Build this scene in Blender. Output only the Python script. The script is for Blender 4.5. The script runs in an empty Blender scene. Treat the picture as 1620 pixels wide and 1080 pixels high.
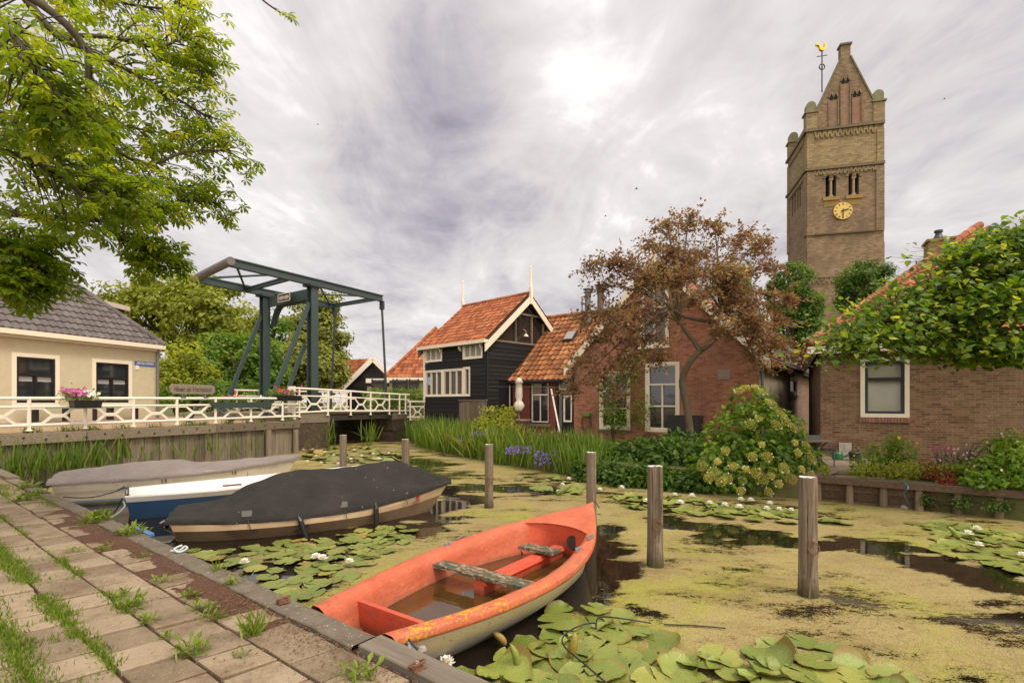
import bpy, math, random
import numpy as np
from mathutils import Vector, Matrix, noise as mnoise
C = bpy.context.scene.collection
R = math.radians
V = Vector
# ---------------------------------------------------------------- camera
F, HZ, EYE = 810.0, 635.0, 1.95            # focal length in photo pixels, horizon row, eye height above the water
cam_d = bpy.data.cameras.new('camera'); cam = bpy.data.objects.new('camera', cam_d); C.objects.link(cam)
cam.location = (0, 0, EYE); cam.rotation_euler = (R(90), 0, 0)
cam_d.sensor_width = 36; cam_d.lens = 18; cam_d.shift_y = (HZ - 540) / 1620
cam_d.clip_start = 0.05; cam_d.clip_end = 3000
bpy.context.scene.camera = cam
# ---------------------------------------------------------------- light
SUN_EL, SUN_AZ = R(56), R(128)            # azimuth clockwise from +Y
sd = V((math.sin(SUN_AZ) * math.cos(SUN_EL), math.cos(SUN_AZ) * math.cos(SUN_EL), math.sin(SUN_EL)))
sun_d = bpy.data.lights.new('sun', 'SUN'); sun = bpy.data.objects.new('sun', sun_d); C.objects.link(sun)
sun_d.energy = 1.5; sun_d.angle = R(16); sun_d.color = (1, .91, .76)
sun.rotation_euler = sd.to_track_quat('Z', 'Y').to_euler()
sun.location = (20, -20, 40)
W = bpy.data.worlds.new('World'); bpy.context.scene.world = W; W.use_nodes = True
def build_world():
    nt = W.node_tree; N = nt.nodes; L = nt.links
    for n in list(N): N.remove(n)
    def nd(t, **k):
        n = N.new(t)
        for a, b in k.items(): setattr(n, a, b)
        return n
    def math_(op, a, b=None, clamp=False):
        m = nd('ShaderNodeMath', operation=op, use_clamp=clamp)
        for i, x in enumerate((a, b)):
            if x is None: continue
            if isinstance(x, (int, float)): m.inputs[i].default_value = x
            else: L.new(x, m.inputs[i])
        return m.outputs[0]
    out = nd('ShaderNodeOutputWorld'); bg = nd('ShaderNodeBackground'); bg.inputs['Strength'].default_value = .1
    sky = nd('ShaderNodeTexSky'); sky.sky_type = 'NISHITA'; sky.sun_disc = False
    sky.sun_elevation = SUN_EL; sky.sun_rotation = SUN_AZ
    tc = nd('ShaderNodeTexCoord')
    sep = nd('ShaderNodeSeparateXYZ'); L.new(tc.outputs['Generated'], sep.inputs[0])
    # clouds lie on a flat deck overhead: project the direction on it
    zc = math_('MAXIMUM', sep.outputs[2], .0)
    zc = math_('ADD', zc, .12)
    u = math_('DIVIDE', sep.outputs[0], zc); v = math_('DIVIDE', sep.outputs[1], zc)
    cmb = nd('ShaderNodeCombineXYZ'); L.new(u, cmb.inputs[0]); L.new(v, cmb.inputs[1])
    def cloud(scale, rot, stretch, off, detail, rough, dist):
        mp = nd('ShaderNodeMapping'); mp.inputs['Rotation'].default_value = (0, 0, R(rot))
        mp.inputs['Scale'].default_value = (1, stretch, 1); mp.inputs['Location'].default_value = off
        L.new(cmb.outputs[0], mp.inputs[0])
        t = nd('ShaderNodeTexNoise'); t.inputs['Scale'].default_value = scale; t.inputs['Detail'].default_value = detail
        t.inputs['Roughness'].default_value = rough; t.inputs['Distortion'].default_value = dist
        L.new(mp.outputs[0], t.inputs['Vector']); return t.outputs['Fac']
    big = cloud(.9, 35, .75, (3.1, 1.7, 0), 6, .6, .9)
    mid = cloud(2.0, 40, .62, (7.7, 2.2, 1), 7, .62, 1.0)
    fine = cloud(5.5, 38, .6, (1.3, 9.2, 2), 6, .62, .8)
    def blob(x, y, z, k):          # broad bright or dark stretch of the cloud deck around one direction
        d = V((x, y, z)).normalized()
        dp = nd('ShaderNodeVectorMath', operation='DOT_PRODUCT'); L.new(tc.outputs['Generated'], dp.inputs[0]); dp.inputs[1].default_value = d
        a = math_('SUBTRACT', 1.0, dp.outputs['Value'])
        return math_('EXPONENT', math_('MULTIPLY', a, -k))
    s = math_('ADD', math_('MULTIPLY', math_('SUBTRACT', big, .5), 1.0), math_('MULTIPLY', math_('SUBTRACT', mid, .5), 1.0))
    s = math_('ADD', s, math_('MULTIPLY', math_('SUBTRACT', fine, .5), .42))
    for (px, py, k, a) in SKY_BLOBS:
        s = math_('ADD', s, math_('MULTIPLY', blob((px - 810) / F, 1, (HZ - py) / F, k), a))
    s = math_('ADD', math_('MULTIPLY', s, .95), .585)
    rmp = nd('ShaderNodeValToRGB'); L.new(s, rmp.inputs[0])
    e = rmp.color_ramp.elements
    e[0].position = .1; e[0].color = (.31, .285, .345, 1)
    e[1].position = .98; e[1].color = (1.15, 1.1, 1.07, 1)
    for p, c in ((.32, (.49, .452, .488, 1)), (.52, (.67, .62, .615, 1)), (.76, (.82, .77, .75, 1))):
        q = e.new(p); q.color = c
    # the clear sky shows faintly through the thin cloud
    gain = nd('ShaderNodeMixRGB', blend_type='MULTIPLY'); gain.inputs[0].default_value = 1
    L.new(rmp.outputs[0], gain.inputs[1])
    # extra brightness added to unseen sky above and behind the camera, to light facades
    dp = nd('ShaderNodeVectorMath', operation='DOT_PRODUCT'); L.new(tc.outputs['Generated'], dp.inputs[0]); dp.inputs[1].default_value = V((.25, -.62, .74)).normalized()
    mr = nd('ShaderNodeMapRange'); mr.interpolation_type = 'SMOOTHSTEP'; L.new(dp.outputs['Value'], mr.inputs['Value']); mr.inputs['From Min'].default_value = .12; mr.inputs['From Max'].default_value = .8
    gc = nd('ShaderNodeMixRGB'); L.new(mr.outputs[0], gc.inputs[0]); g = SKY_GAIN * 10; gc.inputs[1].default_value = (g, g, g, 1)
    g *= SKY_BACK_FILL; gc.inputs[2].default_value = (g * 1.05, g * .99, g * .88, 1); L.new(gc.outputs[0], gain.inputs[2])
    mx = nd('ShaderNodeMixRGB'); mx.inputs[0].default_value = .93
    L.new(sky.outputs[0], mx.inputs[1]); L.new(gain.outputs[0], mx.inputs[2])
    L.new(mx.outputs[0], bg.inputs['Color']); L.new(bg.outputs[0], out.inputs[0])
SKY_GAIN = .71; SKY_BACK_FILL = 2.9
SKY_BLOBS = [(950, 140, 24, .22), (890, 60, 50, .12), (1040, 230, 60, .08), (690, 265, 70, -.24), (740, 50, 110, -.26), (660, 150, 110, -.18), (650, 350, 70, -.12),
             (1090, 60, 110, -.16), (250, 200, 9, .1), (1500, 120, 10, -.05), (1180, 80, 60, -.1), (520, 160, 40, .1), (860, 330, 30, -.14)]
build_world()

vs = bpy.context.scene.view_settings
vs.view_transform = 'Standard'; vs.look = 'None'; vs.exposure = 0.65; vs.gamma = 1; vs.use_curve_mapping = False

def P(px, py, Y):                       # a point seen at a photo pixel, Y metres ahead
    return V(((px - 810) / F * Y, Y, EYE - (py - HZ) / F * Y))
def G(px, py, z=0.0):                   # a point seen at a photo pixel that lies at height z
    return P(px, py, F * (EYE - z) / (py - HZ))
def lerp(a, b, t): return a + (b - a) * t
# ---------------------------------------------------------------- mesh collecting
ORG = {}
class MB:
    def __init__(s): s.v = []; s.f = []; s.t = []; s.m = []
    def add(s, vs, fs, tint=None, m=0):
        o = len(s.v); s.v += [tuple(v) for v in vs]
        for f in fs:
            s.f.append(tuple(o + i for i in f)); s.t.append(random.random() if tint is None else tint); s.m.append(m)
        return s
    def box(s, c, size, M=None, tint=None, m=0):
        c = V(c); hx, hy, hz = (x / 2 for x in size)
        vs = [V((x, y, z)) for z in (-hz, hz) for y in (-hy, hy) for x in (-hx, hx)]
        if M is not None: vs = [M @ v for v in vs]
        t = random.random() if tint is None else tint
        return s.add([v + c for v in vs], [(0, 2, 3, 1), (4, 5, 7, 6), (0, 1, 5, 4), (2, 6, 7, 3), (0, 4, 6, 2), (1, 3, 7, 5)], t, m)
    def bar(s, a, b, w, h, up=(0, 0, 1), tint=None, m=0):       # box from a to b; w sideways, h along up
        a, b = V(a), V(b); d = b - a; x = d.normalized(); y = V(up).cross(x)
        if y.length < 1e-5: y = V((1, 0, 0)).cross(x)
        y.normalize(); z = x.cross(y)
        return s.box((a + b) / 2, (d.length, w, h), Matrix((x, y, z)).transposed(), tint, m)
    def tube(s, pts, r, n=8, cap=True, tint=None, m=0):
        pts = [V(p) for p in pts]; k = len(pts)
        rs = [r] * k if isinstance(r, (int, float)) else list(r)
        t0 = (pts[1] - pts[0]).normalized(); ref = V((0, 0, 1)) if abs(t0.z) < .9 else V((1, 0, 0))
        x = ref.cross(t0).normalized(); vs = []
        for i in range(k):
            t = (pts[min(i + 1, k - 1)] - pts[max(i - 1, 0)]).normalized()
            x = (x - t * x.dot(t)).normalized(); y = t.cross(x)
            for j in range(n):
                a = 2 * math.pi * j / n
                vs.append(pts[i] + (x * math.cos(a) + y * math.sin(a)) * rs[i])
        fs = [(i * n + j, i * n + (j + 1) % n, (i + 1) * n + (j + 1) % n, (i + 1) * n + j) for i in range(k - 1) for j in range(n)]
        if cap: fs += [tuple(range(n - 1, -1, -1)), tuple((k - 1) * n + j for j in range(n))]
        return s.add(vs, fs, random.random() if tint is None else tint, m)
    def lathe(s, c, prof, n=16, tint=None, m=0):                 # profile of (radius, z)
        c = V(c); vs = [c + V((r * math.cos(2 * math.pi * j / n), r * math.sin(2 * math.pi * j / n), z)) for r, z in prof for j in range(n)]
        k = len(prof)
        fs = [(i * n + j, i * n + (j + 1) % n, (i + 1) * n + (j + 1) % n, (i + 1) * n + j) for i in range(k - 1) for j in range(n)]
        fs += [tuple(range(n - 1, -1, -1)), tuple((k - 1) * n + j for j in range(n))]
        return s.add(vs, fs, random.random() if tint is None else tint, m)
    def prism(s, poly, o, ux, uy, dep, tint=None, m=0):          # polygon in the ux, uy plane swept dep along their normal
        o, ux, uy = V(o), V(ux), V(uy); n = ux.cross(uy).normalized() * dep; k = len(poly)
        a = [o + ux * p[0] + uy * p[1] for p in poly]
        vs = a + [v + n for v in a]
        fs = [tuple(range(k - 1, -1, -1)), tuple(range(k, 2 * k))] + [(i, (i + 1) % k, k + (i + 1) % k, k + i) for i in range(k)]
        return s.add(vs, fs, random.random() if tint is None else tint, m)
    def quad(s, a, b, c, d, tint=None, m=0): return s.add([a, b, c, d], [(0, 1, 2, 3)], tint, m)
    def build(s, name, mats, parent=None, org=None, smooth=False, local=False):
        v = np.array(s.v, dtype=np.float64).reshape(-1, 3)
        return mesh_obj(name, v, s.f, np.array(s.t), mats, parent, org, smooth, local, s.m)
def mesh_obj(name, v, faces, tint, mats, parent=None, org=None, smooth=False, local=False, mi=None, uv=True):
    if not local:
        if parent is not None: o = np.array(ORG[parent.name])
        else:
            if org is None: org = (float(v[:, 0].mean()), float(v[:, 1].mean()), float(v[:, 2].min()))
            o = np.array(org, dtype=float)
        v = v - o
    me = bpy.data.meshes.new(name); 
    me.from_pydata(v.tolist(), [], faces if isinstance(faces, list) else faces.tolist())
    if not isinstance(mats, (list, tuple)): mats = [mats]
    for m in mats: me.materials.append(m)
    at = me.attributes.new('tint', 'FLOAT', 'FACE'); at.data.foreach_set('value', np.asarray(tint, dtype=np.float32))
    if mi is not None and len(mats) > 1: me.polygons.foreach_set('material_index', np.array(mi, dtype=np.int32))
    if uv:
        nf = len(me.polygons); nor = np.empty(nf * 3, dtype=np.float32); me.polygons.foreach_get('normal', nor); nor = nor.reshape(-1, 3)
        t = np.stack([-nor[:, 1], nor[:, 0], np.zeros(nf)], 1); ln = np.linalg.norm(t, axis=1)
        flat = ln < .05; t[flat] = (1, 0, 0); ln[flat] = 1; t /= ln[:, None]
        b = np.cross(nor, t)
        b[flat] = (0, 1, 0)
        lt = np.empty(nf, dtype=np.int32); me.polygons.foreach_get('loop_total', lt)
        lv = np.empty(len(me.loops), dtype=np.int32); me.loops.foreach_get('vertex_index', lv)
        fi = np.repeat(np.arange(nf), lt)
        w = v + (o if not local else 0)
        pv = w[lv]
        u = np.stack([(pv * t[fi]).sum(1), (pv * b[fi]).sum(1)], 1).astype(np.float32)
        l = me.uv_layers.new(name='UVMap'); l.data.foreach_set('uv', u.ravel())
    if smooth: me.polygons.foreach_set('use_smooth', np.ones(len(me.polygons), dtype=bool))
    me.update()
    ob = bpy.data.objects.new(name, me); C.objects.link(ob)
    if parent is not None: ob.parent = parent; ORG[ob.name] = ORG[parent.name]
    elif not local: ob.location = o; ORG[ob.name] = tuple(o)
    else: ORG[ob.name] = (0, 0, 0)
    return ob
def tag(o, label=None, cat=None, group=None, kind=None):
    if label: o['label'] = label
    if cat: o['category'] = cat
    if group: o['group'] = group
    if kind: o['kind'] = kind
    return o
def thing(name, label, cat, loc=(0, 0, 0), group=None, rotz=0.0, local=False):
    o = bpy.data.objects.new(name, None); C.objects.link(o); o.location = loc; o.rotation_euler = (0, 0, rotz); o.empty_display_size = .2
    ORG[o.name] = (0, 0, 0) if local else tuple(loc)
    return tag(o, label, cat, group)
def dup(root, loc, rotz=0.0, scale=1.0, label=None, group=None):
    def cp(o, par):
        c = o.copy(); C.objects.link(c); ORG[c.name] = ORG.get(o.name, (0, 0, 0))
        if par is not None: c.parent = par
        for ch in list(o.children): cp(ch, c)
        return c
    r = cp(root, None); r.location = loc; r.rotation_euler = (0, 0, rotz); r.scale = (scale,) * 3
    if label: r['label'] = label
    if group: r['group'] = group
    return r
def structure(o): o['kind'] = 'structure'; return o
# ---------------------------------------------------------------- materials
MATS = {}
class NT:
    def __init__(s, name):
        s.m = bpy.data.materials.new(name); s.m.use_nodes = True; s.t = s.m.node_tree; s.N = s.t.nodes; s.L = s.t.links
        s.b = s.N['Principled BSDF']; s.out = s.N['Material Output']
    def n(s, t, **k):
        x = s.N.new(t)
        for a, b in k.items(): setattr(x, a, b)
        return x
    def set(s, node, sock, val):
        if hasattr(val, 'is_linked') or isinstance(val, bpy.types.NodeSocket): s.L.new(val, node.inputs[sock])
        else:
            if isinstance(val, tuple) and len(val) == 3 and node.inputs[sock].type == 'RGBA': val = val + (1,)
            node.inputs[sock].default_value = val
    def coord(s, kind='Object'):
        return s.n('ShaderNodeTexCoord').outputs[kind]
    def mapping(s, vec, scale=(1, 1, 1), rot=(0, 0, 0), loc=(0, 0, 0)):
        m = s.n('ShaderNodeMapping'); s.L.new(vec, m.inputs[0]); m.inputs['Scale'].default_value = scale; m.inputs['Rotation'].default_value = rot; m.inputs['Location'].default_value = loc
        return m.outputs[0]
    def noise(s, vec, scale, detail=4, rough=.6, dist=0):
        t = s.n('ShaderNodeTexNoise'); s.L.new(vec, t.inputs['Vector']); t.inputs['Scale'].default_value = scale
        t.inputs['Detail'].default_value = detail; t.inputs['Roughness'].default_value = rough; t.inputs['Distortion'].default_value = dist
        return t.outputs['Fac']
    def voro(s, vec, scale, feature='F1', out='Distance', rnd=1):
        t = s.n('ShaderNodeTexVoronoi', feature=feature); s.L.new(vec, t.inputs['Vector']); t.inputs['Scale'].default_value = scale; t.inputs['Randomness'].default_value = rnd
        return t.outputs[out]
    def ramp(s, fac, stops, interp='LINEAR'):
        r = s.n('ShaderNodeValToRGB'); s.L.new(fac, r.inputs[0]); e = r.color_ramp.elements; r.color_ramp.interpolation = interp
        while len(e) > 1: e.remove(e[0])
        for i, (p, c) in enumerate(stops):
            q = e[0] if i == 0 else e.new(p)
            q.position = p
            if isinstance(c, (int, float)): c = (c, c, c)
            q.color = tuple(c) + (1,)
        return r.outputs[0]
    def mix(s, fac, a, b, mode='MIX'):
        m = s.n('ShaderNodeMixRGB', blend_type=mode); s.set(m, 0, fac); s.set(m, 1, a); s.set(m, 2, b); return m.outputs[0]
    def math(s, op, a, b=0.0, clamp=False):
        m = s.n('ShaderNodeMath', operation=op, use_clamp=clamp); s.set(m, 0, a); s.set(m, 1, b); return m.outputs[0]
    def tint(s):
        a = s.n('ShaderNodeAttribute'); a.attribute_name = 'tint'; return a.outputs['Fac']
    def bump(s, h, strength=.3, dist=.01):
        b = s.n('ShaderNodeBump'); b.inputs['Strength'].default_value = strength; b.inputs['Distance'].default_value = dist; s.L.new(h, b.inputs['Height'])
        s.L.new(b.outputs[0], s.b.inputs['Normal'])
    def fin(s, col=None, rough=.7, metal=0, spec=.5):
        if col is not None: s.set(s.b, 'Base Color', col)
        s.set(s.b, 'Roughness', rough); s.set(s.b, 'Metallic', metal); s.set(s.b, 'Specular IOR Level', spec)
        MATS[s.m.name] = s.m; return s.m
def mottled(name, c1, c2, scale=6, rough=.75, bump=.15, bdist=.01, tintc=None, detail=5, spec=.4, stretch=(1, 1, 1), c3=None, s3=1.2, lo=.3, hi=.7, metal=0):
    t = NT(name); co = t.mapping(t.coord(), stretch)
    f = t.noise(co, scale, detail, .65)
    col = t.ramp(f, [(lo, c1), (hi, c2)])
    if c3 is not None:
        g = t.ramp(t.noise(co, s3, 5, .65), [(.52, 0), (.66, 1)]); col = t.mix(g, col, c3)
    if tintc is not None:
        m = t.ramp(t.tint(), [(0, (1 - tintc,) * 3), (1, (1 + tintc,) * 3)]); col = t.mix(1, col, m, 'MULTIPLY')
    if bump: t.bump(t.noise(co, scale * 5, 4, .7), bump, bdist)
    return t.fin(col, rough, metal, spec)
def leafmat(name, cols, trans=.45, rough=.45, hue_noise=None):
    t = NT(name); col = t.ramp(t.tint(), cols)
    t.fin(col, rough, 0, .35)
    tr = t.n('ShaderNodeBsdfTranslucent'); br = t.n('ShaderNodeMixRGB', blend_type='MULTIPLY'); br.inputs[0].default_value = 1
    t.L.new(col, br.inputs[1]); br.inputs[2].default_value = (1.5, 1.35, .6, 1); t.L.new(br.outputs[0], tr.inputs[0])
    mx = t.n('ShaderNodeMixShader'); mx.inputs[0].default_value = trans
    t.L.new(t.b.outputs[0], mx.inputs[1]); t.L.new(tr.outputs[0], mx.inputs[2]); t.L.new(mx.outputs[0], t.out.inputs[0])
    return t.m
def brickmat(name, ca, cb, cc, mortar, bw=.215, bh=.064, ms=.006, stain=None, light=None, bump=.5, wash=None):
    t = NT(name); uv = t.coord('UV')
    wob = t.n('ShaderNodeVectorMath', operation='ADD')
    nz = t.n('ShaderNodeTexNoise'); t.L.new(uv, nz.inputs['Vector']); nz.inputs['Scale'].default_value = 3
    sc = t.n('ShaderNodeVectorMath', operation='SCALE'); t.L.new(nz.outputs['Color'], sc.inputs[0]); sc.inputs['Scale'].default_value = .02
    t.L.new(uv, wob.inputs[0]); t.L.new(sc.outputs[0], wob.inputs[1]); vec = wob.outputs[0]
    b = t.n('ShaderNodeTexBrick'); t.L.new(vec, b.inputs['Vector']); b.inputs['Scale'].default_value = 1
    b.inputs['Brick Width'].default_value = bw; b.inputs['Row Height'].default_value = bh; b.inputs['Mortar Size'].default_value = ms
    b.inputs['Mortar Smooth'].default_value = .3; b.inputs['Bias'].default_value = 0
    b.inputs['Color1'].default_value = (0, 0, 0, 1); b.inputs['Color2'].default_value = (1, 1, 1, 1); b.inputs['Mortar'].default_value = (.5, .5, .5, 1)
    mixf = t.math('ADD', t.math('MULTIPLY', b.outputs['Color'], .55), t.math('MULTIPLY', t.noise(uv, 9, 4, .7), .45))
    col = t.ramp(mixf, [(.18, ca), (.5, cb), (.82, cc)])
    if stain is not None: col = t.mix(t.ramp(t.noise(t.mapping(uv, (1, .6, 1)), .7, 6, .65), [(.45, 0), (.68, .85)]), col, stain)
    if wash is not None: col = t.mix(t.ramp(t.noise(t.mapping(uv, (1, .8, 1), (0, 0, .3), (3, 7, 0)), 1.1, 6, .7), [(.5, 0), (.7, .7)]), col, wash)
    mc = t.mix(t.ramp(t.noise(uv, 2.2, 5, .7), [(.35, 0), (.65, 1)]), mortar, tuple(x * .6 for x in mortar))
    col = t.mix(b.outputs['Fac'], col, mc)
    if light is not None:
        sp = t.math('MULTIPLY', t.ramp(t.noise(uv, 28, 3, .7), [(.6, 0), (.68, 1)]), t.ramp(t.noise(uv, 1.3, 3, .6), [(.5, 0), (.65, 1)]))
        col = t.mix(sp, col, light)
    h = t.math('ADD', t.math('MULTIPLY', b.outputs['Fac'], -1.0), t.math('MULTIPLY', t.noise(uv, 60, 3, .7), .5))
    t.bump(h, bump, .008)
    return t.fin(col, .88, 0, .25)
def tilemat(name, stops, moss=None, mossamt=.6, lichen=None):
    t = NT(name); co = t.coord()
    f = t.math('ADD', t.math('MULTIPLY', t.tint(), .7), t.math('MULTIPLY', t.noise(co, 9, 5, .7), .3))
    col = t.ramp(f, stops)
    if moss is not None: col = t.mix(t.ramp(t.noise(co, 2.6, 7, .75), [(mossamt, 0), (mossamt + .1, .9)]), col, moss)
    if lichen is not None: col = t.mix(t.ramp(t.noise(co, 34, 3, .7), [(.62, 0), (.7, .8)]), col, lichen)
    t.bump(t.noise(co, 60, 3, .7), .25, .006)
    return t.fin(col, .8, 0, .3)
def woodmat(name, c1, c2, c3, axis=2, rough=.85, tintc=.25, green=None, rz=0.0):
    t = NT(name); st = [28, 28, 28]; st[axis] = 1.3
    co = t.mapping(t.coord(), rot=(0, 0, R(rz))); g = t.noise(t.mapping(co, tuple(st)), 1.0, 6, .7, .4)
    col = t.ramp(g, [(.3, c1), (.5, c2), (.7, c3)])
    col = t.mix(1, col, t.ramp(t.tint(), [(0, (1 - tintc,) * 3), (1, (1 + tintc,) * 3)]), 'MULTIPLY')
    if green is not None: col = t.mix(t.ramp(t.noise(co, 3, 6, .7), [(.5, 0), (.65, .8)]), col, green)
    t.bump(g, .5, .01)
    return t.fin(col, rough, 0, .25)
def paint(name, c, rough=.4, dirt=(.2, .17, .12), amt=.62, spec=.5):
    t = NT(name); co = t.coord()
    col = t.mix(t.ramp(t.noise(co, 7, 6, .75), [(amt, 0), (amt + .16, .55)]), c, dirt)
    t.bump(t.noise(co, 40, 3, .6), .06, .004)
    return t.fin(col, rough, 0, spec)
M_glass = NT('window_glass'); M_glass.fin((.022, .024, .027), .05, 0, .5); M_glass.b.inputs['IOR'].default_value = 2.1; M_glass = M_glass.m
def glass_tint(name, c, rough=.12, spec=.6):
    t = NT(name); col = t.mix(t.ramp(t.noise(t.coord(), 1.3, 3, .5), [(.35, 0), (.65, 1)]), c, tuple(x * .75 for x in c)); return t.fin(col, rough, 0, spec)
M_cream = paint('cream_paint', (.74, .66, .52), .5)
M_white = paint('white_paint', (.76, .69, .58), .5, (.25, .2, .14), .6)
M_fence = paint('fence_paint', (.74, .68, .57), .45, (.3, .22, .14), .63)
M_blackpaint = paint('black_paint', (.012, .012, .014), .35)
M_iron = paint('bridge_iron', (.035, .058, .055), .5, (.06, .05, .035), .66)
M_iron2 = paint('dark_iron', (.03, .032, .034), .5)
M_zinc = mottled('zinc_metal', (.13, .13, .13), (.2, .2, .2), 9, .5, .05, metal=.3)
M_rust = mottled('rusty_metal', (.1, .04, .02), (.2, .09, .045), 40, .85, .3)
M_redbrick = brickmat('red_brick', (.22, .075, .043), (.34, .13, .075), (.43, .19, .115), (.34, .25, .18), stain=(.17, .08, .055), wash=(.4, .17, .1), light=(.5, .45, .38))
M_brownbrick = brickmat('brown_brick', (.085, .046, .028), (.185, .095, .056), (.265, .155, .09), (.31, .255, .18), stain=(.21, .15, .07), light=(.6, .55, .47), wash=(.13, .07, .04))
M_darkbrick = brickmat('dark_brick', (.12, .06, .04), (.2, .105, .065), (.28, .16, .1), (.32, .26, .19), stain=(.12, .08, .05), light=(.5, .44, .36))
M_towerbrick = brickmat('tower_brick', (.13, .085, .05), (.225, .155, .092), (.33, .24, .145), (.25, .19, .12), bw=.3, bh=.1, ms=.014, stain=(.12, .085, .055), wash=(.3, .19, .11), bump=1.0, light=(.42, .34, .24))
M_tuff = brickmat('tower_tuff', (.17, .125, .065), (.27, .205, .11), (.36, .285, .165), (.25, .19, .11), bw=.38, bh=.13, ms=.014, stain=(.2, .15, .07), wash=(.34, .22, .07), light=(.44, .38, .28), bump=.8)
M_yellowbrick = brickmat('yellow_brick', (.3, .22, .12), (.38, .29, .17), (.44, .35, .22), (.35, .3, .22))
M_mossbrick = brickmat('mossy_chimney_brick', (.16, .09, .05), (.24, .15, .06), (.3, .2, .08), (.2, .17, .1), stain=(.3, .22, .04))
M_redwall = mottled('dark_red_paint', (.17, .04, .032), (.22, .058, .044), 5, .8, .3)
M_stucco = mottled('beige_render', (.46, .4, .265), (.52, .455, .31), 4, .9, .35, .004, c3=(.44, .37, .24), s3=.6)
M_greyrender = mottled('grey_render', (.3, .25, .18), (.42, .35, .26), 2.5, .9, .4, c3=(.2, .17, .1), s3=.9)
M_roofdark = tilemat('dark_glazed_tiles', [(0, (.085, .072, .072)), (.5, (.115, .098, .097)), (1, (.15, .13, .125))])
M_rooforange = tilemat('orange_tiles', [(.05, (.14, .038, .016)), (.4, (.27, .078, .03)), (.7, (.35, .115, .043)), (1, (.4, .17, .08))], (.13, .085, .04), .57, (.3, .2, .12))
M_roofbrown = tilemat('weathered_tiles', [(.05, (.14, .048, .02)), (.4, (.25, .09, .032)), (.7, (.34, .14, .05)), (1, (.38, .2, .09))], (.1, .07, .035), .54, (.3, .25, .12))
M_roofgrey = tilemat('grey_old_tiles', [(0, (.1, .085, .07)), (.5, (.15, .125, .105)), (1, (.2, .17, .14))], (.12, .1, .05), .6)
M_roofpink = tilemat('salmon_tiles', [(.05, (.2, .065, .028)), (.5, (.31, .11, .05)), (1, (.39, .16, .085))], (.22, .11, .05), .66)
M_black_clad = woodmat('black_tarred_boards', (.008, .008, .009), (.013, .0125, .013), (.024, .022, .021), 0, .6, .4)
M_oldwood = woodmat('grey_weathered_wood', (.1, .078, .056), (.17, .138, .1), (.25, .21, .16), 2)
M_oldwoodh = woodmat('grey_weathered_beam', (.11, .085, .06), (.18, .145, .105), (.26, .215, .16), 0)
def postmat():
    t = NT('mooring_post_wood'); co = t.coord(); g = t.noise(t.mapping(co, (30, 30, 1.6)), 1.0, 7, .75, .5)
    col = t.ramp(g, [(.28, (.06, .044, .03)), (.45, (.14, .105, .072)), (.58, (.21, .165, .12)), (.72, (.3, .25, .19))])
    col = t.mix(t.ramp(t.noise(t.mapping(co, (50, 50, 1.0), loc=(3, 1, 0)), 1.0, 4, .7), [(.6, 0), (.66, .9)]), col, (.025, .018, .012))
    s = t.n('ShaderNodeSeparateXYZ'); t.L.new(co, s.inputs[0]); zz = t.math('ADD', s.outputs[2], t.math('MULTIPLY', t.math('SUBTRACT', t.noise(co, 14, 4, .7), .5), .25))
    col = t.mix(t.ramp(zz, [(.03, .85), (.2, 0)]), col, (.045, .04, .014)); col = t.mix(t.ramp(t.noise(t.mapping(co, loc=(2, 2, 5)), 5, 5, .7), [(.55, 0), (.7, .5)]), col, (.12, .1, .045))
    t.bump(g, .9, .015); return t.fin(col, .92, 0, .2)
M_post = postmat()
M_darkwood = woodmat('dark_stained_timber', (.055, .035, .022), (.09, .058, .038), (.13, .09, .06), 0)
M_darkpile = woodmat('stained_pile', (.1, .075, .045), (.16, .12, .075), (.2, .16, .1), 2)
M_fencewood = woodmat('brown_fence_wood', (.12, .09, .06), (.18, .14, .1), (.23, .18, .13), 2)
M_concrete = mottled('old_concrete', (.15, .12, .085), (.21, .175, .13), 7, .9, .4, c3=(.1, .08, .05), s3=1.5)
M_darkconcrete = mottled('wet_concrete', (.035, .026, .018), (.095, .07, .046), 14, .9, .6, .02, c3=(.14, .1, .03), s3=6)
# ================================================================ building helpers
class Fr:                                   # a wall plane: u runs to the viewer's right, v is height, w comes out of the wall
    def __init__(s, o, d, z0=0.0):
        s.o = V((o[0], o[1], 0)); s.d = V((d[0], d[1], 0)).normalized(); s.n = V((s.d.y, -s.d.x, 0)); s.z0 = z0
        s.M = Matrix((s.d, -s.n, V((0, 0, 1)))).transposed()
    def pt(s, u, v, w=0.0): return s.o + s.d * u + s.n * w + V((0, 0, v))
    def at(s, px, py):
        r = (px - 810) / F; u = (s.o.x - r * s.o.y) / (r * s.d.y - s.d.x); Y = s.o.y + s.d.y * u
        return u, EYE - (py - HZ) / F * Y
    def box(s, mb, u0, u1, v0, v1, w0, w1, tint=None, m=0):
        mb.box(s.pt((u0 + u1) / 2, (v0 + v1) / 2, (w0 + w1) / 2), (abs(u1 - u0), abs(w1 - w0), abs(v1 - v0)), s.M, tint, m)
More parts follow.
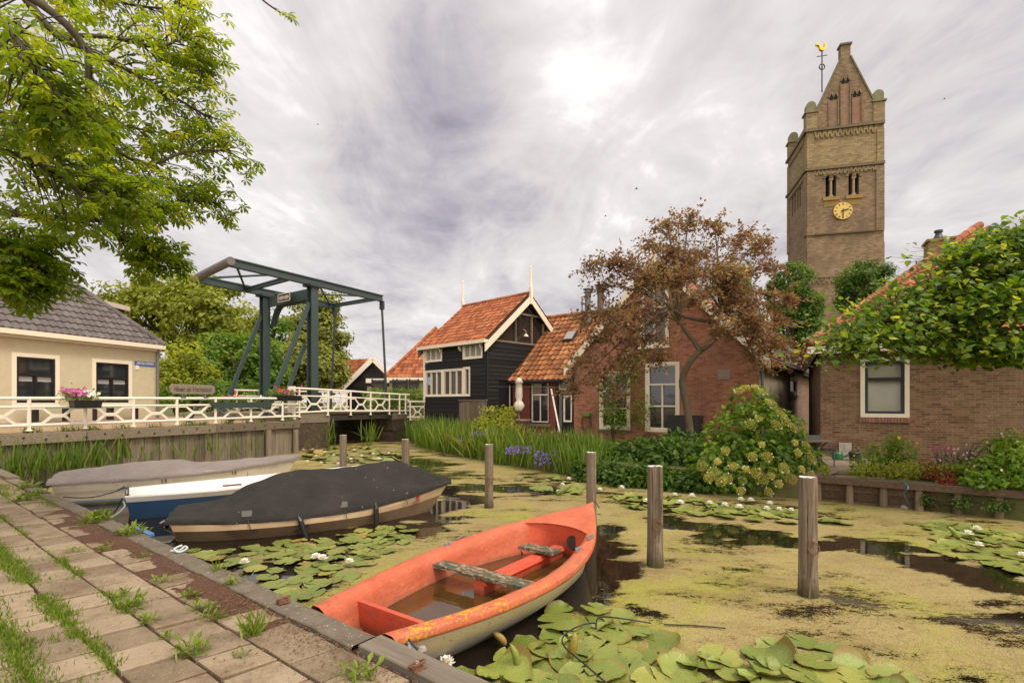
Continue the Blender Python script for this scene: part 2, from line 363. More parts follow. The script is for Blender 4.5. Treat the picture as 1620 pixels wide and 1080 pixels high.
def wall_face(mb, fr, u0, u1, v0, v1, ops=(), dep=.15, m=0):
    us = sorted({u0, u1, *[x for o in ops for x in o[:2]]}); vs = sorted({v0, v1, *[x for o in ops for x in o[2:4]]})
    for a, b in zip(us, us[1:]):
        for c, d in zip(vs, vs[1:]):
            cu, cv = (a + b) / 2, (c + d) / 2
            if any(o[0] < cu < o[1] and o[2] < cv < o[3] for o in ops): continue
            mb.quad(fr.pt(a, c), fr.pt(b, c), fr.pt(b, d), fr.pt(a, d), .5, m)
    for o in ops:
        a, b, c, d = o[:4]; k = dep if len(o) < 5 else o[4]
        p = [(a, c), (b, c), (b, d), (a, d)]
        for i in range(4):
            q, r = p[i], p[(i + 1) % 4]
            mb.quad(fr.pt(*q), fr.pt(*q, -k), fr.pt(*r, -k), fr.pt(*r), .5, m)
def window(par, fr, u0, u1, v0, v1, w=-.1, cas=.07, casm=None, sash=.05, sashm=None, vs=(), hs=(), pane=None, proud=.05, sill=None, sillm=None, dep=.06, name='window'):
    # casing, sash bars at fractions vs / hs (hs splits: (fraction, None or list of mullions below it))
    mb = MB()
    if cas:
        for a, b, c, d in ((u0, u0 + cas, v0, v1), (u1 - cas, u1, v0, v1), (u0 + cas, u1 - cas, v1 - cas, v1), (u0 + cas, u1 - cas, v0, v0 + cas)):
            fr.box(mb, a, b, c, d, w - .02, w + proud, .5, 0)
    a, b, c, d = u0 + cas, u1 - cas, v0 + cas, v1 - cas
    ww = w + proud - .02
    for e in ((a, a + sash, c, d), (b - sash, b, c, d), (a + sash, b - sash, d - sash, d), (a + sash, b - sash, c, c + sash)):
        fr.box(mb, *e, w - .02, ww, .5, 1)
    for f in hs:
        y = lerp(c, d, f); fr.box(mb, a + sash, b - sash, y - sash * .6, y + sash * .6, w - .02, ww - .004, .5, 1)
    for f in vs:
        f, lo, hi = f if isinstance(f, tuple) else (f, 0, 1)
        x = lerp(a, b, f); fr.box(mb, x - sash * .5, x + sash * .5, lerp(c, d, lo), lerp(c, d, hi), w - .02, ww - .008, .5, 1)
    o = mb.build(name, [casm or M_cream, sashm or casm or M_cream], par)
    g = MB(); fr.box(g, a + .01, b - .01, c + .01, d - .01, w - .03, w - .012)
    g.build('pane', pane or M_glass, o)
    if sill:
        q = MB(); fr.box(q, u0 - .06, u1 + .06, v0 - sill, v0 - .002, -.1, .08); q.build('sill', sillm or M_concrete, o)
    return o
def tiles(mb, o, ux, uy, L, S, tw=.22, tl=.3, amp=.035, keep=None, lift=.035, n=6, jit=.004):
    o, ux, uy = V(o), V(ux).normalized(), V(uy).normalized(); nr = ux.cross(uy)
    if nr.z < 0: nr = -nr
    nc, nrw = max(1, round(L / tw)), max(1, round(S / tl)); tw, tl = L / nc, S / nrw
    prof = [amp * (.5 + .5 * math.cos(2 * math.pi * (k / n) ** .8 + math.pi * .15)) for k in range(n + 1)]
    for j in range(nrw):
        for i in range(nc):
            if keep and not keep((i + .5) * tw, (j + .5) * tl): continue
            dz = random.uniform(-jit, jit); vs = []
            for (y, up) in ((j * tl - .02, -.006), (j * tl - .02, lift), ((j + 1) * tl, .01)):
                for k in range(n + 1):
                    vs.append(o + ux * ((i + k / n) * tw) + uy * y + nr * (prof[k] + up + dz))
            m = n + 1
            mb.add(vs, [(r * m + k, r * m + k + 1, (r + 1) * m + k + 1, (r + 1) * m + k) for r in range(2) for k in range(n)], random.random())
def ridge(mb, a, b, r=.11, seg=.35, n=8):
    a, b = V(a), V(b); d = (b - a); k = max(1, round(d.length / seg)); d = d / k
    for i in range(k):
        p = a + d * i; mb.tube([p - d * .06, p + d * 1.0], [r * 1.06, r * .94], n, True)
def cladding(mb, fr, u0, u1, v0, v1, ops=(), bh=.17, poly=None, th=.03):
    v = v0
    while v < v1 - .01:
        t = min(v + bh, v1); segs = [(u0, u1)]
        if poly: segs = [poly((v + t) / 2)]
        for o in ops:
            if o[2] < t - .02 and o[3] > v + .02:
                new = []
                for a, b in segs:
                    if o[0] > a: new.append((a, min(b, o[0])))
                    if o[1] < b: new.append((max(a, o[1]), b))
                segs = [x for x in new if x[1] - x[0] > .02]
        tn = random.random()
        for a, b in segs:
            if b - a < .02: continue
            q = [fr.pt(a, v, th), fr.pt(b, v, th), fr.pt(b, t + .01, .008), fr.pt(a, t + .01, .008), fr.pt(a, v, -.02), fr.pt(b, v, -.02), fr.pt(b, t + .01, -.02), fr.pt(a, t + .01, -.02)]
            mb.add(q, [(0, 1, 2, 3), (4, 5, 1, 0), (3, 2, 6, 7), (0, 3, 7, 4), (1, 5, 6, 2)], tn)
        v = t
def slab(mb, pts, th):                        # roof underlay: polygon thickened downwards
    k = len(pts); dn = V((0, 0, -th)); a = [V(p) for p in pts]
    mb.add(a + [p + dn for p in a], [tuple(range(k)), tuple(range(2 * k - 1, k - 1, -1))] + [(i, (i + 1) % k, k + (i + 1) % k, k + i) for i in range(k)], .5)
M_under = mottled('roof_underlay', (.04, .03, .025), (.07, .05, .04), 8, .9, .1)
def text_mesh(parent, name, s, fr_o, ux, uy, height, mat, shear=0.0, depth=.004, width=None):
    cu = bpy.data.curves.new('lettering', 'FONT'); cu.body = s; cu.size = 1; cu.extrude = 0; cu.shear = shear; cu.align_x = 'CENTER'; cu.align_y = 'CENTER'
    ob = bpy.data.objects.new('lettering', cu); C.objects.link(ob)
    bpy.context.view_layer.update()
    me = bpy.data.meshes.new_from_object(ob.evaluated_get(bpy.context.evaluated_depsgraph_get()))
    v = np.array([x.co[:] for x in me.vertices]); f = [tuple(p.vertices) for p in me.polygons]
    bpy.data.objects.remove(ob); bpy.data.curves.remove(cu); bpy.data.meshes.remove(me)
    sx = sy = height / .72
    if width: sx = width / (v[:, 0].max() - v[:, 0].min())
    cx = (v[:, 0].max() + v[:, 0].min()) / 2; cy = (v[:, 1].max() + v[:, 1].min()) / 2
    ux, uy = V(ux), V(uy); n = ux.cross(uy); o = V(fr_o) + n * depth
    w = np.array([tuple(o + ux * ((a[0] - cx) * sx) + uy * ((a[1] - cy) * sy)) for a in v])
    return mesh_obj(name, w, f, np.full(len(f), .5), mat, parent)
# ================================================================ the setting
land = mottled('bank_soil', (.05, .06, .018), (.1, .105, .03), 3, .95, .5, c3=(.12, .09, .05), s3=2)
g = MB(); g.add([(-900, -300, -.06), (900, -300, -.06), (900, 1500, -.06), (-900, 1500, -.06)], [(0, 1, 2, 3)])
structure(g.build('ground', mottled('far_meadow', (.05, .07, .02), (.09, .1, .03), .5, .95, .2), org=(0, 0, -.06)))
def prism_up(name, pts, z0, z1, mats):
    mb = MB(); mb.prism(pts, (0, 0, z0), (1, 0, 0), (0, 1, 0), z1 - z0)
    return structure(mb.build(name, mats))
BO = V((-8.45, 20.3, 0)); bd = V((.506, .862, 0)); bc = V((-.862, .506, 0))      # the bridge: along it, and across it
def bp(s, w=0.0, z=0.0): return BO + bd * s + bc * w + V((0, 0, z))
QL = V((-11.6, 11.6, 0)); QR = V((-8.3, 19.5, 0))                               # foot of the timber quay on the street side
qd = (QR - QL).normalized()
a1, a2 = bp(1.5), bp(1.5, 40)
pts = [QL - qd * 1.0 + V((-.4, 0, 0)), QR + V((-.45, -.1, 0)), bp(-.6, .6), bp(1.4, .6), a1, a2, V((-60, 70, 0)), V((-60, 0, 0)), V((-13.5, 0, 0))]
def clean(p): return [(q.x, q.y) for q in p]
stone = NT('street_pavers'); uvs = stone.coord('Object')
bb = stone.n('ShaderNodeTexBrick'); stone.L.new(stone.mapping(uvs, rot=(0, 0, R(25))), bb.inputs['Vector']); bb.inputs['Scale'].default_value = 1; bb.inputs['Brick Width'].default_value = .2; bb.inputs['Row Height'].default_value = .1; bb.inputs['Mortar Size'].default_value = .008
bb.inputs['Color1'].default_value = (.3, .2, .12, 1); bb.inputs['Color2'].default_value = (.4, .28, .17, 1); bb.inputs['Mortar'].default_value = (.14, .11, .07, 1)
stone.fin(stone.mix(stone.ramp(stone.noise(uvs, 1.5, 5, .7), [(.5, 0), (.7, .6)]), bb.outputs['Color'], (.3, .26, .16)), .9, 0, .2)
prism_up('street', clean(pts), -.5, 1.2, stone.m)
kb = MB()                                      # pink pavement in front of the render house
HC = V((-14.6, 21.0, 0)); hd = V((.28, .96, 0)).normalized(); hn = V((hd.y, -hd.x, 0))
kb.prism(clean([HC - hd * 16, HC - hd * 16 + hn * 1.1, HC + hd * 2 + hn * 1.1, HC + hd * 2]), (0, 0, 1.19), (1, 0, 0), (0, 1, 0), .09)
structure(kb.build('pavement', mottled('pink_pavement', (.27, .15, .13), (.34, .2, .17), 6, .9, .3)))
# land on the far side of the canal
edge = [G(1720, 836), G(1560, 817), G(1300, 791), G(1190, 783), G(1000, 768), G(900, 752), G(800, 735), G(700, 715), G(665, 705), bp(6.4), bp(5.3), bp(5.3, 40)]
prism_up('garden_bank', clean(edge + [V((-30, 120, 0)), V((120, 120, 0)), V((60, 0, 0)), V((14, -2, 0)), V((9.6, 5.5, 0))]), -.5, .46, land)
# quay under the photographer
QO = V((-3.54, 5.31, 0)); e1 = V((.793, -.609, 0)); e2 = V((.609, .793, 0)); QZ = .45
def qp(s, w, z=0.0): return QO + e1 * s + e2 * w + V((0, 0, z))      # s along the edge towards the camera, w towards the water
soil = mottled('quay_mulch', (.05, .02, .012), (.13, .06, .035), 55, .95, .8, .01, c3=(.09, .05, .028), s3=5, detail=6)
prism_up('quay', clean([qp(-10.3, 0), qp(7, 0), qp(7, -4), V((-4, -6, 0)), V((-16, -6, 0)), V((-16, 9, 0)), qp(-10.3, -.6)]), -.5, QZ - .03, soil)
# ================================================================ house on the street
def left_house():
    t = thing('render_house', 'beige rendered house with dark tiled hip roof beside the white railing', 'house', (HC.x, HC.y, 1.2))
    L = 13.0; fr = Fr(HC - hd * L, hd); z0, ze = 1.2, 4.1
    wins = []
    for (x0, x1, yt, yb) in ((18, 94, 556.5, 640), (145.5, 208.5, 566.5, 640)):
        ua, va = fr.at(x0, yt); ub, vb = fr.at(x1, yt); wins.append((ua, ub, 1.78, va))
    ops = [(a, b, c, d) for a, b, c, d in wins]
    mb = MB(); wall_face(mb, fr, 0, L, z0, ze, ops, .12)
    fr2 = Fr(fr.pt(L, 0), -fr.n); wall_face(mb, fr2, 0, 8, z0, ze); fr3 = Fr(fr2.pt(8, 0), -fr.d); wall_face(mb, fr3, 0, L, z0, ze)
    mb.build('wall', M_stucco, t)
    for a, b, c, d in wins:
        o = window(t, fr, a, b, c, d, -.08, .13, M_cream, .065, M_blackpaint, [(.5, 0, .62)], [.62], M_glass, .1)
        bl = MB(); cc, dd = c + .13, d - .13; y = lerp(cc, dd, .62)
        for k in (0, 1):
            ua = lerp(a + .13, b - .13, .06 + .5 * k); ub = lerp(a + .13, b - .13, .44 + .5 * k)
            fr.box(bl, ua, ub, y - .22, y - .06, -.093, -.086)
        bl.build('blind', mottled('blind_cloth', (.34, .33, .32), (.4, .39, .37), 8, .5, 0), o)
    # roof
    sl = R(46.5); D = 4.0; up = V((-fr.n.x * math.cos(sl), -fr.n.y * math.cos(sl), math.sin(sl))); S = D / math.cos(sl) + .35
    o = fr.pt(0, ze + .14, .3)
    rb = MB(); tiles(rb, o, fr.d, up, L + .1, S, .235, .33, .045, keep=lambda u, s: u < L + .1 - s * math.cos(sl) + .12, lift=.05)
    roof = rb.build('roof', M_roofdark, t, smooth=False)
    ub = MB(); h = D + .3; zt = ze + .14 + h * math.tan(sl)
    A, B = fr.pt(0, ze + .12, .3), fr.pt(L + .1, ze + .12, .3); Cc, Dd = fr.pt(L + .1 - h, zt - .02, -D), fr.pt(0, zt - .02, -D)
    slab(ub, [A, B, Cc, Dd], .12); E = fr.pt(L + .1, ze + .12, -8.3); slab(ub, [B, E, Cc], .12); slab(ub, [E, fr.pt(0, ze + .12, -8.3), Dd, Cc], .12)
    ub.build('roof_deck', M_under, t)
    hp = MB(); ridge(hp, B + V((0, 0, .06)), Cc + V((0, 0, .1)), .12, .36); hp.build('hip_ridge', M_roofdark, roof)
    gt = MB(); fr.box(gt, -.1, L + .14, ze - .02, ze + .14, .08, .36); fr.box(gt, 0, L + .1, ze - .1, ze - .024, .003, .14)
    gt.build('gutter', M_cream, t)
    dp = MB(); dp.tube([fr.pt(L - .02, ze, .12), fr.pt(L - .02, 1.25, .12)], .05, 10); dp.build('downpipe', M_zinc, t)
    dm = MB(); q = fr.at(172, 490); c = P(172, 491, 24.5)
    dm.box(c + V((-.5, 0, -.3)), (1.6, 1.2, .9)); dm.build('dormer', M_under, t)
    dc = MB(); dc.box(c + V((-.45, -.05, .2)), (1.9, 1.5, .22)); dc.build('dormer_cornice', mottled('pinkish_trim', (.5, .4, .34), (.58, .48, .42), 5, .6), t)
    # street name plate and number
    b = MB(); ua, va = fr.at(213, 570.5); ub_, vb = fr.at(245, 576)
    fr.box(b, ua, ub_, va - .19, va, .004, .02)
    s = thing('street_sign', 'blue enamel street name sign with white letters on beige wall', 'sign', tuple(fr.pt(ua, va - .19, .01)))
    b.build('plate', paint('blue_enamel', (.045, .12, .34), .35, (.1, .12, .2), .7), s)
    text_mesh(s, 'lettering', 'JAENBUORREN', fr.pt((ua + ub_) / 2, va - .095, .02), fr.d, V((0, 0, 1)), .11, M_white, width=(ub_ - ua) * .86)
    b = MB(); ua, va = fr.at(213.5, 578); ub_, vb = fr.at(219, 583); fr.box(b, ua, ub_, va - .16, va, .004, .03)
    tag(b.build('house_number_plate', M_white), 'small blank white square plate on beige wall below the blue sign', 'plate')
    return fr
LF_fr = left_house()
# ================================================================ black boarded house
def black_house():
    f1 = Fr((-3.98, 23.37), (.715, -.699)); L1 = 4.07; cor = f1.pt(L1, 0); f2 = Fr(cor, (.699, .715)); L2 = 4.86
    t = thing('boarded_house', 'black boarded house with orange roof and a glazed gable above the reeds', 'house', (cor.x, cor.y, .4))
    z0, ze, za = .2, 4.44, 6.5
    rect = lambda fr, x0, x1, y0, y1: (fr.at(x0, y0)[0], fr.at(x1, y1)[0], fr.at((x0 + x1) / 2, y1)[1], fr.at((x0 + x1) / 2, y0)[1])
    w_ul = rect(f1, 672, 700, 549.5, 572.5); w_ur = rect(f1, 733, 764, 541, 567.5)
    w_lo = rect(f1, 672.5, 744.5, 584, 627)
    ops = [w_ul, w_ur, w_lo]
    core = MB(); f1.box(core, .03, L1 - .03, z0, ze - .02, -L2 + .03, -.14); core.build('frame_core', M_blackpaint, t)
    mb = MB(); cladding(mb, f1, 0, L1, z0, ze, ops, .165)
    door = rect(f2, 789, 810, 603, 640); door = (door[0], door[1], .6, door[3])
    cladding(mb, f2, 0, L2, z0, ze - .05, [door], .165)
    mb.build('wall', M_black_clad, t)
    # corner boards
    cb = MB(); f1.box(cb, -.05, .06, 1.9, ze, -.05, .05); cb.build('corner_board', M_white, t)
    cb = MB(); f2.box(cb, -.02, .03, z0, ze, .0, .05); cb.build('corner_board', M_black_clad, t)
    for w in (w_ul, w_ur): window(t, f1, *w, w=-.05, cas=.06, casm=M_white, sash=.04, vs=[.33, .66], pane=glass_tint('curtained_glass', (.3, .3, .25), .2), proud=.09)
    u0, u1, v0, v1 = w_lo; a, b = lerp(u0, u1, .415), lerp(u0, u1, .86)
    window(t, f1, u0, a, v0, v1, w=-.05, cas=.05, casm=M_white, sash=.05, vs=[.34, .67], proud=.09, pane=glass_tint('dim_room_glass', (.07, .05, .04), .08))
    window(t, f1, a + .005, b, v0, v1, w=-.05, cas=.05, casm=M_white, sash=.05, vs=[.34, .67], proud=.09, pane=glass_tint('dim_room_glass_b', (.09, .065, .05), .08))
    window(t, f1, b + .01, u1, v0, v1 + .04, w=-.05, cas=.05, casm=M_white, sash=.05, proud=.09, pane=glass_tint('dim_room_glass_c', (.08, .05, .04), .08))
    ps = MB(); f1.box(ps, lerp(u0, a, .1), lerp(u0, a, .3), lerp(v0, v1, .45), lerp(v0, v1, .75), -.058, -.045); tag(ps.build('poster', mottled('poster_blue', (.12, .3, .55), (.5, .6, .7), 6, .5, 0)), 'small blue and white poster in the window of the black house', 'poster')
    # brackets under the eave
    for w in (w_ul, w_ur):
        for u in ((w[1] + .04,) if w is w_ul else (w[0] - .06, w[1] + .04)):
            k = MB(); k.prism([(0, 0), (0, -.35), (.1, -.3), (.24, 0)], f1.pt(u - .03, ze - .04, .02), f1.n, (0, 0, 1), .06); k.build('bracket', M_white, t)
    # door in the gable wall
    d = MB(); u0, u1, v0, v1 = door; f2.box(d, u0 + .02, u1 - .02, v0, v1 - .02, -.1, -.05); do = d.build('door', M_blackpaint, t)
    d = MB(); f2.box(d, u0 + .14, u1 - .14, lerp(v0, v1, .42), v1 - .16, -.05, -.035); d.build('door_panel', mottled('brown_blind', (.14, .075, .035), (.2, .11, .05), 12, .8), do)
    d = MB(); f2.box(d, u1 - .14, u1 - .08, lerp(v0, v1, .42), v1 - .16, -.05, -.02); d.build('door_trim', M_white, do)
    # glazed gable
    mid = L2 / 2; tn = (za - ze) / mid
    gl = MB(); gl.prism([(.25, ze + .06), (L2 - .25, ze + .06), (mid, za - .2)], f2.pt(0, 0, -.06), f2.d, (0, 0, 1), -.04)
    gw = MB()
    zt = lerp(ze, za, .62)
    for u in (lerp(0, L2, .36), lerp(0, L2, .57), lerp(0, L2, .73)): 
        top = min(zt, ze + tn * min(u, L2 - u) - .1)
        if top > ze + .2: f2.box(gw, u - .03, u + .03, ze + .02, top, -.06, .03)
    hw = mid - (zt - ze) / tn; f2.box(gw, hw + .2, L2 - hw - .2, zt - .04, zt + .04, -.06, .034)
    f2.box(gw, .15, L2 - .15, ze - .03, ze + .05, -.06, .05, .5)
    gwo = gw.build('gable_window', M_fencewood, t); gl.build('pane', glass_tint('gable_glass', (.03, .026, .022), .08), gwo)
    lp = MB(); c = f2.pt(L2 * .5, ze + .38, -.03); lp.lathe(c, [(.11, -.05), (.1, .0), (.05, .06), (.0, .07)], 12); lp.tube([c + V((0, 0, .05)), c + V((0, 0, .2)), c + f2.d * -.15 + V((0, 0, .25))], .01, 6)
    tag(lp.build('desk_lamp', M_white), 'small white lamp standing behind the gable glass of black house', 'lamp')
    # roof
    sl = math.atan2(za - ze, mid); oh = .22
    for side in (0, 1):
        n_in = f2.d if side == 0 else -f2.d
        up = V((n_in.x * math.cos(sl), n_in.y * math.cos(sl), math.sin(sl)))
        base = (f2.pt(-oh, ze - oh * tn + .1) if side == 0 else f2.pt(L2 + oh, ze - oh * tn + .1))
        o = base - f1.d * (L1 + .1); S = (mid + oh) / math.cos(sl)
        rb = MB(); tiles(rb, o, f1.d, up, L1 + .32, S, .2, .27, .035)
        ro = rb.build('roof', M_rooforange, t)
        u = MB(); q = V((0, 0, -.02)); p0 = o + q; p1 = p0 + f1.d * (L1 + .3); slab(u, [p0, p1, p1 + up * S, p0 + up * S], .08); u.build('roof_deck', M_under, t)
        # bargeboard on the canal gable
        bb_ = MB(); w0 = .27 
        a = f2.pt(-oh - .04 if side == 0 else L2 + oh + .04, ze - (oh + .04) * tn - .0, .24); b = f2.pt(mid, za + .02, .24); dn = V((0, 0, -.3)); ft = f2.n * .04
        bb_.add([a, b, b + dn, a + dn, a + ft, b + ft, b + dn + ft, a + dn + ft], [(0, 1, 2, 3), (4, 7, 6, 5), (0, 4, 5, 1), (3, 2, 6, 7), (0, 3, 7, 4)], .5)
        bb_.build('bargeboard', M_cream, t)
        if side == 0:
            bk = MB(); k = -f1.d * (L1 + .42); bk.add([p + k for p in (a, b, b + dn, a + dn, a + ft, b + ft, b + dn + ft, a + dn + ft)], [(0, 1, 2, 3), (4, 7, 6, 5), (0, 4, 5, 1), (3, 2, 6, 7), (0, 3, 7, 4)], .5)
            bk.build('bargeboard', M_zinc, t)
    rd = MB(); ridge(rd, f2.pt(mid, za + .12, .22), f2.pt(mid, za + .12, -L1 - .15), .1, .33); rd.build('ridge', M_rooforange, t)
    for w, h in ((.26, 1.25), (-L1 - .2, 1.35)):
        fi = MB(); c = f2.pt(mid, za - .25, w); fi.box(c + V((0, 0, .25)), (.14, .14, .7), f2.M); fi.lathe(c + V((0, 0, .6)), [(.075, 0), (.05, .3), (.035, h - .4), (.045, h - .36), (.01, h - .3)], 8)
        fi.build('finial', M_cream, t)
    gu = MB(); f1.box(gu, -.2, L1 + .28, ze - .16, ze - .03, .1, .32); gu.build('gutter', M_cream, t)
    dp = MB(); dp.tube([f2.pt(.0, ze - .05, .14), f2.pt(.05, ze - .25, .08), f2.pt(.05, 1.2, .08)], .035, 8); dp.build('downpipe', M_blackpaint, t)
    wl = MB(); c = f1.pt(-.25, 4.1, .05); wl.lathe(c, [(.03, 0), (.1, .05), (.16, .3), (.0, .38)], 8); tag(wl.build('wall_lantern', M_zinc), 'grey lantern on the left corner of the black boarded house', 'lantern')
    return f1, f2
BF1, BF2 = black_house()
# ================================================================ low house with red wall
HD = (.806, -.592); SD = (.592, .806)
def low_house():
    fr = Fr((-.27, 21.86), HD); L = 3.33; z0, ze = .5, 2.92
    t = thing('low_house', 'low dark red house with weathered orange roof between black and brick house', 'house', tuple(fr.pt(0, z0)))
    k = 7.717  # photo zoom used while measuring
    rx = lambda x: 780 + x / k; ry = lambda y: 560 + y / k
    wn = (fr.at(rx(448), 600)[0], fr.at(rx(688), 600)[0], fr.at(rx(560), ry(850))[1], fr.at(rx(560), ry(320))[1])
    dn = (fr.at(rx(760), 600)[0], L - .01, z0, fr.at(rx(860), ry(300))[1])
    mb = MB(); wall_face(mb, fr, -.3, L, z0, ze, [wn, dn], .12); mb.build('wall', M_redwall, t)
    lm = (lambda: None)
    window(t, fr, wn[0], wn[1], wn[2], wn[3], -.08, .06, M_blackpaint, .045, M_white, [(.5, 0, .66)], [.68], M_glass, .05, .1, M_fencewood)
    # door set: light above, leaf with a small screened window
    d = MB(); fr.box(d, dn[0], dn[0] + .12, z0, dn[3], -.1, .0); fr.box(d, dn[1] - .08, dn[1] - .005, z0, dn[3], -.1, 0); fr.box(d, dn[0] + .12, dn[1] - .08, 2.3, 2.4, -.1, 0)
    d.build('door_frame', M_blackpaint, t)
    window(t, fr, dn[0] + .13, dn[1] - .09, 2.42, dn[3] - .02, -.08, .01, M_blackpaint, .05, M_white, (), (), M_glass, .05)
    d = MB(); fr.box(d, dn[0] + .3, dn[1] - .09, z0 + .03, 2.29, -.09, -.04); lf = d.build('door', M_blackpaint, t)
    d = MB(); fr.box(d, dn[0] + .14, dn[0] + .28, z0 + .03, 2.29, -.09, -.05); d.build('door_post', M_zinc, t)
    window(lf, fr, dn[0] + .36, dn[1] - .1, 1.15, 2.2, -.06, .01, M_white, .06, M_white, (), (), mottled('screen_mesh', (.14, .08, .06), (.18, .11, .085), 30, .8), .045)
    kn = MB(); kn.tube([fr.pt(dn[0] + .34, 1.5, -.03), fr.pt(dn[0] + .34, 1.5, .04), fr.pt(dn[0] + .44, 1.5, .04)], .012, 6); kn.build('handle', M_zinc, lf)
    pl = MB(); fr.box(pl, dn[1] - .03, L + .02, 1.85, 1.95, .002, .02); 
    # roof
    sl = R(43); D = 3.0; up = V((SD[0] * math.cos(sl), SD[1] * math.cos(sl), math.sin(sl))); S = (D + .25) / math.cos(sl)
    o = fr.pt(-.12, ze - .12, .25); rb = MB(); tiles(rb, o, fr.d, up, L + .15, S, .245, .31, .05, lift=.05, jit=.012); rb.build('roof', M_roofbrown, t)
    u = MB(); p0 = o - V((0, 0, .03)); p1 = p0 + fr.d * (L + .15); slab(u, [p0, p1, p1 + up * S, p0 + up * S], .08)
    q0, q1 = p0 + up * S, p1 + up * S; bk = V((SD[0] * 3, SD[1] * 3, -3)); slab(u, [q0, q1, q1 + bk, q0 + bk], .08); u.build('roof_deck', M_under, t)
    r = MB(); ridge(r, q0 + V((0, 0, .1)), q1 + V((0, 0, .1)), .1, .3); r.build('ridge', M_roofbrown, t)
    gu = MB(); fr.box(gu, -.2, L, ze - .16, ze - .1, .2, .33, .5); fr.box(gu, -.1, L, ze - .1, ze + .05, .003, .03, .5); gu.build('gutter', M_iron2, t)
    lead = MB(); lead.bar(o + fr.d * -.06 + V((0, 0, .06)), o + fr.d * -.06 + up * S + V((0, 0, .06)), .2, .04); lead.build('lead_flashing', M_zinc, t)
    sk = MB(); c = o + fr.d * 2.3 + up * 2.75; nr = fr.d.cross(up); Mx = Matrix((fr.d, up, nr)).transposed()
    sk.box(c + nr * .1, (.5, .62, .1), Mx); s = sk.build('skylight', M_iron2, t)
    sk = MB(); sk.box(c + nr * .16, (.4, .52, .02), Mx); sk.build('pane', glass_tint('sky_glass', (.3, .28, .26), .15), s)
    for (px, py, Y, r_, h, m) in ((930, 497, 22.0, .13, 1.05, M_zinc), (950, 497, 22.4, .14, 1.25, M_fencewood), (921, 508, 21.6, .03, 1.0, M_zinc)):
        f = MB(); c = P(px, py, Y) - V((0, 0, .4)); h += .4
        f.lathe(c, [(r_, 0), (r_, h - .14), (r_ * 1.5, h - .12), (r_ * 1.5, h - .09), (r_, h - .08), (r_, h - .02), (r_ * 1.6, h), (r_ * 1.6, h + .04), (.01, h + .05)] if r_ > .05 else [(r_, 0), (r_, h), (r_ * 1.8, h + .02), (.0, h + .03)], 12)
        f.build('flue', m, t)
    return fr
LH = low_house()
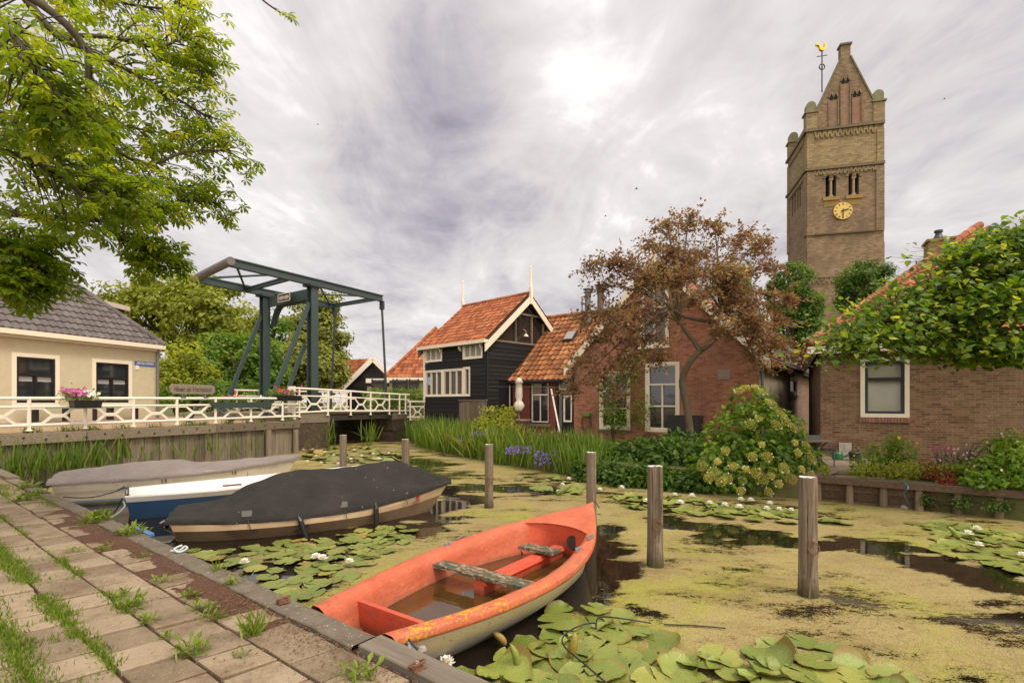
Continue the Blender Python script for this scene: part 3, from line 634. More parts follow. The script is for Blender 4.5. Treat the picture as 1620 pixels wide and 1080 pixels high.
# ================================================================ red brick house
def brick_house():
    fr = Fr((2.4, 19.9), HD); L = 6.6; z0, ze, za = .4, 3.42, 6.8; mid = L / 2; tn = (za - ze) / mid
    t = thing('brick_house', 'red brick gabled house with white trimmed windows behind the red leaved tree', 'house', tuple(fr.pt(mid, z0)))
    w1 = (fr.at(948.5, 600)[0], fr.at(997, 600)[0], fr.at(972, 679)[1], 3.05)
    w2 = (fr.at(1021, 600)[0], fr.at(1075, 600)[0], fr.at(1048, 683)[1], fr.at(1048, 573)[1])
    w3 = (fr.at(1013, 500)[0], fr.at(1058, 500)[0], fr.at(1035, 548)[1], fr.at(1035, 452)[1])
    mb = MB(); wall_face(mb, fr, 0, L, z0, ze, [w1, w2], .12)
    # gable above the eaves, cut round the loft window
    y0 = w3[2]; xe = lambda z: (z - ze) / tn
    q = lambda *p: mb.add([fr.pt(*x) for x in p], [tuple(range(len(p)))], .5)
    zb, zt = max(w3[2], ze + .02), w3[3]
    q((0, ze), (L, ze), (L - xe(zb), zb), (xe(zb), zb))
    if zt < za:
        xl = min(w3[0], 99); q((xe(zb), zb), (w3[0], zb), (w3[0], zt), (xe(zt), zt)); q((w3[1], zb), (L - xe(zb), zb), (L - xe(zt), zt), (w3[1], zt)); q((xe(zt), zt), (L - xe(zt), zt), (mid, za))
    mb.build('wall', M_redbrick, t)
    for w in (w1, w2, w3):                      # soldier course heads over the openings
        hd_ = MB()
        n = int((w[1] - w[0] + .2) / .075)
        for i in range(n): fr.box(hd_, w[0] - .1 + i * .075, w[0] - .1 + i * .075 + .062, w[3], w[3] + .2, -.02, .012)
        hd_.build('brick_lintel', MATS.get('lintel_brick') or mottled('lintel_brick', (.26, .1, .06), (.34, .15, .09), 20, .9, .3, tintc=.25), t)
    window(t, fr, *w1, -.07, .1, M_cream, .045, M_white, [.5], [.35, .68], M_glass, .1, .08, M_concrete)
    window(t, fr, *w2, -.07, .1, M_cream, .045, M_white, [(.5, 0, .7)], [.36, .7], M_glass, .1, .08, M_redbrick)
    window(t, fr, *w3, -.07, .08, M_cream, .045, M_white, [.5], [.65], M_glass, .1, .07, M_cream)
    # side wall, first rendered then bare dark brick
    sd = Fr(fr.pt(L, 0), SD); LS = 18.0; sw = (sd.at(1250.5, 600)[0], sd.at(1261, 600)[0], sd.at(1255, 625)[1], sd.at(1255, 596)[1])
    ur = sd.at(1247, 600)[0]
    mb = MB(); wall_face(mb, sd, 0, ur, z0, ze); mb.build('rendered_wall', M_greyrender, t)
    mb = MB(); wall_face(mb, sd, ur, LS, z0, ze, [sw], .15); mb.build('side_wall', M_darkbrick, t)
    window(t, sd, *sw, -.1, .12, M_fencewood, .04, M_fencewood, (), (), glass_tint('dusty_glass', (.25, .21, .15), .4), .08, .12, M_concrete)
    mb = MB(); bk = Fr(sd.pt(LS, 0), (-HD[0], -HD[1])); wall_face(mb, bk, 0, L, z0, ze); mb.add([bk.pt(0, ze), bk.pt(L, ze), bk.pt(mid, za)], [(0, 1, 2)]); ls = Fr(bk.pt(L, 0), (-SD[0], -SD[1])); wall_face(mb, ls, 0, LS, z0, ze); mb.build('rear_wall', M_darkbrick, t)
    cb = MB(); u, v = sd.at(1282, 610); u2 = sd.at(1298, 610)[0]; sd.box(cb, u, u2, 1.65, 2.62, .02, .1); tag(cb.build('notice_board', mottled('board_blue', (.05, .06, .09), (.16, .15, .16), 3, .6, .1, stretch=(1, 1, .4))), 'dark blue weathered board hung on the dark side wall in the alley', 'board')
    # roof
    sl = math.atan(tn); oh = .3
    for side in (0, 1):
        inn = fr.d if side == 0 else -fr.d; up = V((inn.x * math.cos(sl), inn.y * math.cos(sl), math.sin(sl))); S = (mid + oh) / math.cos(sl)
        b0 = fr.pt(-oh if side == 0 else L + oh, ze - oh * tn + .1, .1); dirv = V((SD[0], SD[1], 0))
        lens = ((0, 2.2, M_roofpink), (2.2, LS + .2, M_roofgrey)) if side else ((0, LS + .2, M_roofbrown),)
        for a, b, m in lens:
            rb = MB(); tiles(rb, b0 + dirv * a, dirv, up, b - a, S, .25, .33, .045, n=4); rb.build('roof', m, t)
        u = MB(); p0 = b0 - V((0, 0, .03)); p1 = p0 + dirv * (LS + .2); slab(u, [p0, p1, p1 + up * S, p0 + up * S], .08); u.build('roof_deck', M_under, t)
        a = fr.pt(-oh - .05 if side == 0 else L + oh + .05, ze - (oh + .05) * tn + .1, .12); b = fr.pt(mid, za + .24, .12); a = a + V((0, 0, .1)); dn = V((0, 0, -.34)); ft = fr.n * .05
        bb_ = MB(); bb_.add([a, b, b + dn, a + dn, a + ft, b + ft, b + dn + ft, a + dn + ft], [(0, 1, 2, 3), (4, 7, 6, 5), (0, 4, 5, 1), (3, 2, 6, 7), (0, 3, 7, 4)], .5); bb_.build('bargeboard', M_cream, t)
    gu = MB(); sd.box(gu, -.1, LS, ze - .2, ze - .07, .2, .34); gu.build('gutter', M_iron2, t)
    dp = MB(); dp.tube([sd.pt(.12, ze - .1, .2), sd.pt(.12, ze - .35, .07), sd.pt(.12, z0, .07)], .045, 8); dp.build('downpipe', M_zinc, t)
    fi = MB(); c = fr.pt(mid - .05, za, .1); fi.box(c + V((0, 0, .3)), (.12, .12, .9), fr.M); fi.build('finial', M_cream, t)
    ve = MB(); u, v = fr.at(1135.5, 585); u2, v2 = fr.at(1155, 600); fr.box(ve, u, u2, v2, v, .002, .012)
    for k in range(5): fr.box(ve, lerp(u, u2, .06 + .19 * k), lerp(u, u2, .18 + .19 * k), v2 + .03, v - .03, .012, .02)
    ve.build('air_brick', mottled('air_brick_grey', (.26, .2, .17), (.33, .27, .23), 12, .9), t)
    return fr, sd
BH, BS = brick_house()
# ================================================================ house on the right
def right_house():
    fr = Fr((8.556, 14.2), (.88, -.474)); L = 9.0; z0, ze = .3, 3.36
    t = thing('weathered_brick_house', 'weathered brown brick house with salmon hip roof behind the lime branches', 'house', tuple(fr.pt(1, z0)))
    a, va = fr.at(1361, 564.5); b, vb = fr.at(1438.5, 660); va = fr.at(1400, 565)[1]; vb = fr.at(1400, 660)[1]; wn = (a, b, vb, va)
    mb = MB(); wall_face(mb, fr, 0, L, z0, ze, [wn], .1)
    ls = Fr(fr.pt(0, 0, -9), (fr.n.x, fr.n.y)); wall_face(mb, ls, 0, 9, z0, ze); rs = Fr(fr.pt(L, 0), (-fr.n.x, -fr.n.y)); wall_face(mb, rs, 0, 9, z0, ze); bk = Fr(rs.pt(9, 0), (-fr.d.x, -fr.d.y)); wall_face(mb, bk, 0, L, z0, ze)
    mb.build('wall', M_brownbrick, t)
    w = window(t, fr, *wn, -.06, .1, M_cream, .065, paint('navy_paint', (.016, .018, .03), .4), (), [.66], glass_tint('blind_glass', (.36, .36, .27), .1), .1)
    s = MB(); n = 16
    for i in range(n): fr.box(s, lerp(a - .02, b + .02, i / n), lerp(a - .02, b + .02, (i + .86) / n), vb - .13, vb - .01, -.05, .05)
    s.build('brick_sill', mottled('sill_brick', (.2, .1, .07), (.3, .16, .12), 18, .9, .3, tintc=.25), w)
    sl = R(39); tn = math.tan(sl); D = 4.5; oh = .3
    up = V((-fr.n.x * math.cos(sl), -fr.n.y * math.cos(sl), math.sin(sl))); S = (D + oh) / math.cos(sl); zt = ze + .12 + (D + oh) * tn
    zc = lambda s_: s_ * math.cos(sl)
    rb = MB(); tiles(rb, fr.pt(-oh, ze + .12, oh), fr.d, up, L + 2 * oh, S, .24, .33, .055, keep=lambda u, s_: zc(s_) - .1 < u < L + 2 * oh - zc(s_) + .1, lift=.05, n=6, jit=.008)
    ul = V((fr.d.x * math.cos(sl), fr.d.y * math.cos(sl), math.sin(sl)))
    tiles(rb, fr.pt(-oh, ze + .12, oh), -fr.n, ul, 9 + 2 * oh, S, .24, .33, .055, keep=lambda u, s_: zc(s_) - .1 < u < 9 + 2 * oh - zc(s_) + .1, lift=.05, n=6)
    rb.build('roof', M_roofpink, t)
    A, B, E, G_ = fr.pt(-oh, ze + .09, oh), fr.pt(L + oh, ze + .09, oh), fr.pt(L + oh, ze + .09, -9 - oh), fr.pt(-oh, ze + .09, -9 - oh); R1, R2 = fr.pt(D, zt - .03, -D), fr.pt(L - D, zt - .03, -D)
    u = MB(); slab(u, [A, B, R2, R1], .08); slab(u, [B, E, R2], .08); slab(u, [E, G_, R1, R2], .08); slab(u, [G_, A, R1], .08); u.build('roof_deck', M_under, t)
    h = MB(); ridge(h, A + V((0, 0, .12)), R1 + V((0, 0, .14)), .12, .36); ridge(h, R1 + V((0, 0, .13)), R2 + V((0, 0, .13)), .12, .36); ridge(h, G_ + V((0, 0, .1)), R1 + V((0, 0, .12)), .12, .36); h.build('ridge', M_roofpink, t)
    fa = MB(); fr.box(fa, -oh - .02, L + oh, ze - .1, ze + .09, .1, oh + .04); ls.box(fa, 0, 9, ze - .1, ze + .09, .1, oh + .02); fa.build('fascia', M_white, t)
    ch = MB(); c = P(1498, 427, 15.3); Y = 15.3; hw = 16 / F * Y
    ch.box((c.x, Y + .3, c.z + .15), (hw * 2, .62, 1.5), fr.M); cho = ch.build('chimney', M_mossbrick, t)
    cc = MB(); cc.box((c.x, Y + .3, c.z + .93), (hw * 2 + .1, .72, .07), fr.M); cc.build('chimney_cap', M_mossbrick, cho)
    cc = MB(); cc.lathe((c.x, Y + .3, c.z + .96), [(.15, 0), (.14, .08), (.08, .2), (.08, .24), (.11, .26), (.11, .32), (.02, .34)], 12); cc.build('chimney_pot', M_iron2, cho)
    ld = MB(); ld.box((c.x, Y + .22, c.z - .42), (hw * 2 + .2, .75, .12), fr.M); ld.build('lead_flashing', M_zinc, cho)
    return fr
RH = right_house()
# ================================================================ church tower
def tower():
    c0 = V((23.6, 41.0, 0)); f = Fr(c0, (.97, -.243)); Wd = 5.4; lf = Fr(f.pt(0, 0, -Wd), (f.n.x, f.n.y))
    t = thing('church_tower', 'tall old brick church tower with saddleback roof and yellow clock face', 'church tower', (c0.x, c0.y, .4))
    z1, z2, z3 = 14.3, f.at(1273, 270)[1], f.at(1273, 208.5)[1]
    u_of = lambda px, py=300: f.at(px, py)[0]
    wall = MB(); tuff = MB()
    # bell openings on both faces
    ops = []
    for (xa, xb, y0, y1) in ((1306, 1313.2, 279, 312.5), (1316.2, 1323, 279, 311.5), (1342.2, 1349, 276, 309.5), (1352, 1359, 276, 308.5)):
        ua = u_of(xa); ub = u_of(xb); ops.append((ua, ub, f.at(xa, y1)[1], f.at(xa, y0)[1], .5))
    wall_face(wall, f, 0, Wd, .4, z1 - .3); wall_face(wall, f, .0, Wd, z1 - .3, z2, ops, .5)
    lops = []
    for px in ((1252.5, 1255), (1256.5, 1259), (1261, 1263.3), (1264.5, 1267)):
        a, b = lf.at(px[0], 320)[0], lf.at(px[1], 320)[0]; lops.append((a, b, ops[0][2], ops[0][3] , .5))
    wall_face(wall, lf, 0, Wd, .4, z2, lops, .5)
    rf = Fr(f.pt(Wd, 0), (-f.n.x, -f.n.y)); wall_face(wall, rf, 0, Wd, .4, z3)
    bf = Fr(rf.pt(Wd, 0), (-f.d.x, -f.d.y)); wall_face(wall, bf, 0, Wd, .4, z3)
    wall_face(tuff, f, 0, Wd, z2, z3); wall_face(tuff, lf, 0, Wd, z2, z3)
    # corner lesenes and the plinth step
    for fr in (f, lf):
        for a, b in ((0, .55), (Wd - .55, Wd)): fr.box(wall, a + (.002 if a == 0 else 0), b, z1 + .9, z2 - .2, .0, .09, .5)
        fr.box(wall, 0, Wd, .41, z1, .003, .1, .5)
        for a, b in ((0, .5), (Wd - .5, Wd)): fr.box(tuff, a, b, z2 + .1, z3 - .5, 0, .07, .5)
    wall.build('shaft', M_towerbrick, t); tuff.build('upper_stage', M_tuff, t)
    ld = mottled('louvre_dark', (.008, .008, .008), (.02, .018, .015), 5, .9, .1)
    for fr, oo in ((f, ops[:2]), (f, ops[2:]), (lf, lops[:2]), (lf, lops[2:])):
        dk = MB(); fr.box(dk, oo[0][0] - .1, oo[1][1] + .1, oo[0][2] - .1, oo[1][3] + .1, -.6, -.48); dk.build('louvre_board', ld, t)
    # round arch heads, colonnettes and lichened sills
    for oi, o in enumerate(ops):
        if oi % 2 == 0: ar = MB()
        r = (o[1] - o[0]) / 2; cu = (o[0] + o[1]) / 2; top = o[3]
        pl = [(-r, -r), (-r, .01), (r, .01), (r, -r)] + [(r * math.cos(a), -r + r * math.sin(a)) for a in np.linspace(0, math.pi, 9)[1:-1]]
        ar.prism(pl, f.pt(cu, top, .0), f.d, (0, 0, 1), -.25)
        for k in range(9):
            a = math.pi * (k + .5) / 9; ar.bar(f.pt(cu + (r + .02) * math.cos(a), top - r + (r + .02) * math.sin(a), .03), f.pt(cu + (r + .2) * math.cos(a), top - r + (r + .2) * math.sin(a), .03), .12, .16, f.d)
        if oi % 2: ar.build('arch', M_towerbrick, t)
    for a, b in ((0, 1), (2, 3)):
        co = MB(); si = MB(); u = (ops[a][1] + ops[b][0]) / 2; co.tube([f.pt(u, ops[a][2], -.05), f.pt(u, ops[a][3] - .35, -.05)], .09, 8); f.box(co, u - .14, u + .14, ops[a][3] - .36, ops[a][3] - .2, -.2, .06); f.box(co, u - .13, u + .13, ops[a][2], ops[a][2] + .15, -.2, .06)
        f.box(si, ops[a][0] - .2, ops[b][1] + .2, ops[a][2] - .28, ops[a][2], -.1, .13); f.box(si, ops[a][0] - .1, ops[b][1] + .1, ops[a][2] - .75, ops[a][2] - .282, -.02, .025)
        co.build('colonnette', MATS.get('column_stone') or mottled('column_stone', (.25, .19, .13), (.33, .25, .17), 5, .9, .2), t)
        si.build('sill', MATS.get('lichen_sill') or mottled('lichen_sill', (.2, .14, .06), (.34, .21, .05), 3, .9, .3), t)
    # string courses with zigzag friezes
    for z, mm, nz in ((z2, M_tuff, 15), (z3, M_tuff, 12)):
        sc = MB()
        for fr in (f, lf):
            zz = MB()
            fr.box(sc, -.16, Wd + .02, z - .1, z + .12, -.02, .17); 
            s = (Wd - 1.1) / nz; h = .5 if z == z2 else .75
            for i in range(nz):
                u = .55 + i * s
                for p, q in (((u, z - .15), (u + s / 2, z - .15 - h * .75)), ((u + s / 2, z - .15 - h * .75), (u + s, z - .15))):
                    zz.bar(fr.pt(*p, .035), fr.pt(*q, .035), .11, .13, (0, 0, 1))
            zz.build('zigzag_frieze', M_tuff, t)
        sc.build('string_course', mottled('weathered_ledge', (.1, .075, .045), (.2, .15, .09), 6, .9, .3), t)
    st = MB(); f.box(st, 0.5, Wd - .5, z1 + .86, z1 + .98, .0, .12); st.build('brick_ledge', mottled('mossy_ledge', (.07, .055, .025), (.12, .09, .04), 8, .95, .4), t)
    fz = MB(); s = Wd / 16
    zf = f.at(1285, 441)[1]
    for i in range(16): fz.bar(f.pt(i * s, zf, .12), f.pt(i * s + s / 2, zf - .5, .12), .1, .1); fz.bar(f.pt(i * s + s / 2, zf - .5, .12), f.pt(i * s + s, zf, .12), .1, .1)
    f.box(fz, 0, Wd, zf + .02, zf + .14, .1, .17); fz.build('zigzag_frieze', M_towerbrick, t)
    # gable
    hz = lambda py, px=1332: f.at(px, py)[1]
    zs = hz(167); za = hz(91); zt = hz(72); m = u_of(1337.5, 90)
    g = MB(); uL, uR = .62, Wd - .62
    e = [(0, z3 + .12), (Wd, z3 + .12), (Wd, zs - .1), (uR, zs - .1), (m + .36, za), (m + .36, zt), (m - .32, zt), (m - .32, za - .1), (uL, zs - .35), (0, zs - .35)]
    g.prism(e, f.pt(0, 0, 0), f.d, (0, 0, 1), -.55)
    g.build('gable', M_towerbrick, t); g = MB(); g.prism([(Wd - x, min(z, za - .9)) for x, z in e[::-1]], f.pt(0, 0, -Wd + .55), f.d, (0, 0, 1), -.55)
    g.build('gable', M_towerbrick, t)
    rk = MB(); rk.bar(f.pt(uL, zs - .33, -.25), f.pt(m - .32, za - .06, -.25), .66, .1); rk.bar(f.pt(uR, zs - .08, -.25), f.pt(m + .36, za + .02, -.25), .66, .1); f.box(rk, m - .4, m + .45, zt, zt + .14, -.65, .1); rk.build('coping', mottled('mossy_coping', (.1, .1, .05), (.19, .17, .1), 4, .9, .3), t)
    rb = MB(); zr = za - .5
    for s_ in (0, 1):
        a = f.pt(0.1 if not s_ else Wd - .1, z3 + .2, -.5); b = f.pt(m, zr, -.5); dv = -f.n * (Wd - 1.0)
        rb.add([a, b, b + dv, a + dv], [(0, 1, 2, 3)], .5)
    rb.build('roof', M_roofgrey, t)
    for (u, w) in ((.34, -.3), (Wd - .34, -.3), (.34, -Wd + .3), (Wd - .34, -Wd + .3)):
        p = MB(); zz_ = (zs - .35) if u < 1 else zs - .1
        p.box(f.pt(u, (z3 + zz_) / 2 + .05, w), (.78, .7, zz_ - z3), f.M); po = p.build('pinnacle', M_tuff, t)
        q = MB(); q.box(f.pt(u, zz_ + .1, w), (1.0, .9, .13), f.M); q.build('pinnacle_cap', mottled('cap_stone', (.13, .13, .07), (.22, .2, .12), 4, .9, .2), po)
        q = MB(); q.prism([(-.36, 0), (.36, 0), (.36, .5)] + [(.36 * math.cos(a), .5 + .36 * math.sin(a)) for a in np.linspace(.2, math.pi, 7)], f.pt(u, zz_ + .16, w + .26), f.d, (0, 0, 1), -.5); q.build('pinnacle_stone', MATS['cap_stone'], po)
    # blind niches with paired pointed lights
    nb = brickmat('niche_brick', (.15, .1, .062), (.235, .16, .1), (.29, .17, .105), (.26, .2, .14), bw=.3, bh=.1, ms=.014, stain=(.27, .12, .075), wash=(.23, .16, .1))
    for (xa, xb, yt, yb) in ((1311.5, 1325, 158, 200), (1330.5, 1343.5, 132, 199), (1348.5, 1362, 153, 196)):
        nc = MB(); li = MB(); hood = MB(); ua, ub = u_of(xa, 170), u_of(xb, 170); v1, v0 = f.at(xa, yt)[1], f.at(xa, yb)[1]
        f.box(nc, ua, ub, v0, v1 - .1, .0, .02)
        for e_ in ((ua - .07, ua), (ub, ub + .07)): f.box(hood, *e_, v0, v1 - .1, .0, .1)
        for k in (0, 1):
            cu = lerp(ua, ub, .25 + .5 * k); r = (ub - ua) * .19
            li.prism([(-r, 0), (r, 0), (r, .2), (0, .5), (-r, .2)], f.pt(cu, v1 - .05, .03), f.d, (0, 0, 1), -.02)
            for sg in (-1, 1): hood.bar(f.pt(cu + sg * (r + .06), v1 + .12, .05), f.pt(cu, v1 + .58, .05), .09, .1)
        nc.build('blind_niche', nb, t); li.build('belfry_light', ld, t); hood.build('hood_mould', M_towerbrick, t)
    # clock
    cu, cv = f.at(1332.5, 334.5); ck = MB(); r = f.at(1347.5, 334)[0] - cu
    ck.prism([(r * math.cos(a), r * math.sin(a)) for a in np.linspace(0, 2 * math.pi, 41)[:-1]], f.pt(cu, cv, .1), f.d, (0, 0, 1), .07)
    ckf = ck.build('clock_face', paint('clock_yellow', (.62, .42, .09), .5, (.4, .25, .05), .7), t)
    hd = MB(); up = V((0, 0, 1))
    for h in range(12):
        hd = MB(); a = math.pi / 2 - h * math.pi / 6; nb = (2, 1, 2, 3, 2, 1, 2, 3, 3, 2, 1, 2)[h]
        for k in range(nb):
            b = a + (k - (nb - 1) / 2) * .09
            hd.bar(f.pt(cu + r * .7 * math.cos(b), cv + r * .7 * math.sin(b), .176), f.pt(cu + r * .9 * math.cos(b), cv + r * .9 * math.sin(b), .176), .035, .012, f.n)
        hd.build('numeral', M_iron2, ckf)
    for ang, ln, wd in ((math.pi / 2 - R(75), .6, .1), (-math.pi / 2 - .02, .82, .07)):
        h = MB(); h.bar(f.pt(cu - .15 * math.cos(ang), cv - .15 * math.sin(ang), .2), f.pt(cu + r * ln * math.cos(ang), cv + r * ln * math.sin(ang), .2), wd, .02, f.n); h.build('clock_hand', M_blackpaint, ckf)
    # gilded cock on an iron cross
    gold = NT('gilding'); gold.fin((.75, .42, .05), .3, .75, .5)
    b = f.pt(u_of(1319, 120) , 0, -Wd / 2); Yb = b.y; sc = Yb / F
    zz0 = EYE + (HZ - 118) * sc; zc = EYE + (HZ - 81) * sc
    k = MB(); k.tube([(b.x, b.y, zz0 - 1.5), (b.x, b.y, zc)], .05, 6); k.bar(b + V((-8 * sc, 0, EYE + (HZ - 90) * sc)), b + V((8.5 * sc, 0, EYE + (HZ - 87.5) * sc)), .05, .05)
    ring = [b + V((4.3 * sc * math.cos(a), 0, EYE + (HZ - 106) * sc + 4.3 * sc * math.sin(a))) for a in np.linspace(0, 2 * math.pi, 17)]; k.tube(ring, .045, 6)
    k.tube([b + V((3.3 * sc * math.cos(a) * .5, 3.3 * sc * math.cos(a), EYE + (HZ - 106) * sc + 3.3 * sc * math.sin(a))) for a in np.linspace(0, 2 * math.pi, 13)], .04, 6)
    vane = k.build('weathervane_rod', M_iron2, t)
    body = [(-9.5, 8), (-10, 10.5), (-8, 11.8), (-5, 11), (-3, 8.5), (-2, 5), (0, 3.5), (2.5, 4.5), (3.6, 7.5), (3.2, 10), (4.2, 12.2), (5.2, 11.6), (6, 12.6), (7, 11), (7.6, 9.8), (6.6, 9.4), (6.4, 6.5), (5.6, 3.5), (3, .8), (0, 0), (-2.5, .5), (-4, 2.8), (-5, 6), (-6.4, 8), (-8, 8.4)]
    k = MB(); k.prism([(x * sc, y * sc) for x, y in body], (b.x, b.y + .1, zc), (1, 0, 0), (0, 0, 1), .2); k.build('gilded_cock', gold.m, vane)
    # nave behind the tower, mostly hidden by the houses
    return f
TW = tower()
# ================================================================ far houses beyond the bridge
def far_houses():
    # orange roof with black boarded gable
    Y = 44.0; sc = Y / F
    a = P(549, 614, Y); ap = P(592, 571, Y); fr = Fr(P(549, 614, Y), (1, -.06)); hw = (P(612, 600, Y).x - P(549, 600, Y).x); 
    hw = 86 * sc; ze = EYE + (HZ - 612) * sc; za = EYE + (HZ - 570.5) * sc; mid = hw / 2; tn = (za - ze) / mid
    t = thing('barn_house', 'black boarded gable with bright orange roof and skylight beyond the bridge', 'house', tuple(fr.pt(mid, 1.2)))
    w = MB(); cladding(w, fr, 0, hw, 1.0, ze, (), .2); cladding(w, fr, 0, hw, ze, za - .1, (), .2, poly=lambda v: ((v - ze) / tn, hw - (v - ze) / tn)); fr.box(w, .05, hw - .05, 1, ze, -9, -.1)
    w.build('wall', M_black_clad, t)
    sl = math.atan(tn)
    dirv = V((-.52, .85, 0))                       # the roof runs back to the left
    dirv = V((-.93, .37, 0))
    for side in (0, 1):
        inn = fr.d if side == 0 else -fr.d; b0 = fr.pt(-.3 if side == 0 else hw + .3, ze - .3 * tn + .15, .2); apx = fr.pt(mid, za + .15, .2); up = (apx - b0).normalized(); S = (apx - b0).length
        if side == 0:
            rb = MB(); o = b0 + dirv * 9; tiles(rb, b0, dirv, up, 10, S, .34, .42, .05, n=3); rb.build('roof', M_rooforange, t)
        u = MB(); q = V((0, 0, -.05)); slab(u, [b0 + q, b0 + dirv * 10 + q, apx + dirv * 10 + q, apx + q], .1); u.build('roof_deck', M_under, t)
        bb_ = MB(); bb_.bar(b0 + fr.n * .05, apx + fr.n * .05, .1, .42); bb_.build('bargeboard', M_white, t)
    s = MB(); b0 = fr.pt(-.3, ze - .3 * tn + .15, .2); apx = fr.pt(mid, za + .15, .2); up = (apx - b0).normalized(); nr = dirv.cross(up); nr = nr if nr.z > 0 else -nr
    c = b0 + dirv * 1.7 + up * (S * .62); Mx = Matrix((dirv, nr.cross(dirv), nr)).transposed(); s.box(c + nr * .12, (1.0, 1.3, .12), Mx); so = s.build('skylight', M_iron2, t)
    s = MB(); s.box(c + nr * .2, (.85, 1.0, .03), Mx); s.build('pane', glass_tint('sky_glass_far', (.5, .48, .46), .2), so)
    # flat white fascia extension
    t2 = thing('brick_extension', 'low yellow brick extension with white fascia behind the clipped hedge', 'house', tuple(P(620, 635, 36)))
    Y = 36; sc = Y / F; m = MB(); a = P(581, 611, Y); b = P(616, 640, Y); m.box(((a.x + b.x) / 2, Y + 1.5, 2.0), (b.x - a.x, 3, a.z - 1.0 + .0)); m.build('wall', M_yellowbrick, t2)
    m = MB(); a = P(580.5, 599, Y - .1); b = P(617, 605, Y - .1); m.box(((a.x + b.x) / 2, Y + 1.4, (a.z + b.z) / 2 ), (b.x - a.x + .1, 3.2, .3)); m.build('fascia', M_white, t2)
    # hip roofed house
    Y = 34; sc = Y / F; fr = Fr(P(616, 640, Y), (1, -.05)); L = 6.5; ze = EYE + (HZ - 600) * sc
    t3 = thing('hip_roof_house', 'yellow brick house with orange hip roof behind the black house', 'house', tuple(fr.pt(2, 1.0)))
    m = MB(); wall_face(m, fr, 0, L, .8, ze); wall_face(m, Fr(fr.pt(0, 0, -7), (fr.n.x, fr.n.y)), 0, 7, .8, ze); m.build('wall', M_yellowbrick, t3)
    m = MB(); fr.box(m, -.25, L, ze - .08, ze + .12, 0, .3); m.build('gutter', M_white, t3)
    sl = R(47); up = V((-fr.n.x * math.cos(sl), -fr.n.y * math.cos(sl), math.sin(sl))); S = 3.4 / math.cos(sl)
    rb = MB(); tiles(rb, fr.pt(-.2, ze + .12, .25), fr.d, up, L, S, .28, .34, .045, keep=lambda u, s_: u > s_ * math.cos(sl) * .8, n=4); rb.build('roof', M_rooforange, t3)
    u = MB(); zt = ze + .1 + 3.4 * math.tan(sl); A = fr.pt(-.2, ze + .08, .25); Bq = fr.pt(L, ze + .08, .25); T1 = fr.pt(-.2 + 2.7, zt, -3.15); T2 = fr.pt(L, zt, -3.15); slab(u, [A, Bq, T2, T1], .1); slab(u, [A, T1, fr.pt(-.2, ze + .08, -6.5)], .1); u.build('roof_deck', M_under, t3)
    r = MB(); ridge(r, A + V((0, 0, .12)), T1 + V((0, 0, .14)), .12, .4); r.build('hip_ridge', M_rooforange, t3)
    # dark windscreen panels on the terrace
    for i, (xa, xb) in enumerate(((589, 608), (622, 628), (628, 644), (648, 662))):
        m = MB(); Y = 32.5 - i * .2; a = P(xa, 604.5, Y); b = P(xb, 618, Y); d = (b.x - a.x)
        m.box(((a.x + b.x) / 2, Y, (a.z + b.z) / 2), (d, .03, a.z - b.z + .3)); w = m.build('screen_cloth', mottled('dark_screen', (.045, .035, .03), (.07, .055, .045), 6, .8, 0))
        fmb = MB()
        for x in (a.x, b.x): fmb.box((x, Y - .02, (a.z + b.z) / 2), (.1, .07, a.z - b.z + .4))
        fmb.box(((a.x + b.x) / 2, Y - .02, a.z), (d, .06, .08))
        p = thing('terrace_screen', ('wide dark terrace screen against the low white fascia extension', 'narrow dark terrace screen left of the middle one above the hedge', 'middle dark terrace screen under the orange hip roof', 'dark terrace screen nearest the black boarded house above the hedge')[i], 'screen', ((a.x + b.x) / 2, Y, b.z - .15), 'dark terrace screens above the hedge')
        for o in (w,):
            o.parent = p; o.location = V(o.location) - V(p.location)
        fo = fmb.build('screen_frame', M_blackpaint, p)
far_houses()
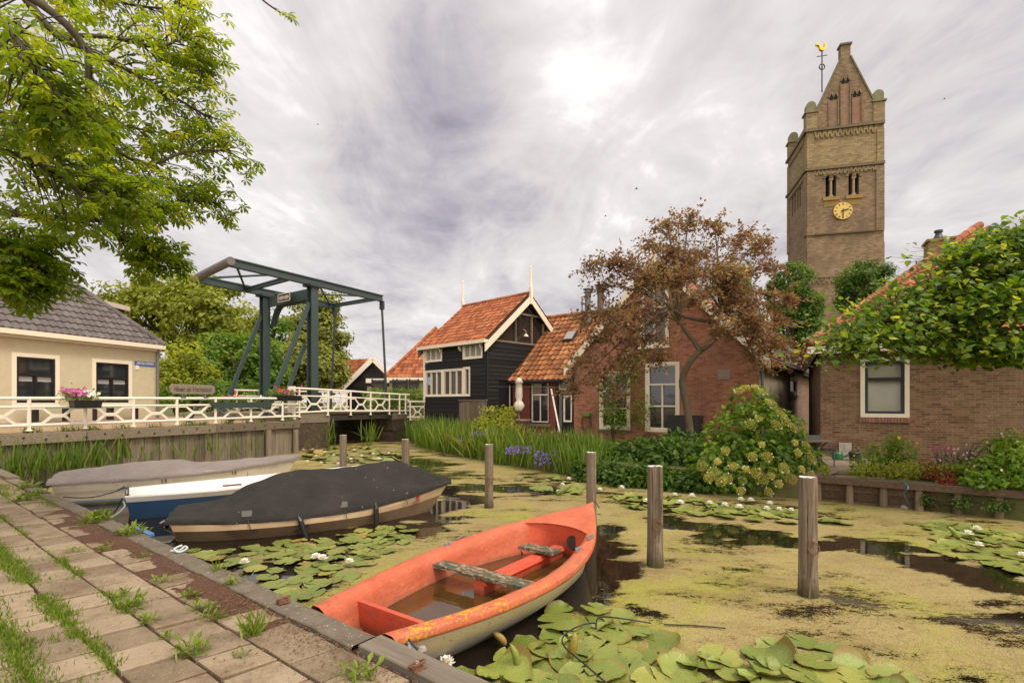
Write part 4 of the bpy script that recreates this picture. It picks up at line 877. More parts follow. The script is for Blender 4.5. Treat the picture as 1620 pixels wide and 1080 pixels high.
# ================================================================ drawbridge
def drawbridge():
    t = thing('drawbridge', 'dark green iron drawbridge with overhead balance beams across the canal', 'bridge', tuple(bp(3, 1.8, 1.2)))
    zb = 6.9; w0, w1 = .3, 3.9
    n0, n1, f0, f1 = bp(-2.65, w0, zb), bp(4.85, w0, zb), bp(-1.9, w1, zb), bp(5.1, w1, zb)
    def ibeam(mb, a, b, w, h):
        mb.bar(a, b, w * .45, h); up = V((0, 0, h / 2 - .02)); mb.bar(a + up, b + up, w, .045); mb.bar(a - up, b - up, w, .045)
    for a, b in ((n0, n1), (f0, f1)):
        m = MB(); ibeam(m, a, b, .2, .3); m.build('balance_beam', M_iron, t)
    m = MB(); m.tube([n0 + (n0 - f0).normalized() * .2, f0 - (n0 - f0).normalized() * .2], .15, 20); m.build('counterweight', mottled('greyed_roll', (.1, .09, .08), (.15, .135, .12), 6, .5, .1), t)
    def along(a, b, f): return lerp(a, b, f)
    m = MB(); ibeam(m, along(n0, n1, .33) - V((0, 0, .05)), along(f0, f1, .31) - V((0, 0, .05)), .14, .17); m.build('tie_beam', M_iron, t); m = MB(); ibeam(m, n1 + bd * -.15, f1 + bd * -.15, .14, .17); m.build('tie_beam', M_iron, t)
    m = MB(); z = V((0, 0, .05))
    for a, b in ((along(n0, n1, .03), along(f0, f1, .30)), (along(f0, f1, .03), along(n0, n1, .30)), (along(n0, n1, .5), f1 - bd * .3), (along(f0, f1, .5), n1 - bd * .3)): m.bar(a + z, b + z, .07, .07)
    m.build('wind_brace', M_iron, t)
    # portal: two riveted posts with an arched head beam
    ps = []
    for s, w in ((.9, w0 + .02), (1.15, w1)):
        m = MB(); a, b = bp(s, w, 1.2), bp(s, w, zb - .2)
        Mx = Matrix((bd, bc, V((0, 0, 1)))).transposed(); c = (a + b) / 2; h = b.z - a.z
        k = 0 if w < 1 else 1
        m.box(c, (.07, .26, h), Mx); 
        for o in (-.13, .13): m.box(c + bc * o, (.34, .04, h), Mx)
        m.build('portal_post', M_iron, t); ps.append((s, w))
        m = MB()
        c = bp(s, w, zb - .17); m.box(c, (.6, .5, .1), Mx)
        m.build('bearing', M_iron2, t)
    a, b = bp(.9, w0 + .2, zb - .6), bp(1.15, w1 - .2, zb - .6); ac = (b - a); Ln = ac.length; ux = ac.normalized(); un = V((-ux.y, ux.x, 0))
    N = 20; top = [(Ln * i / N, .38) for i in range(N + 1)]; bot = []
    for i in range(N + 1):
        x = Ln * i / N; e = min(x, Ln - x); bot.append((x, -.08 if e > .75 else -.08 - .85 * (1 - e / .75) ** 2.2))
    bot2 = [(x, y + .11) for x, y in bot]
    m = MB(); m.prism([(x, .34) for x in (0, Ln)] + [(Ln, -.06), (0, -.06)][:2] , a + un * -.05, ux, (0, 0, 1), .1); 
    m.prism([(0, .42), (Ln, .42), (Ln, .36), (0, .36)][::-1], a + un * -.15, ux, (0, 0, 1), .3)
    for i in range(N): m.prism([bot[i], bot[i + 1], bot2[i + 1], bot2[i]], a + un * -.14, ux, (0, 0, 1), .28)
    hb = m.build('head_beam', M_iron, t)
    m = MB(); un2 = un if un.dot(V((0, -1, 0))) > 0 else -un; uxs = ux if ux.x > 0 else -ux; cc = a + ux * Ln * .5 + un2 * .16 + V((0, 0, .14))
    m.box(cc, (.95, .03, .36), Matrix((uxs, -un2, V((0, 0, 1)))).transposed()); pl = m.build('name_plate', M_blackpaint, hb)
    m = MB(); 
    for q, s_ in (((0, .16), (.9, .03)), ((0, -.16), (.9, .03))): m.box(cc + un2 * .02 + V((0, 0, q[1])), (s_[0], .02, s_[1]), Matrix((uxs, -un2, V((0, 0, 1)))).transposed())
    for q in (-.45, .45): m.box(cc + un2 * .02 + uxs * q, (.03, .02, .3), Matrix((uxs, -un2, V((0, 0, 1)))).transposed())
    random.seed(4)
    for g0 in (-.32, .06):
        for k in range(6): m.box(cc + un2 * .02 + uxs * (g0 + k * .055), (.022, .02, .15), Matrix((uxs, -un2, V((0, 0, 1)))).transposed())
    m.build('plate_marks', M_white, pl)
    # struts
    for (s, w, zt_, sb, zb_) in ((.72, w0, 6.0, -1.35, 1.2), (.72, w0 + .3, 4.3, -.55, 1.2), (.95, w1, 5.8, -.9, 1.2)):
        m = MB(); m.bar(bp(s, w, zt_), bp(sb, w, zb_), .16, .09, bc); m.build('strut', M_iron, t)
    # hangers
    for b, w in ((n1, w0), (f1, w1)):
        m = MB(); foot = bp(4.95 if w < 1 else 5.0, w - .25 if w < 1 else w + .2, 1.35); m.tube([b - V((0, 0, .5)), foot], .055, 8); h = m.build('hanger_rod', M_iron2, t)
        m = MB(); m.box(b - V((0, 0, .33)), (.14, .2, .4), Matrix((bd, bc, V((0, 0, 1)))).transposed()); m.build('hanger_shackle', M_iron2, h)
    # deck
    m = MB(); Mx = Matrix((bd, bc, V((0, 0, 1)))).transposed(); 
    m.box(bp(3.4, 2.1, 1.47), (3.9, 4.2, .1), Mx); m.build('deck', M_darkwood, t)
    m = MB()
    for w in (.12, 1.4, 2.8, 4.08): m.box(bp(3.4, w, 1.28), (3.9, .14, .27), Mx)
    m.build('deck_girder', mottled('girder_dark', (.025, .02, .016), (.05, .038, .028), 8, .7, .3), t)
    return t
drawbridge()
def abut(name, label, sA, sB, top, wl):
    t = thing(name, label, 'abutment', tuple(bp((sA + sB) / 2, 2, -.3)))
    m = MB(); Mx = Matrix((bd, bc, V((0, 0, 1)))).transposed()
    m.box(bp((sA + sB) / 2, wl / 2 + .05, .35), (sB - sA, wl, 1.7), Mx); m.build('masonry', M_darkconcrete, t)
    m = MB(); m.box(bp((sA + sB) / 2, wl / 2 + .05, top - .2), (sB - sA + .06, wl + .06, .42), Mx); m.build('cap', M_concrete, t)
abut('bridge_abutment', 'mossy dark abutment between timber quay and bridge opening', -1.0, 1.5, 1.5, 4.6)
abut('bridge_abutment', 'brown abutment under the far end of bridge beside black house', 5.3, 6.6, 1.5, 4.6)
m = MB(); Mx = Matrix((bd, bc, V((0, 0, 1)))).transposed(); m.box(bp(5.24, 2, .62), (.1, 4.6, .1), Mx); m.box(bp(5.2, 2.3, .22), (.16, 4.8, .5), Mx); m.bar(bp(5.12, 4.5, .5), bp(5.12, -.1, .35), .08, .12); tag(m.build('fender_timbers', M_darkwood), 'dark fender timbers along the water in the bridge opening', 'fender')
# ================================================================ white railings
def railing(name, label, pts, ztops, zbots, lattice, ends=True, ext=(.15, .15)):
    # pts: post feet along the run; ztops / zbots: rail height and foot height at each post
    t = thing(name, label, 'railing', tuple(V((pts[0].x, pts[0].y, zbots[0]))))
    n = len(pts); d = (pts[-1] - pts[0]).normalized(); r = .028
    z = lambda i, f: V((pts[i].x, pts[i].y, lerp(zbots[i], ztops[i], f)))
    for i in range(n):
        m = MB(); m.tube([z(i, 0), z(i, 1.0)], .04, 8); m.lathe(z(i, 0), [(.07, 0), (.07, .02), (.03, .04)], 8); m.build('post', M_fence, t)
    def rail(nm, f, rad):
        m = MB(); q = [z(i, f) for i in range(n)]; q = [q[0] - d * ext[0]] + q + [q[-1] + d * ext[1]]; m.tube(q, rad, 8); m.build(nm, M_fence, t)
    rail('handrail', 1.0, .04); rail('mid_rail', .74, .03); rail('bottom_rail', .17, .035)
    for i in range(n - 1):
        if not lattice[i]: continue
        m = MB(); pp = lambda x, y: lerp(z(i, lerp(.2, .71, y)), z(i + 1, lerp(.2, .71, y)), x)
        up = V((0, 0, 1)); w, h = .03, .06
        for a, b in (((.03, .97), (.22, .97)), ((.22, .97), (.4, .5)), ((.03, .03), (.22, .03)), ((.22, .03), (.4, .5)), ((.6, .5), (.78, .97)), ((.78, .97), (.97, .97)), ((.6, .5), (.78, .03)), ((.78, .03), (.97, .03))):
            m.bar(pp(*a), pp(*b), w, h)
        m.bar(pp(.38, .5), pp(.62, .5), w + .006, h * 1.5)
        m.build('lattice', M_fence, t)
    return t
rl0 = QL + qd * 0 + V((-.1, 0, 0))
def on_line(o, d, px):
    r = (px - 810) / F; s = (o.x - r * o.y) / (r * d.y - d.x); return o + d * s
rq = QL + V((qd.y, -qd.x, 0)) * -.12; k = [on_line(rq, qd, x) for x in (46, 135, 211, 280, 341, 397, 447)]
k = [k[0] - (k[1] - k[0])] + k
railing('quay_railing', 'long white lattice railing on top of the timber quay wall', k, [EYE + (HZ - 630) / F * p.y for p in k], [1.25] * 8, [1] * 7, ext=(1.0, .75))
ks = [on_line(BO + V((0, 0, 0)), bd, x) for x in (473.5, 518.7, 554.8, 586.3, 616, 632, 641.5)]
tops = (614, 616.5, 618.5, 621, 622.5, 623.5, 624); bots = (660, 657, 656.5, 656, 655.5, 655, 655)
railing('bridge_railing', 'white lattice railing on the near side of the drawbridge', ks, [EYE + (HZ - y) / F * p.y for y, p in zip(tops, ks)], [EYE + (HZ - y) / F * p.y for y, p in zip(bots, ks)], [1, 1, 1, 1, 0, 0], ext=(.35, .3))
kf = [p + bc * 4.2 for p in ks]
railing('bridge_railing', 'white lattice railing on the far side of the drawbridge, seen through the near one', kf, [2.45] * 7, [1.5] * 7, [1, 1, 1, 1, 0, 0])
m0, m1 = P(649, 640, 24.6), P(672, 640, 24.2)
railing('bank_railing', 'short low white railing against the black boarded house', [V((m0.x, m0.y, 0)), V((m1.x, m1.y, 0))], [1.95, 1.95], [1.05, 1.05], [1])
mg = MB(); 
for i in range(5):
    p = bp(-.3 + .02 * i, -.15 + .12 * i); mg.box(p + V((0, 0, 1.9)), (.05, .05, 1.3))
mg.box(bp(-.26, .09, 2.42), (.08, .6, .06)); mg.box(bp(-.26, .09, 1.4), (.08, .6, .06)); tag(mg.build('railing_gate', M_fence), 'white picket return panel where quay railing meets bridge', 'railing')
# ================================================================ timber quay wall below the street
def quay_wall():
    t = thing('timber_quay_wall', 'grey timber plank quay wall with bolted top beam below white railing', 'quay wall', tuple(QL + V((0, 0, -.3))))
    n = V((qd.y, -qd.x, 0)); Mx = Matrix((qd, n, V((0, 0, 1)))).transposed(); L = (QR - QL).length
    m = MB(); s = -3.0
    while s < L:
        w = random.uniform(.16, .24); m.box(QL + qd * (s + w / 2) + n * (.02 + random.uniform(-.008, .008)) + V((0, 0, .42)), (w - .012, .06, 1.35), Mx); s += w
    m.build('planks', M_oldwood, t)
    m = MB()
    for a, b in ((-3, 1.6), (1.62, 5.2), (5.22, L + .1)): m.box(QL + qd * (a + b) / 2 + n * .06 + V((0, 0, 1.08)), (b - a, .26, .24), Mx)
    m.build('top_beam', M_oldwoodh, t)
    b = MB(); s = -2.6; i = 0
    while s < L:
        p = QL + qd * s + n * .19 + V((0, 0, 1.08 + (.03 if i % 2 else -.03))); b.tube([p, p + n * .015], .028, 8); s += .42; i += 1
    b.build('bolts', M_iron2, t)
    for s, h in ((L - 1.35, .95), (L - .1, .9)):
        p = MB(); p.tube([QL + qd * s + n * .2 + V((0, 0, -.4)), QL + qd * s + n * .18 + V((0, 0, h))], .1, 10); p.build('pile', M_oldwood, t)
    e = MB(); n2 = (bp(-.1) - QR); 
    for q in range(3):
        e.box(QR + V((n.x, n.y, 0)) * -.12 - n * (.18 * q) + V((0, 0, .42)), (.05, .17, 1.3), Mx)
    e.build('end_planks', M_oldwood, t)
quay_wall()
# ================================================================ low timber wall on the garden side
def garden_wall():
    a, b = G(1285, 790.5), G(1575, 818.5); d = (b - a).normalized(); n = V((d.y, -d.x, 0)); Mx = Matrix((d, n, V((0, 0, 1)))).transposed()
    t = thing('garden_retaining_wall', 'low dark timber retaining wall with stub piles below the flower border', 'retaining wall', tuple(a + V((0, 0, -.2)))); L = 4.3
    m = MB(); m.box(a + d * L / 2 + n * .04 + V((0, 0, .43)), (L, .2, .11), Mx, .5); m.build('cap_beam', M_darkwood, t)
    m = MB()
    for z in (-.02, .14, .29): m.box(a + d * L / 2 - n * .05 + V((0, 0, z)), (L, .06, .145), Mx)
    m.build('planks', M_darkwood, t)
    for k in range(9):
        s = .1 + k * .52; m = MB(); m.tube([a + d * s + n * .06 + V((0, 0, -.3)), a + d * s + n * .04 + V((0, 0, .374))], [.075, .06], 9); m.build('pile', M_darkpile, t)
    st = MB(); 
    for px, rr in ((1442, .09), (1430, .075)):
        c = G(px, 803.5); st.lathe(c + V((0, 0, -.02)), [(rr, 0), (rr * 1.1, .03), (rr * .7, .08), (.01, .1)], 9); 
    tag(st.build('grey_stone', mottled('stone_grey', (.2, .19, .17), (.3, .28, .25), 8, .9, .2)), 'two grey stones lying at the foot of the garden timber wall', 'stones')
garden_wall()
# side return of the bank beside the bridge
m = MB(); m.bar(bp(6.6, -.15, .95), V((-3.9, 22.6, .95)), .2, .2); m.bar(bp(6.6, -.1, .35), V((-3.9, 22.5, .35)), .06, 1.0); tag(m.build('bank_timber', M_oldwoodh), 'grey plank edging between the bridge abutment and black house', 'edging')
# ================================================================ mooring posts
def post_mesh(h, r, split=False):
    m = MB(); n = 18; zs = [-.6, -.05, .0, .25, .5, .8, h - .01, h]; vs = []
    rng = np.random.RandomState(int(h * 1000) % 999); ph = rng.rand(n) * .06
    for i, z in enumerate(zs):
        for j in range(n):
            a = 2 * math.pi * j / n; rr = r * (1 - .05 * z / h + (ph[j] - .03) * (1 if i < 7 else .8)) * (.96 if i == 7 else 1) * (1.05 + .1 * rng.rand() if z <= .0 else 1 + .02 * rng.rand())
            if split and z > h * .35 and j in (13, 14): rr *= .45
            vs.append((rr * math.cos(a), rr * math.sin(a), z + (rng.rand() * .015 if i == 7 else 0)))
    fs = [(i * n + j, i * n + (j + 1) % n, (i + 1) * n + (j + 1) % n, (i + 1) * n + j) for i in range(len(zs) - 1) for j in range(n)]
    m.add(vs, fs, .5); m.add(vs[-n:], [tuple(range(n))], .5, 1); return m
M_posttop = mottled('post_end_grain', (.42, .4, .37), (.58, .56, .53), 25, .8, .3)
POSTS = [(1278, 5.15, 1.187, .088, 'thick grey mooring post with rusty ring standing free in the duckweed'), (1036.5, 6.08, 1.18, .092, 'split grey mooring post near the water lilies'),
         (935.5, 8.0, 1.15, .078, 'weathered mooring post right behind the bow of the orange boat'), (773.5, 9.4, 1.16, .078, 'mooring post between the dark covered boat and the irises'),
         (641.5, 10.4, 1.18, .08, 'mooring post seen behind the crest of the dark boat cover'), (543, 11.7, 1.18, .082, 'mooring post beside the lilies in front of the bridge')]
for i, (px, Y, h, r, lb) in enumerate(POSTS):
    x = (px - 810) / F * Y; t = thing('mooring_post', lb, 'post', (x, Y, 0), 'mooring posts')
    o = post_mesh(h, r, i == 1).build('shaft', [M_post, M_posttop], None, (0, 0, 0), smooth=False, local=True); o.parent = t
    if i in (0, 1, 3):
        q = MB(); n = 16; zc = .5; q.tube([(.055 * math.cos(a), -r - .015, zc + .055 * math.sin(a)) for a in np.linspace(0, 2 * math.pi, n)], .007, 6); q.tube([(0, -r + .02, zc + .06), (0, -r - .03, zc + .06)], .012, 6)
        ro = q.build('ring', M_rust, None, (0, 0, 0), local=True); ro.parent = t
    if i == 0:
        q = MB(); q.tube([(0, -r - .02, .45), (-.03, -r - .015, .2), (-.05, -r - .02, .0)], .007, 6); ro = q.build('rope', M_fencewood, None, local=True); ro.parent = t
# ================================================================ boats: x runs from the stern to the bow, y to port, z up from the water
def spl(tab, x):
    xs = [a for a, _ in tab]; ys = [b for _, b in tab]
    if x <= xs[0]: return ys[0]
    if x >= xs[-1]: return ys[-1]
    i = max(k for k in range(len(xs)) if xs[k] <= x); i = min(i, len(xs) - 2)
    m = []
    for k in range(len(xs)):
        if k == 0: m.append((ys[1] - ys[0]) / (xs[1] - xs[0]))
        elif k == len(xs) - 1: m.append((ys[-1] - ys[-2]) / (xs[-1] - xs[-2]))
        else: m.append((ys[k + 1] - ys[k - 1]) / (xs[k + 1] - xs[k - 1]))
    h = xs[i + 1] - xs[i]; t = (x - xs[i]) / h
    return (2 * t**3 - 3 * t**2 + 1) * ys[i] + (t**3 - 2 * t**2 + t) * h * m[i] + (-2 * t**3 + 3 * t**2) * ys[i + 1] + (t**3 - t**2) * h * m[i + 1]
def loft(mb, rows, tint=.5, m=0, flip=False, close=False):
    k = len(rows[0]); vs = [p for r in rows for p in r]; fs = []
    for i in range(len(rows) - 1):
        for j in range(k - 1 + (1 if close else 0)):
            q = (i * k + j, i * k + (j + 1) % k, (i + 1) * k + (j + 1) % k, (i + 1) * k + j); fs.append(q[::-1] if flip else q)
    mb.add(vs, fs, tint, m)
def both(pts): return [(x, -y, z) for x, y, z in pts][::-1], pts
def boat_root(name, label, stern, ang, group=None):
    return thing(name, label, 'boat', (stern[0], stern[1], 0), group, R(ang), local=True)
def child(mb, name, mats, par, smooth=False):
    o = mb.build(name, mats, None, smooth=smooth, local=True); o.parent = par; return o
# ---- materials
def gelcoat(name, c, c2, lich=True, dirt=(.1, .06, .035)):
    t = NT(name); co = t.coord()
    col = t.mix(t.ramp(t.noise(co, 2.3, 6, .7), [(.35, 0), (.7, 1)]), c, c2)
    col = t.mix(t.ramp(t.noise(t.mapping(co, (6, 6, 22)), 1.0, 5, .7), [(.5, 0), (.72, .45)]), col, dirt)
    col = t.mix(t.ramp(t.noise(co, 26, 4, .75), [(.61, 0), (.68, .75)]), col, dirt)
    col = t.mix(t.ramp(t.noise(t.mapping(co, (3, 40, 40), (0, 0, .1)), 1.0, 4, .8), [(.6, 0), (.66, .55)]), col, tuple(min(1, x * 1.5 + .06) for x in c2))
    col = t.mix(t.ramp(t.noise(t.mapping(co, (1, 1, 1), loc=(4, 4, 1)), 1.6, 6, .8), [(.5, 0), (.72, .6)]), col, tuple(x * .5 + .05 for x in c))
    sz = t.n('ShaderNodeSeparateXYZ'); t.L.new(co, sz.inputs[0]); col = t.mix(t.ramp(t.math('ADD', sz.outputs[2], t.math('MULTIPLY', t.noise(t.mapping(co, (5, 5, 1)), 2, 4, .7), .12)), [(.2, .75), (.29, 0)]), col, (.09, .05, .025))
    if lich:
        sx = t.n('ShaderNodeSeparateXYZ'); t.L.new(co, sx.inputs[0])
        near = t.math('MULTIPLY', t.ramp(sx.outputs[0], [(.0, .55), (.3, 1), (.9, .7), (1.0, .25)]), t.ramp(t.math('MULTIPLY', sx.outputs[1], -1.0), [(.3, 0), (.45, 1)]))
        blot = t.ramp(t.math('ADD', t.math('MULTIPLY', t.noise(co, 30, 5, .7), .65), t.math('MULTIPLY', t.noise(co, 5, 3, .6), .35)), [(.525, 0), (.55, 1)])
        col = t.mix(t.math('MULTIPLY', near, blot), col, (.52, .3, .012))
    t.bump(t.noise(co, 90, 3, .7), .12, .004); return t.fin(col, .62, 0, .3)
M_orange = gelcoat('faded_orange_gelcoat', (.44, .092, .042), (.5, .14, .075))
M_orange_in = gelcoat('inner_orange_gelcoat', (.5, .06, .026), (.52, .1, .048), False)
def hullwhite():
    t = NT('dirty_white_hull'); co = t.coord(); s = t.n('ShaderNodeSeparateXYZ'); t.L.new(co, s.inputs[0])
    col = t.ramp(t.math('ADD', s.outputs[2], t.math('MULTIPLY', t.math('SUBTRACT', t.noise(t.mapping(co, (3, 3, 14)), 1.6, 5, .7), .5), .12)), [(.0, (.16, .15, .09)), (.06, (.3, .27, .23)), (.16, (.4, .36, .31)), (.22, (.52, .42, .23)), (.3, (.58, .5, .33))])
    col = t.mix(t.ramp(t.noise(co, 30, 4, .75), [(.6, 0), (.68, .9)]), col, (.07, .055, .04))
    t.bump(t.noise(co, 60, 3, .7), .15, .004); return t.fin(col, .7, 0, .25)
M_hullwhite = hullwhite()
def boatwater():
    t = NT('bilge_water'); co = t.coord(); col = t.ramp(t.noise(co, 2, 4, .6), [(.35, (.05, .026, .007)), (.65, (.075, .042, .012))])
    sp = t.voro(co, 38); col = t.mix(t.ramp(sp, [(.02, .8), (.05, 0)]), col, (.3, .25, .12))
    t.bump(t.noise(co, 4, 2, .5), .05, .01); return t.fin(col, .04, 0, .8)
M_bilge = boatwater()
def peeling():
    t = NT('peeling_green_paint'); co = t.coord(); f = t.noise(t.mapping(co, (9, 4, 9)), 2.2, 6, .75, .6)
    col = t.ramp(f, [(.36, (.04, .07, .048)), (.45, (.085, .13, .095)), (.465, (.07, .045, .026)), (.53, (.19, .135, .08)), (.6, (.38, .32, .24)), (.7, (.14, .1, .06))])
    col = t.mix(t.ramp(t.noise(co, 40, 4, .8), [(.56, 0), (.64, .9)]), col, (.03, .025, .018))
    t.bump(t.noise(t.mapping(co, (9, 4, 9)), 6, 5, .8), .9, .012); return t.fin(col, .9, 0, .2)
M_peel = peeling()
def orange_boat():
    L = 3.75; t = boat_root('rowing_boat', 'open orange rowing boat half full of brown water with peeling green thwart', (-1.14, 3.6), 54.3)
    B = [(0, .47), (.8, .68), (1.5, .77), (2.0, .75), (2.5, .635), (3.0, .42), (3.4, .21), (3.75, .012)]
    S = [(0, .4), (.8, .39), (1.7, .41), (2.5, .47), (3.0, .53), (3.75, .62)]
    xs = list(np.linspace(0, 3.75, 46))
    side = MB(); rub = MB()
    for sg in (1, -1):
        rows = []; r2 = []
        for x in xs:
            b, z = spl(B, x), spl(S, x); f = max(0, (x - 2.6) / 1.15)
            wl = lerp(.56, .45, f); xx = x - .0
            def pt(y, zz, fwd=0.0): return (xx - fwd * f ** 2, sg * y, zz)
            rows.append([pt(0, -.14, .55), pt(b * .35, -.12, .5), pt(b * wl, .0, .38), pt(b * lerp(.76, .66, f), .13, .26), pt(b * lerp(.88, .82, f), z - .15, .13), pt(b * .93, z - .085, .07), pt(b * .95, z - .06, .05)])
            r2.append([pt(b * .95, z - .062, .05), pt(b * .985 + .006, z - .055, .045), pt(b + .006, z - .03, .02), pt(b - .005 if b > .02 else b, z, .0)])
        loft(side, rows, flip=sg > 0); loft(rub, r2, flip=sg > 0)
    # transom
    x0 = [(0, y, z) for y, z in ((0, -.14), (B[0][1] * .35, -.12), (B[0][1] * .56, 0), (B[0][1] * .76, .13), (B[0][1] * .88, .21), (B[0][1] * .95, .3), (.47, .36))]
    tr = MB(); tr.add([(x, -y, z) for x, y, z in x0[::-1]] + x0[1:], [tuple(range(13))], .5)
    h = child(side, 'hull', M_hullwhite, t, True); child(tr, 'transom', M_hullwhite, h); 
    top = MB(); xe = 2.87
    xs2 = [x for x in xs if x < xe - .03] + [xe]
    xi = [x for x in xs2 if x >= .0]
    for sg in (1, -1):
        rows = []
        for x in xi:
            b, z = spl(B, x), spl(S, x); g = min(1, max(0, (x - 2.3) / .57)); w = lerp(.185, .12, g)
            rows.append([(x, sg * y, zz) for y, zz in ((b - .004, z), (b - .03, z + .016), (b - w * .55, z + .018), (b - w * .85, z - .004), (b - w, z - .045), (b - w - .018, z - .12), (b - w - .03, .16), (min(b - w - .09, b * .66), .12), (min(b - w - .1, b * .5), .05))])
        loft(top, rows, flip=sg < 0)
    o1 = child(rub, 'rubbing_strake', M_orange, t, True); tp = child(top, 'side_deck', [M_orange], t, True)
    # foredeck: from the curved coaming forward
    fd = MB(); rows = []
    for x in np.linspace(2.62, 3.75, 20):
        b, z = spl(B, x), spl(S, x); row = []
        for k in range(-8, 9):
            q = k / 8; xx = x + (.30 * (1 - abs(q) ** 2.2)) * max(0, 1 - (x - 2.62) / .7); bb = spl(B, xx if abs(q) < .98 else x); bb = min(b, 9)
            row.append((min(xx, 3.75), q * (b - .003), spl(S, x) + .02 * (1 - q * q) + (.0 if abs(q) == 1 else .012)))
        rows.append(row)
    loft(fd, rows, flip=True); child(fd, 'foredeck', M_orange, t, True)
    bk = MB(); r = []
    for k in range(-8, 9):
        q = k / 8; x = 2.62 + .3 * (1 - abs(q) ** 2.2) + .03; b = spl(B, 2.62); r.append([(x - .0, q * (b - .02), spl(S, 2.62) + .025 * (1 - q * q) + .006), (x + .05, q * b * .5, .06)])
    loft(bk, r); child(bk, 'bulkhead', M_orange_in, t, True)
    hh = MB(); c = V((2.93, -.16, .33)); hh.tube([c, c + V((.02, 0, 0))], .07, 18); hh.tube([c + V((-.006, 0, 0)), c + V((.012, 0, 0))], .082, 18); child(hh, 'hatch', mottled('hatch_black', (.01, .01, .01), (.06, .05, .045), 60, .6, .3), t)
    # inside: floor, bilge water, stern locker, centre box
    fl = MB(); rows = []
    for x in xi:
        b = spl(B, x); rows.append([(x, y, .05) for y in np.linspace(-b * .5, b * .5, 5)])
    loft(fl, rows, flip=True); child(fl, 'floor', M_orange_in, t)
    wt = MB(); rows = []
    for x in np.linspace(.4, 2.9, 20):
        b = spl(B, min(x, 2.85)); rows.append([(x, y, .165) for y in np.linspace(-(b - .19), b - .19, 7)])
    loft(wt, rows, flip=True); child(wt, 'bilge_water', M_bilge, t)
    lk = MB(); b = spl(B, .37) - .17
    lk.box((.38, 0, .19), (.045, 2 * b, .32)); lk.box((.02, 0, .18), (.045, .76, .33)); lk.box((.2, 0, .06), (.34, .74, .02)); child(lk, 'stern_locker', M_orange_in, t)
    dr = MB(); rows = [[(x, y, .085) for y in (-.28, 0, .28)] for x in (.06, .2, .35)]; loft(dr, rows, flip=True); child(dr, 'locker_debris', mottled('wet_debris', (.03, .025, .01), (.09, .075, .03), 40, .9, .6), t)
    cb = MB(); cb.box((2.15, .0, .15), (1.45, .12, .2)); cb.prism([(-.085, 0), (.085, 0), (.055, .04), (-.055, .04)], (1.44, .0, .245), (0, 1, 0), (0, 0, 1), 1.44); child(cb, 'centre_box', M_orange_in, t)
    def plank(x, y0, y1, w, z, name, th=.03):
        m = MB(); n = 26; rng = np.random.RandomState(3); rows = []
        for i in range(n + 1):
            y = lerp(y0, y1, i / n); e0 = rng.rand() * .018; e1_ = rng.rand() * .018
            zs = [z + rng.rand() * .006 for _ in range(5)]
            r = [(x - w / 2 + e0, y, z - th)] + [(lerp(x - w / 2 + e0, x + w / 2 - e1_, k / 4), y, zs[k]) for k in range(5)] + [(x + w / 2 - e1_, y, z - th)]
            rows.append(r)
        loft(m, rows, close=True); m.add(rows[0], [tuple(range(7))], .5); m.add(rows[-1], [tuple(range(7))[::-1]], .5)
        return child(m, name, M_peel, t)
    plank(1.5, -.6, .6, .2, .335, 'thwart'); plank(2.5, -.2, .24, .2, .34, 'bow_seat')
    # fittings
    fit = NT('dull_steel'); fit.fin((.35, .33, .3), .4, .8, .5)
    for x, y in ((1.75, .69), (2.28, -.58)):
        m = MB()
        for dx in (-.028, .028): m.tube([(x + dx, y, spl(S, x) + .015), (x + dx, y, spl(S, x) + .045)], .018, 10)
        child(m, 'rowlock', mottled('rowlock_blue', (.16, .18, .22), (.24, .26, .3), 20, .5, 0), t)
    for x, y in ((1.98, .715), (2.62, -.545), (2.66, -.51)):
        m = MB(); z = spl(S, x) + .03; m.tube([(x - .07, y, z), (x + .07, y - .01 * (1 if y < 0 else -1), z + .01)], .008, 8); m.tube([(x, y, z - .02), (x, y, z)], .006, 6); child(m, 'cleat', fit.m, t)
    m = MB(); m.tube([(3.74, 0, .62), (3.83, .02, .66), (3.9, -.02, .55)], .008, 6); child(m, 'bow_chain', M_rust, t)
    return t
orange_boat()
def hull_boat(name, label, stern, ang, B, S, mats, chine=.55, zc=.13, rake=.3, stern_rake=.08, deep=-.15, wl=.72, tp=.9):
    t = boat_root(name, label, stern, ang); L = B[-1][0]; up = MB(); lo = MB(); xs = np.linspace(0, L, 34)
    tr_rows = None
    for sg in (1, -1):
        r1, r2 = [], []
        for x in xs:
            b, z = spl(B, x), spl(S, x); f = max(0, (x / L - .6) / .4); a = stern_rake * max(0, 1 - x / .4)
            def pt(y, zz): return (x + (a * (1 - zz / z) if a else 0) - rake * f ** 2 * (1 - max(zz, deep) / z), sg * y, zz)
            q = zc + (z - zc) * .35 * f
            r1.append([pt(b * lerp(tp, tp - .1, f), q), pt(b * lerp((tp + 1) / 2 + .005, tp, f), lerp(q, z, .5)), pt(b, z - .01), pt(b, z + .012), pt(max(b - .05, 0), z + .012)])
            r2.append([pt(0, deep), pt(b * wl * .6, deep + .02), pt(b * lerp(wl, wl * .75, f), 0.0), pt(b * lerp(tp, tp - .1, f), q)])
        loft(up, r1, flip=sg > 0); loft(lo, r2, flip=sg > 0)
        if sg == 1: tr_rows = r2[0][:-1] + r1[0]
    tr = MB(); tr.add([(x, -y, z) for x, y, z in tr_rows[::-1]] + tr_rows[1:], [tuple(range(2 * len(tr_rows) - 1))], .5)
    h = child(up, 'topsides', mats[0], t); child(lo, 'lower_hull', mats[1], t); child(tr, 'transom', mats[2], t)
    return t
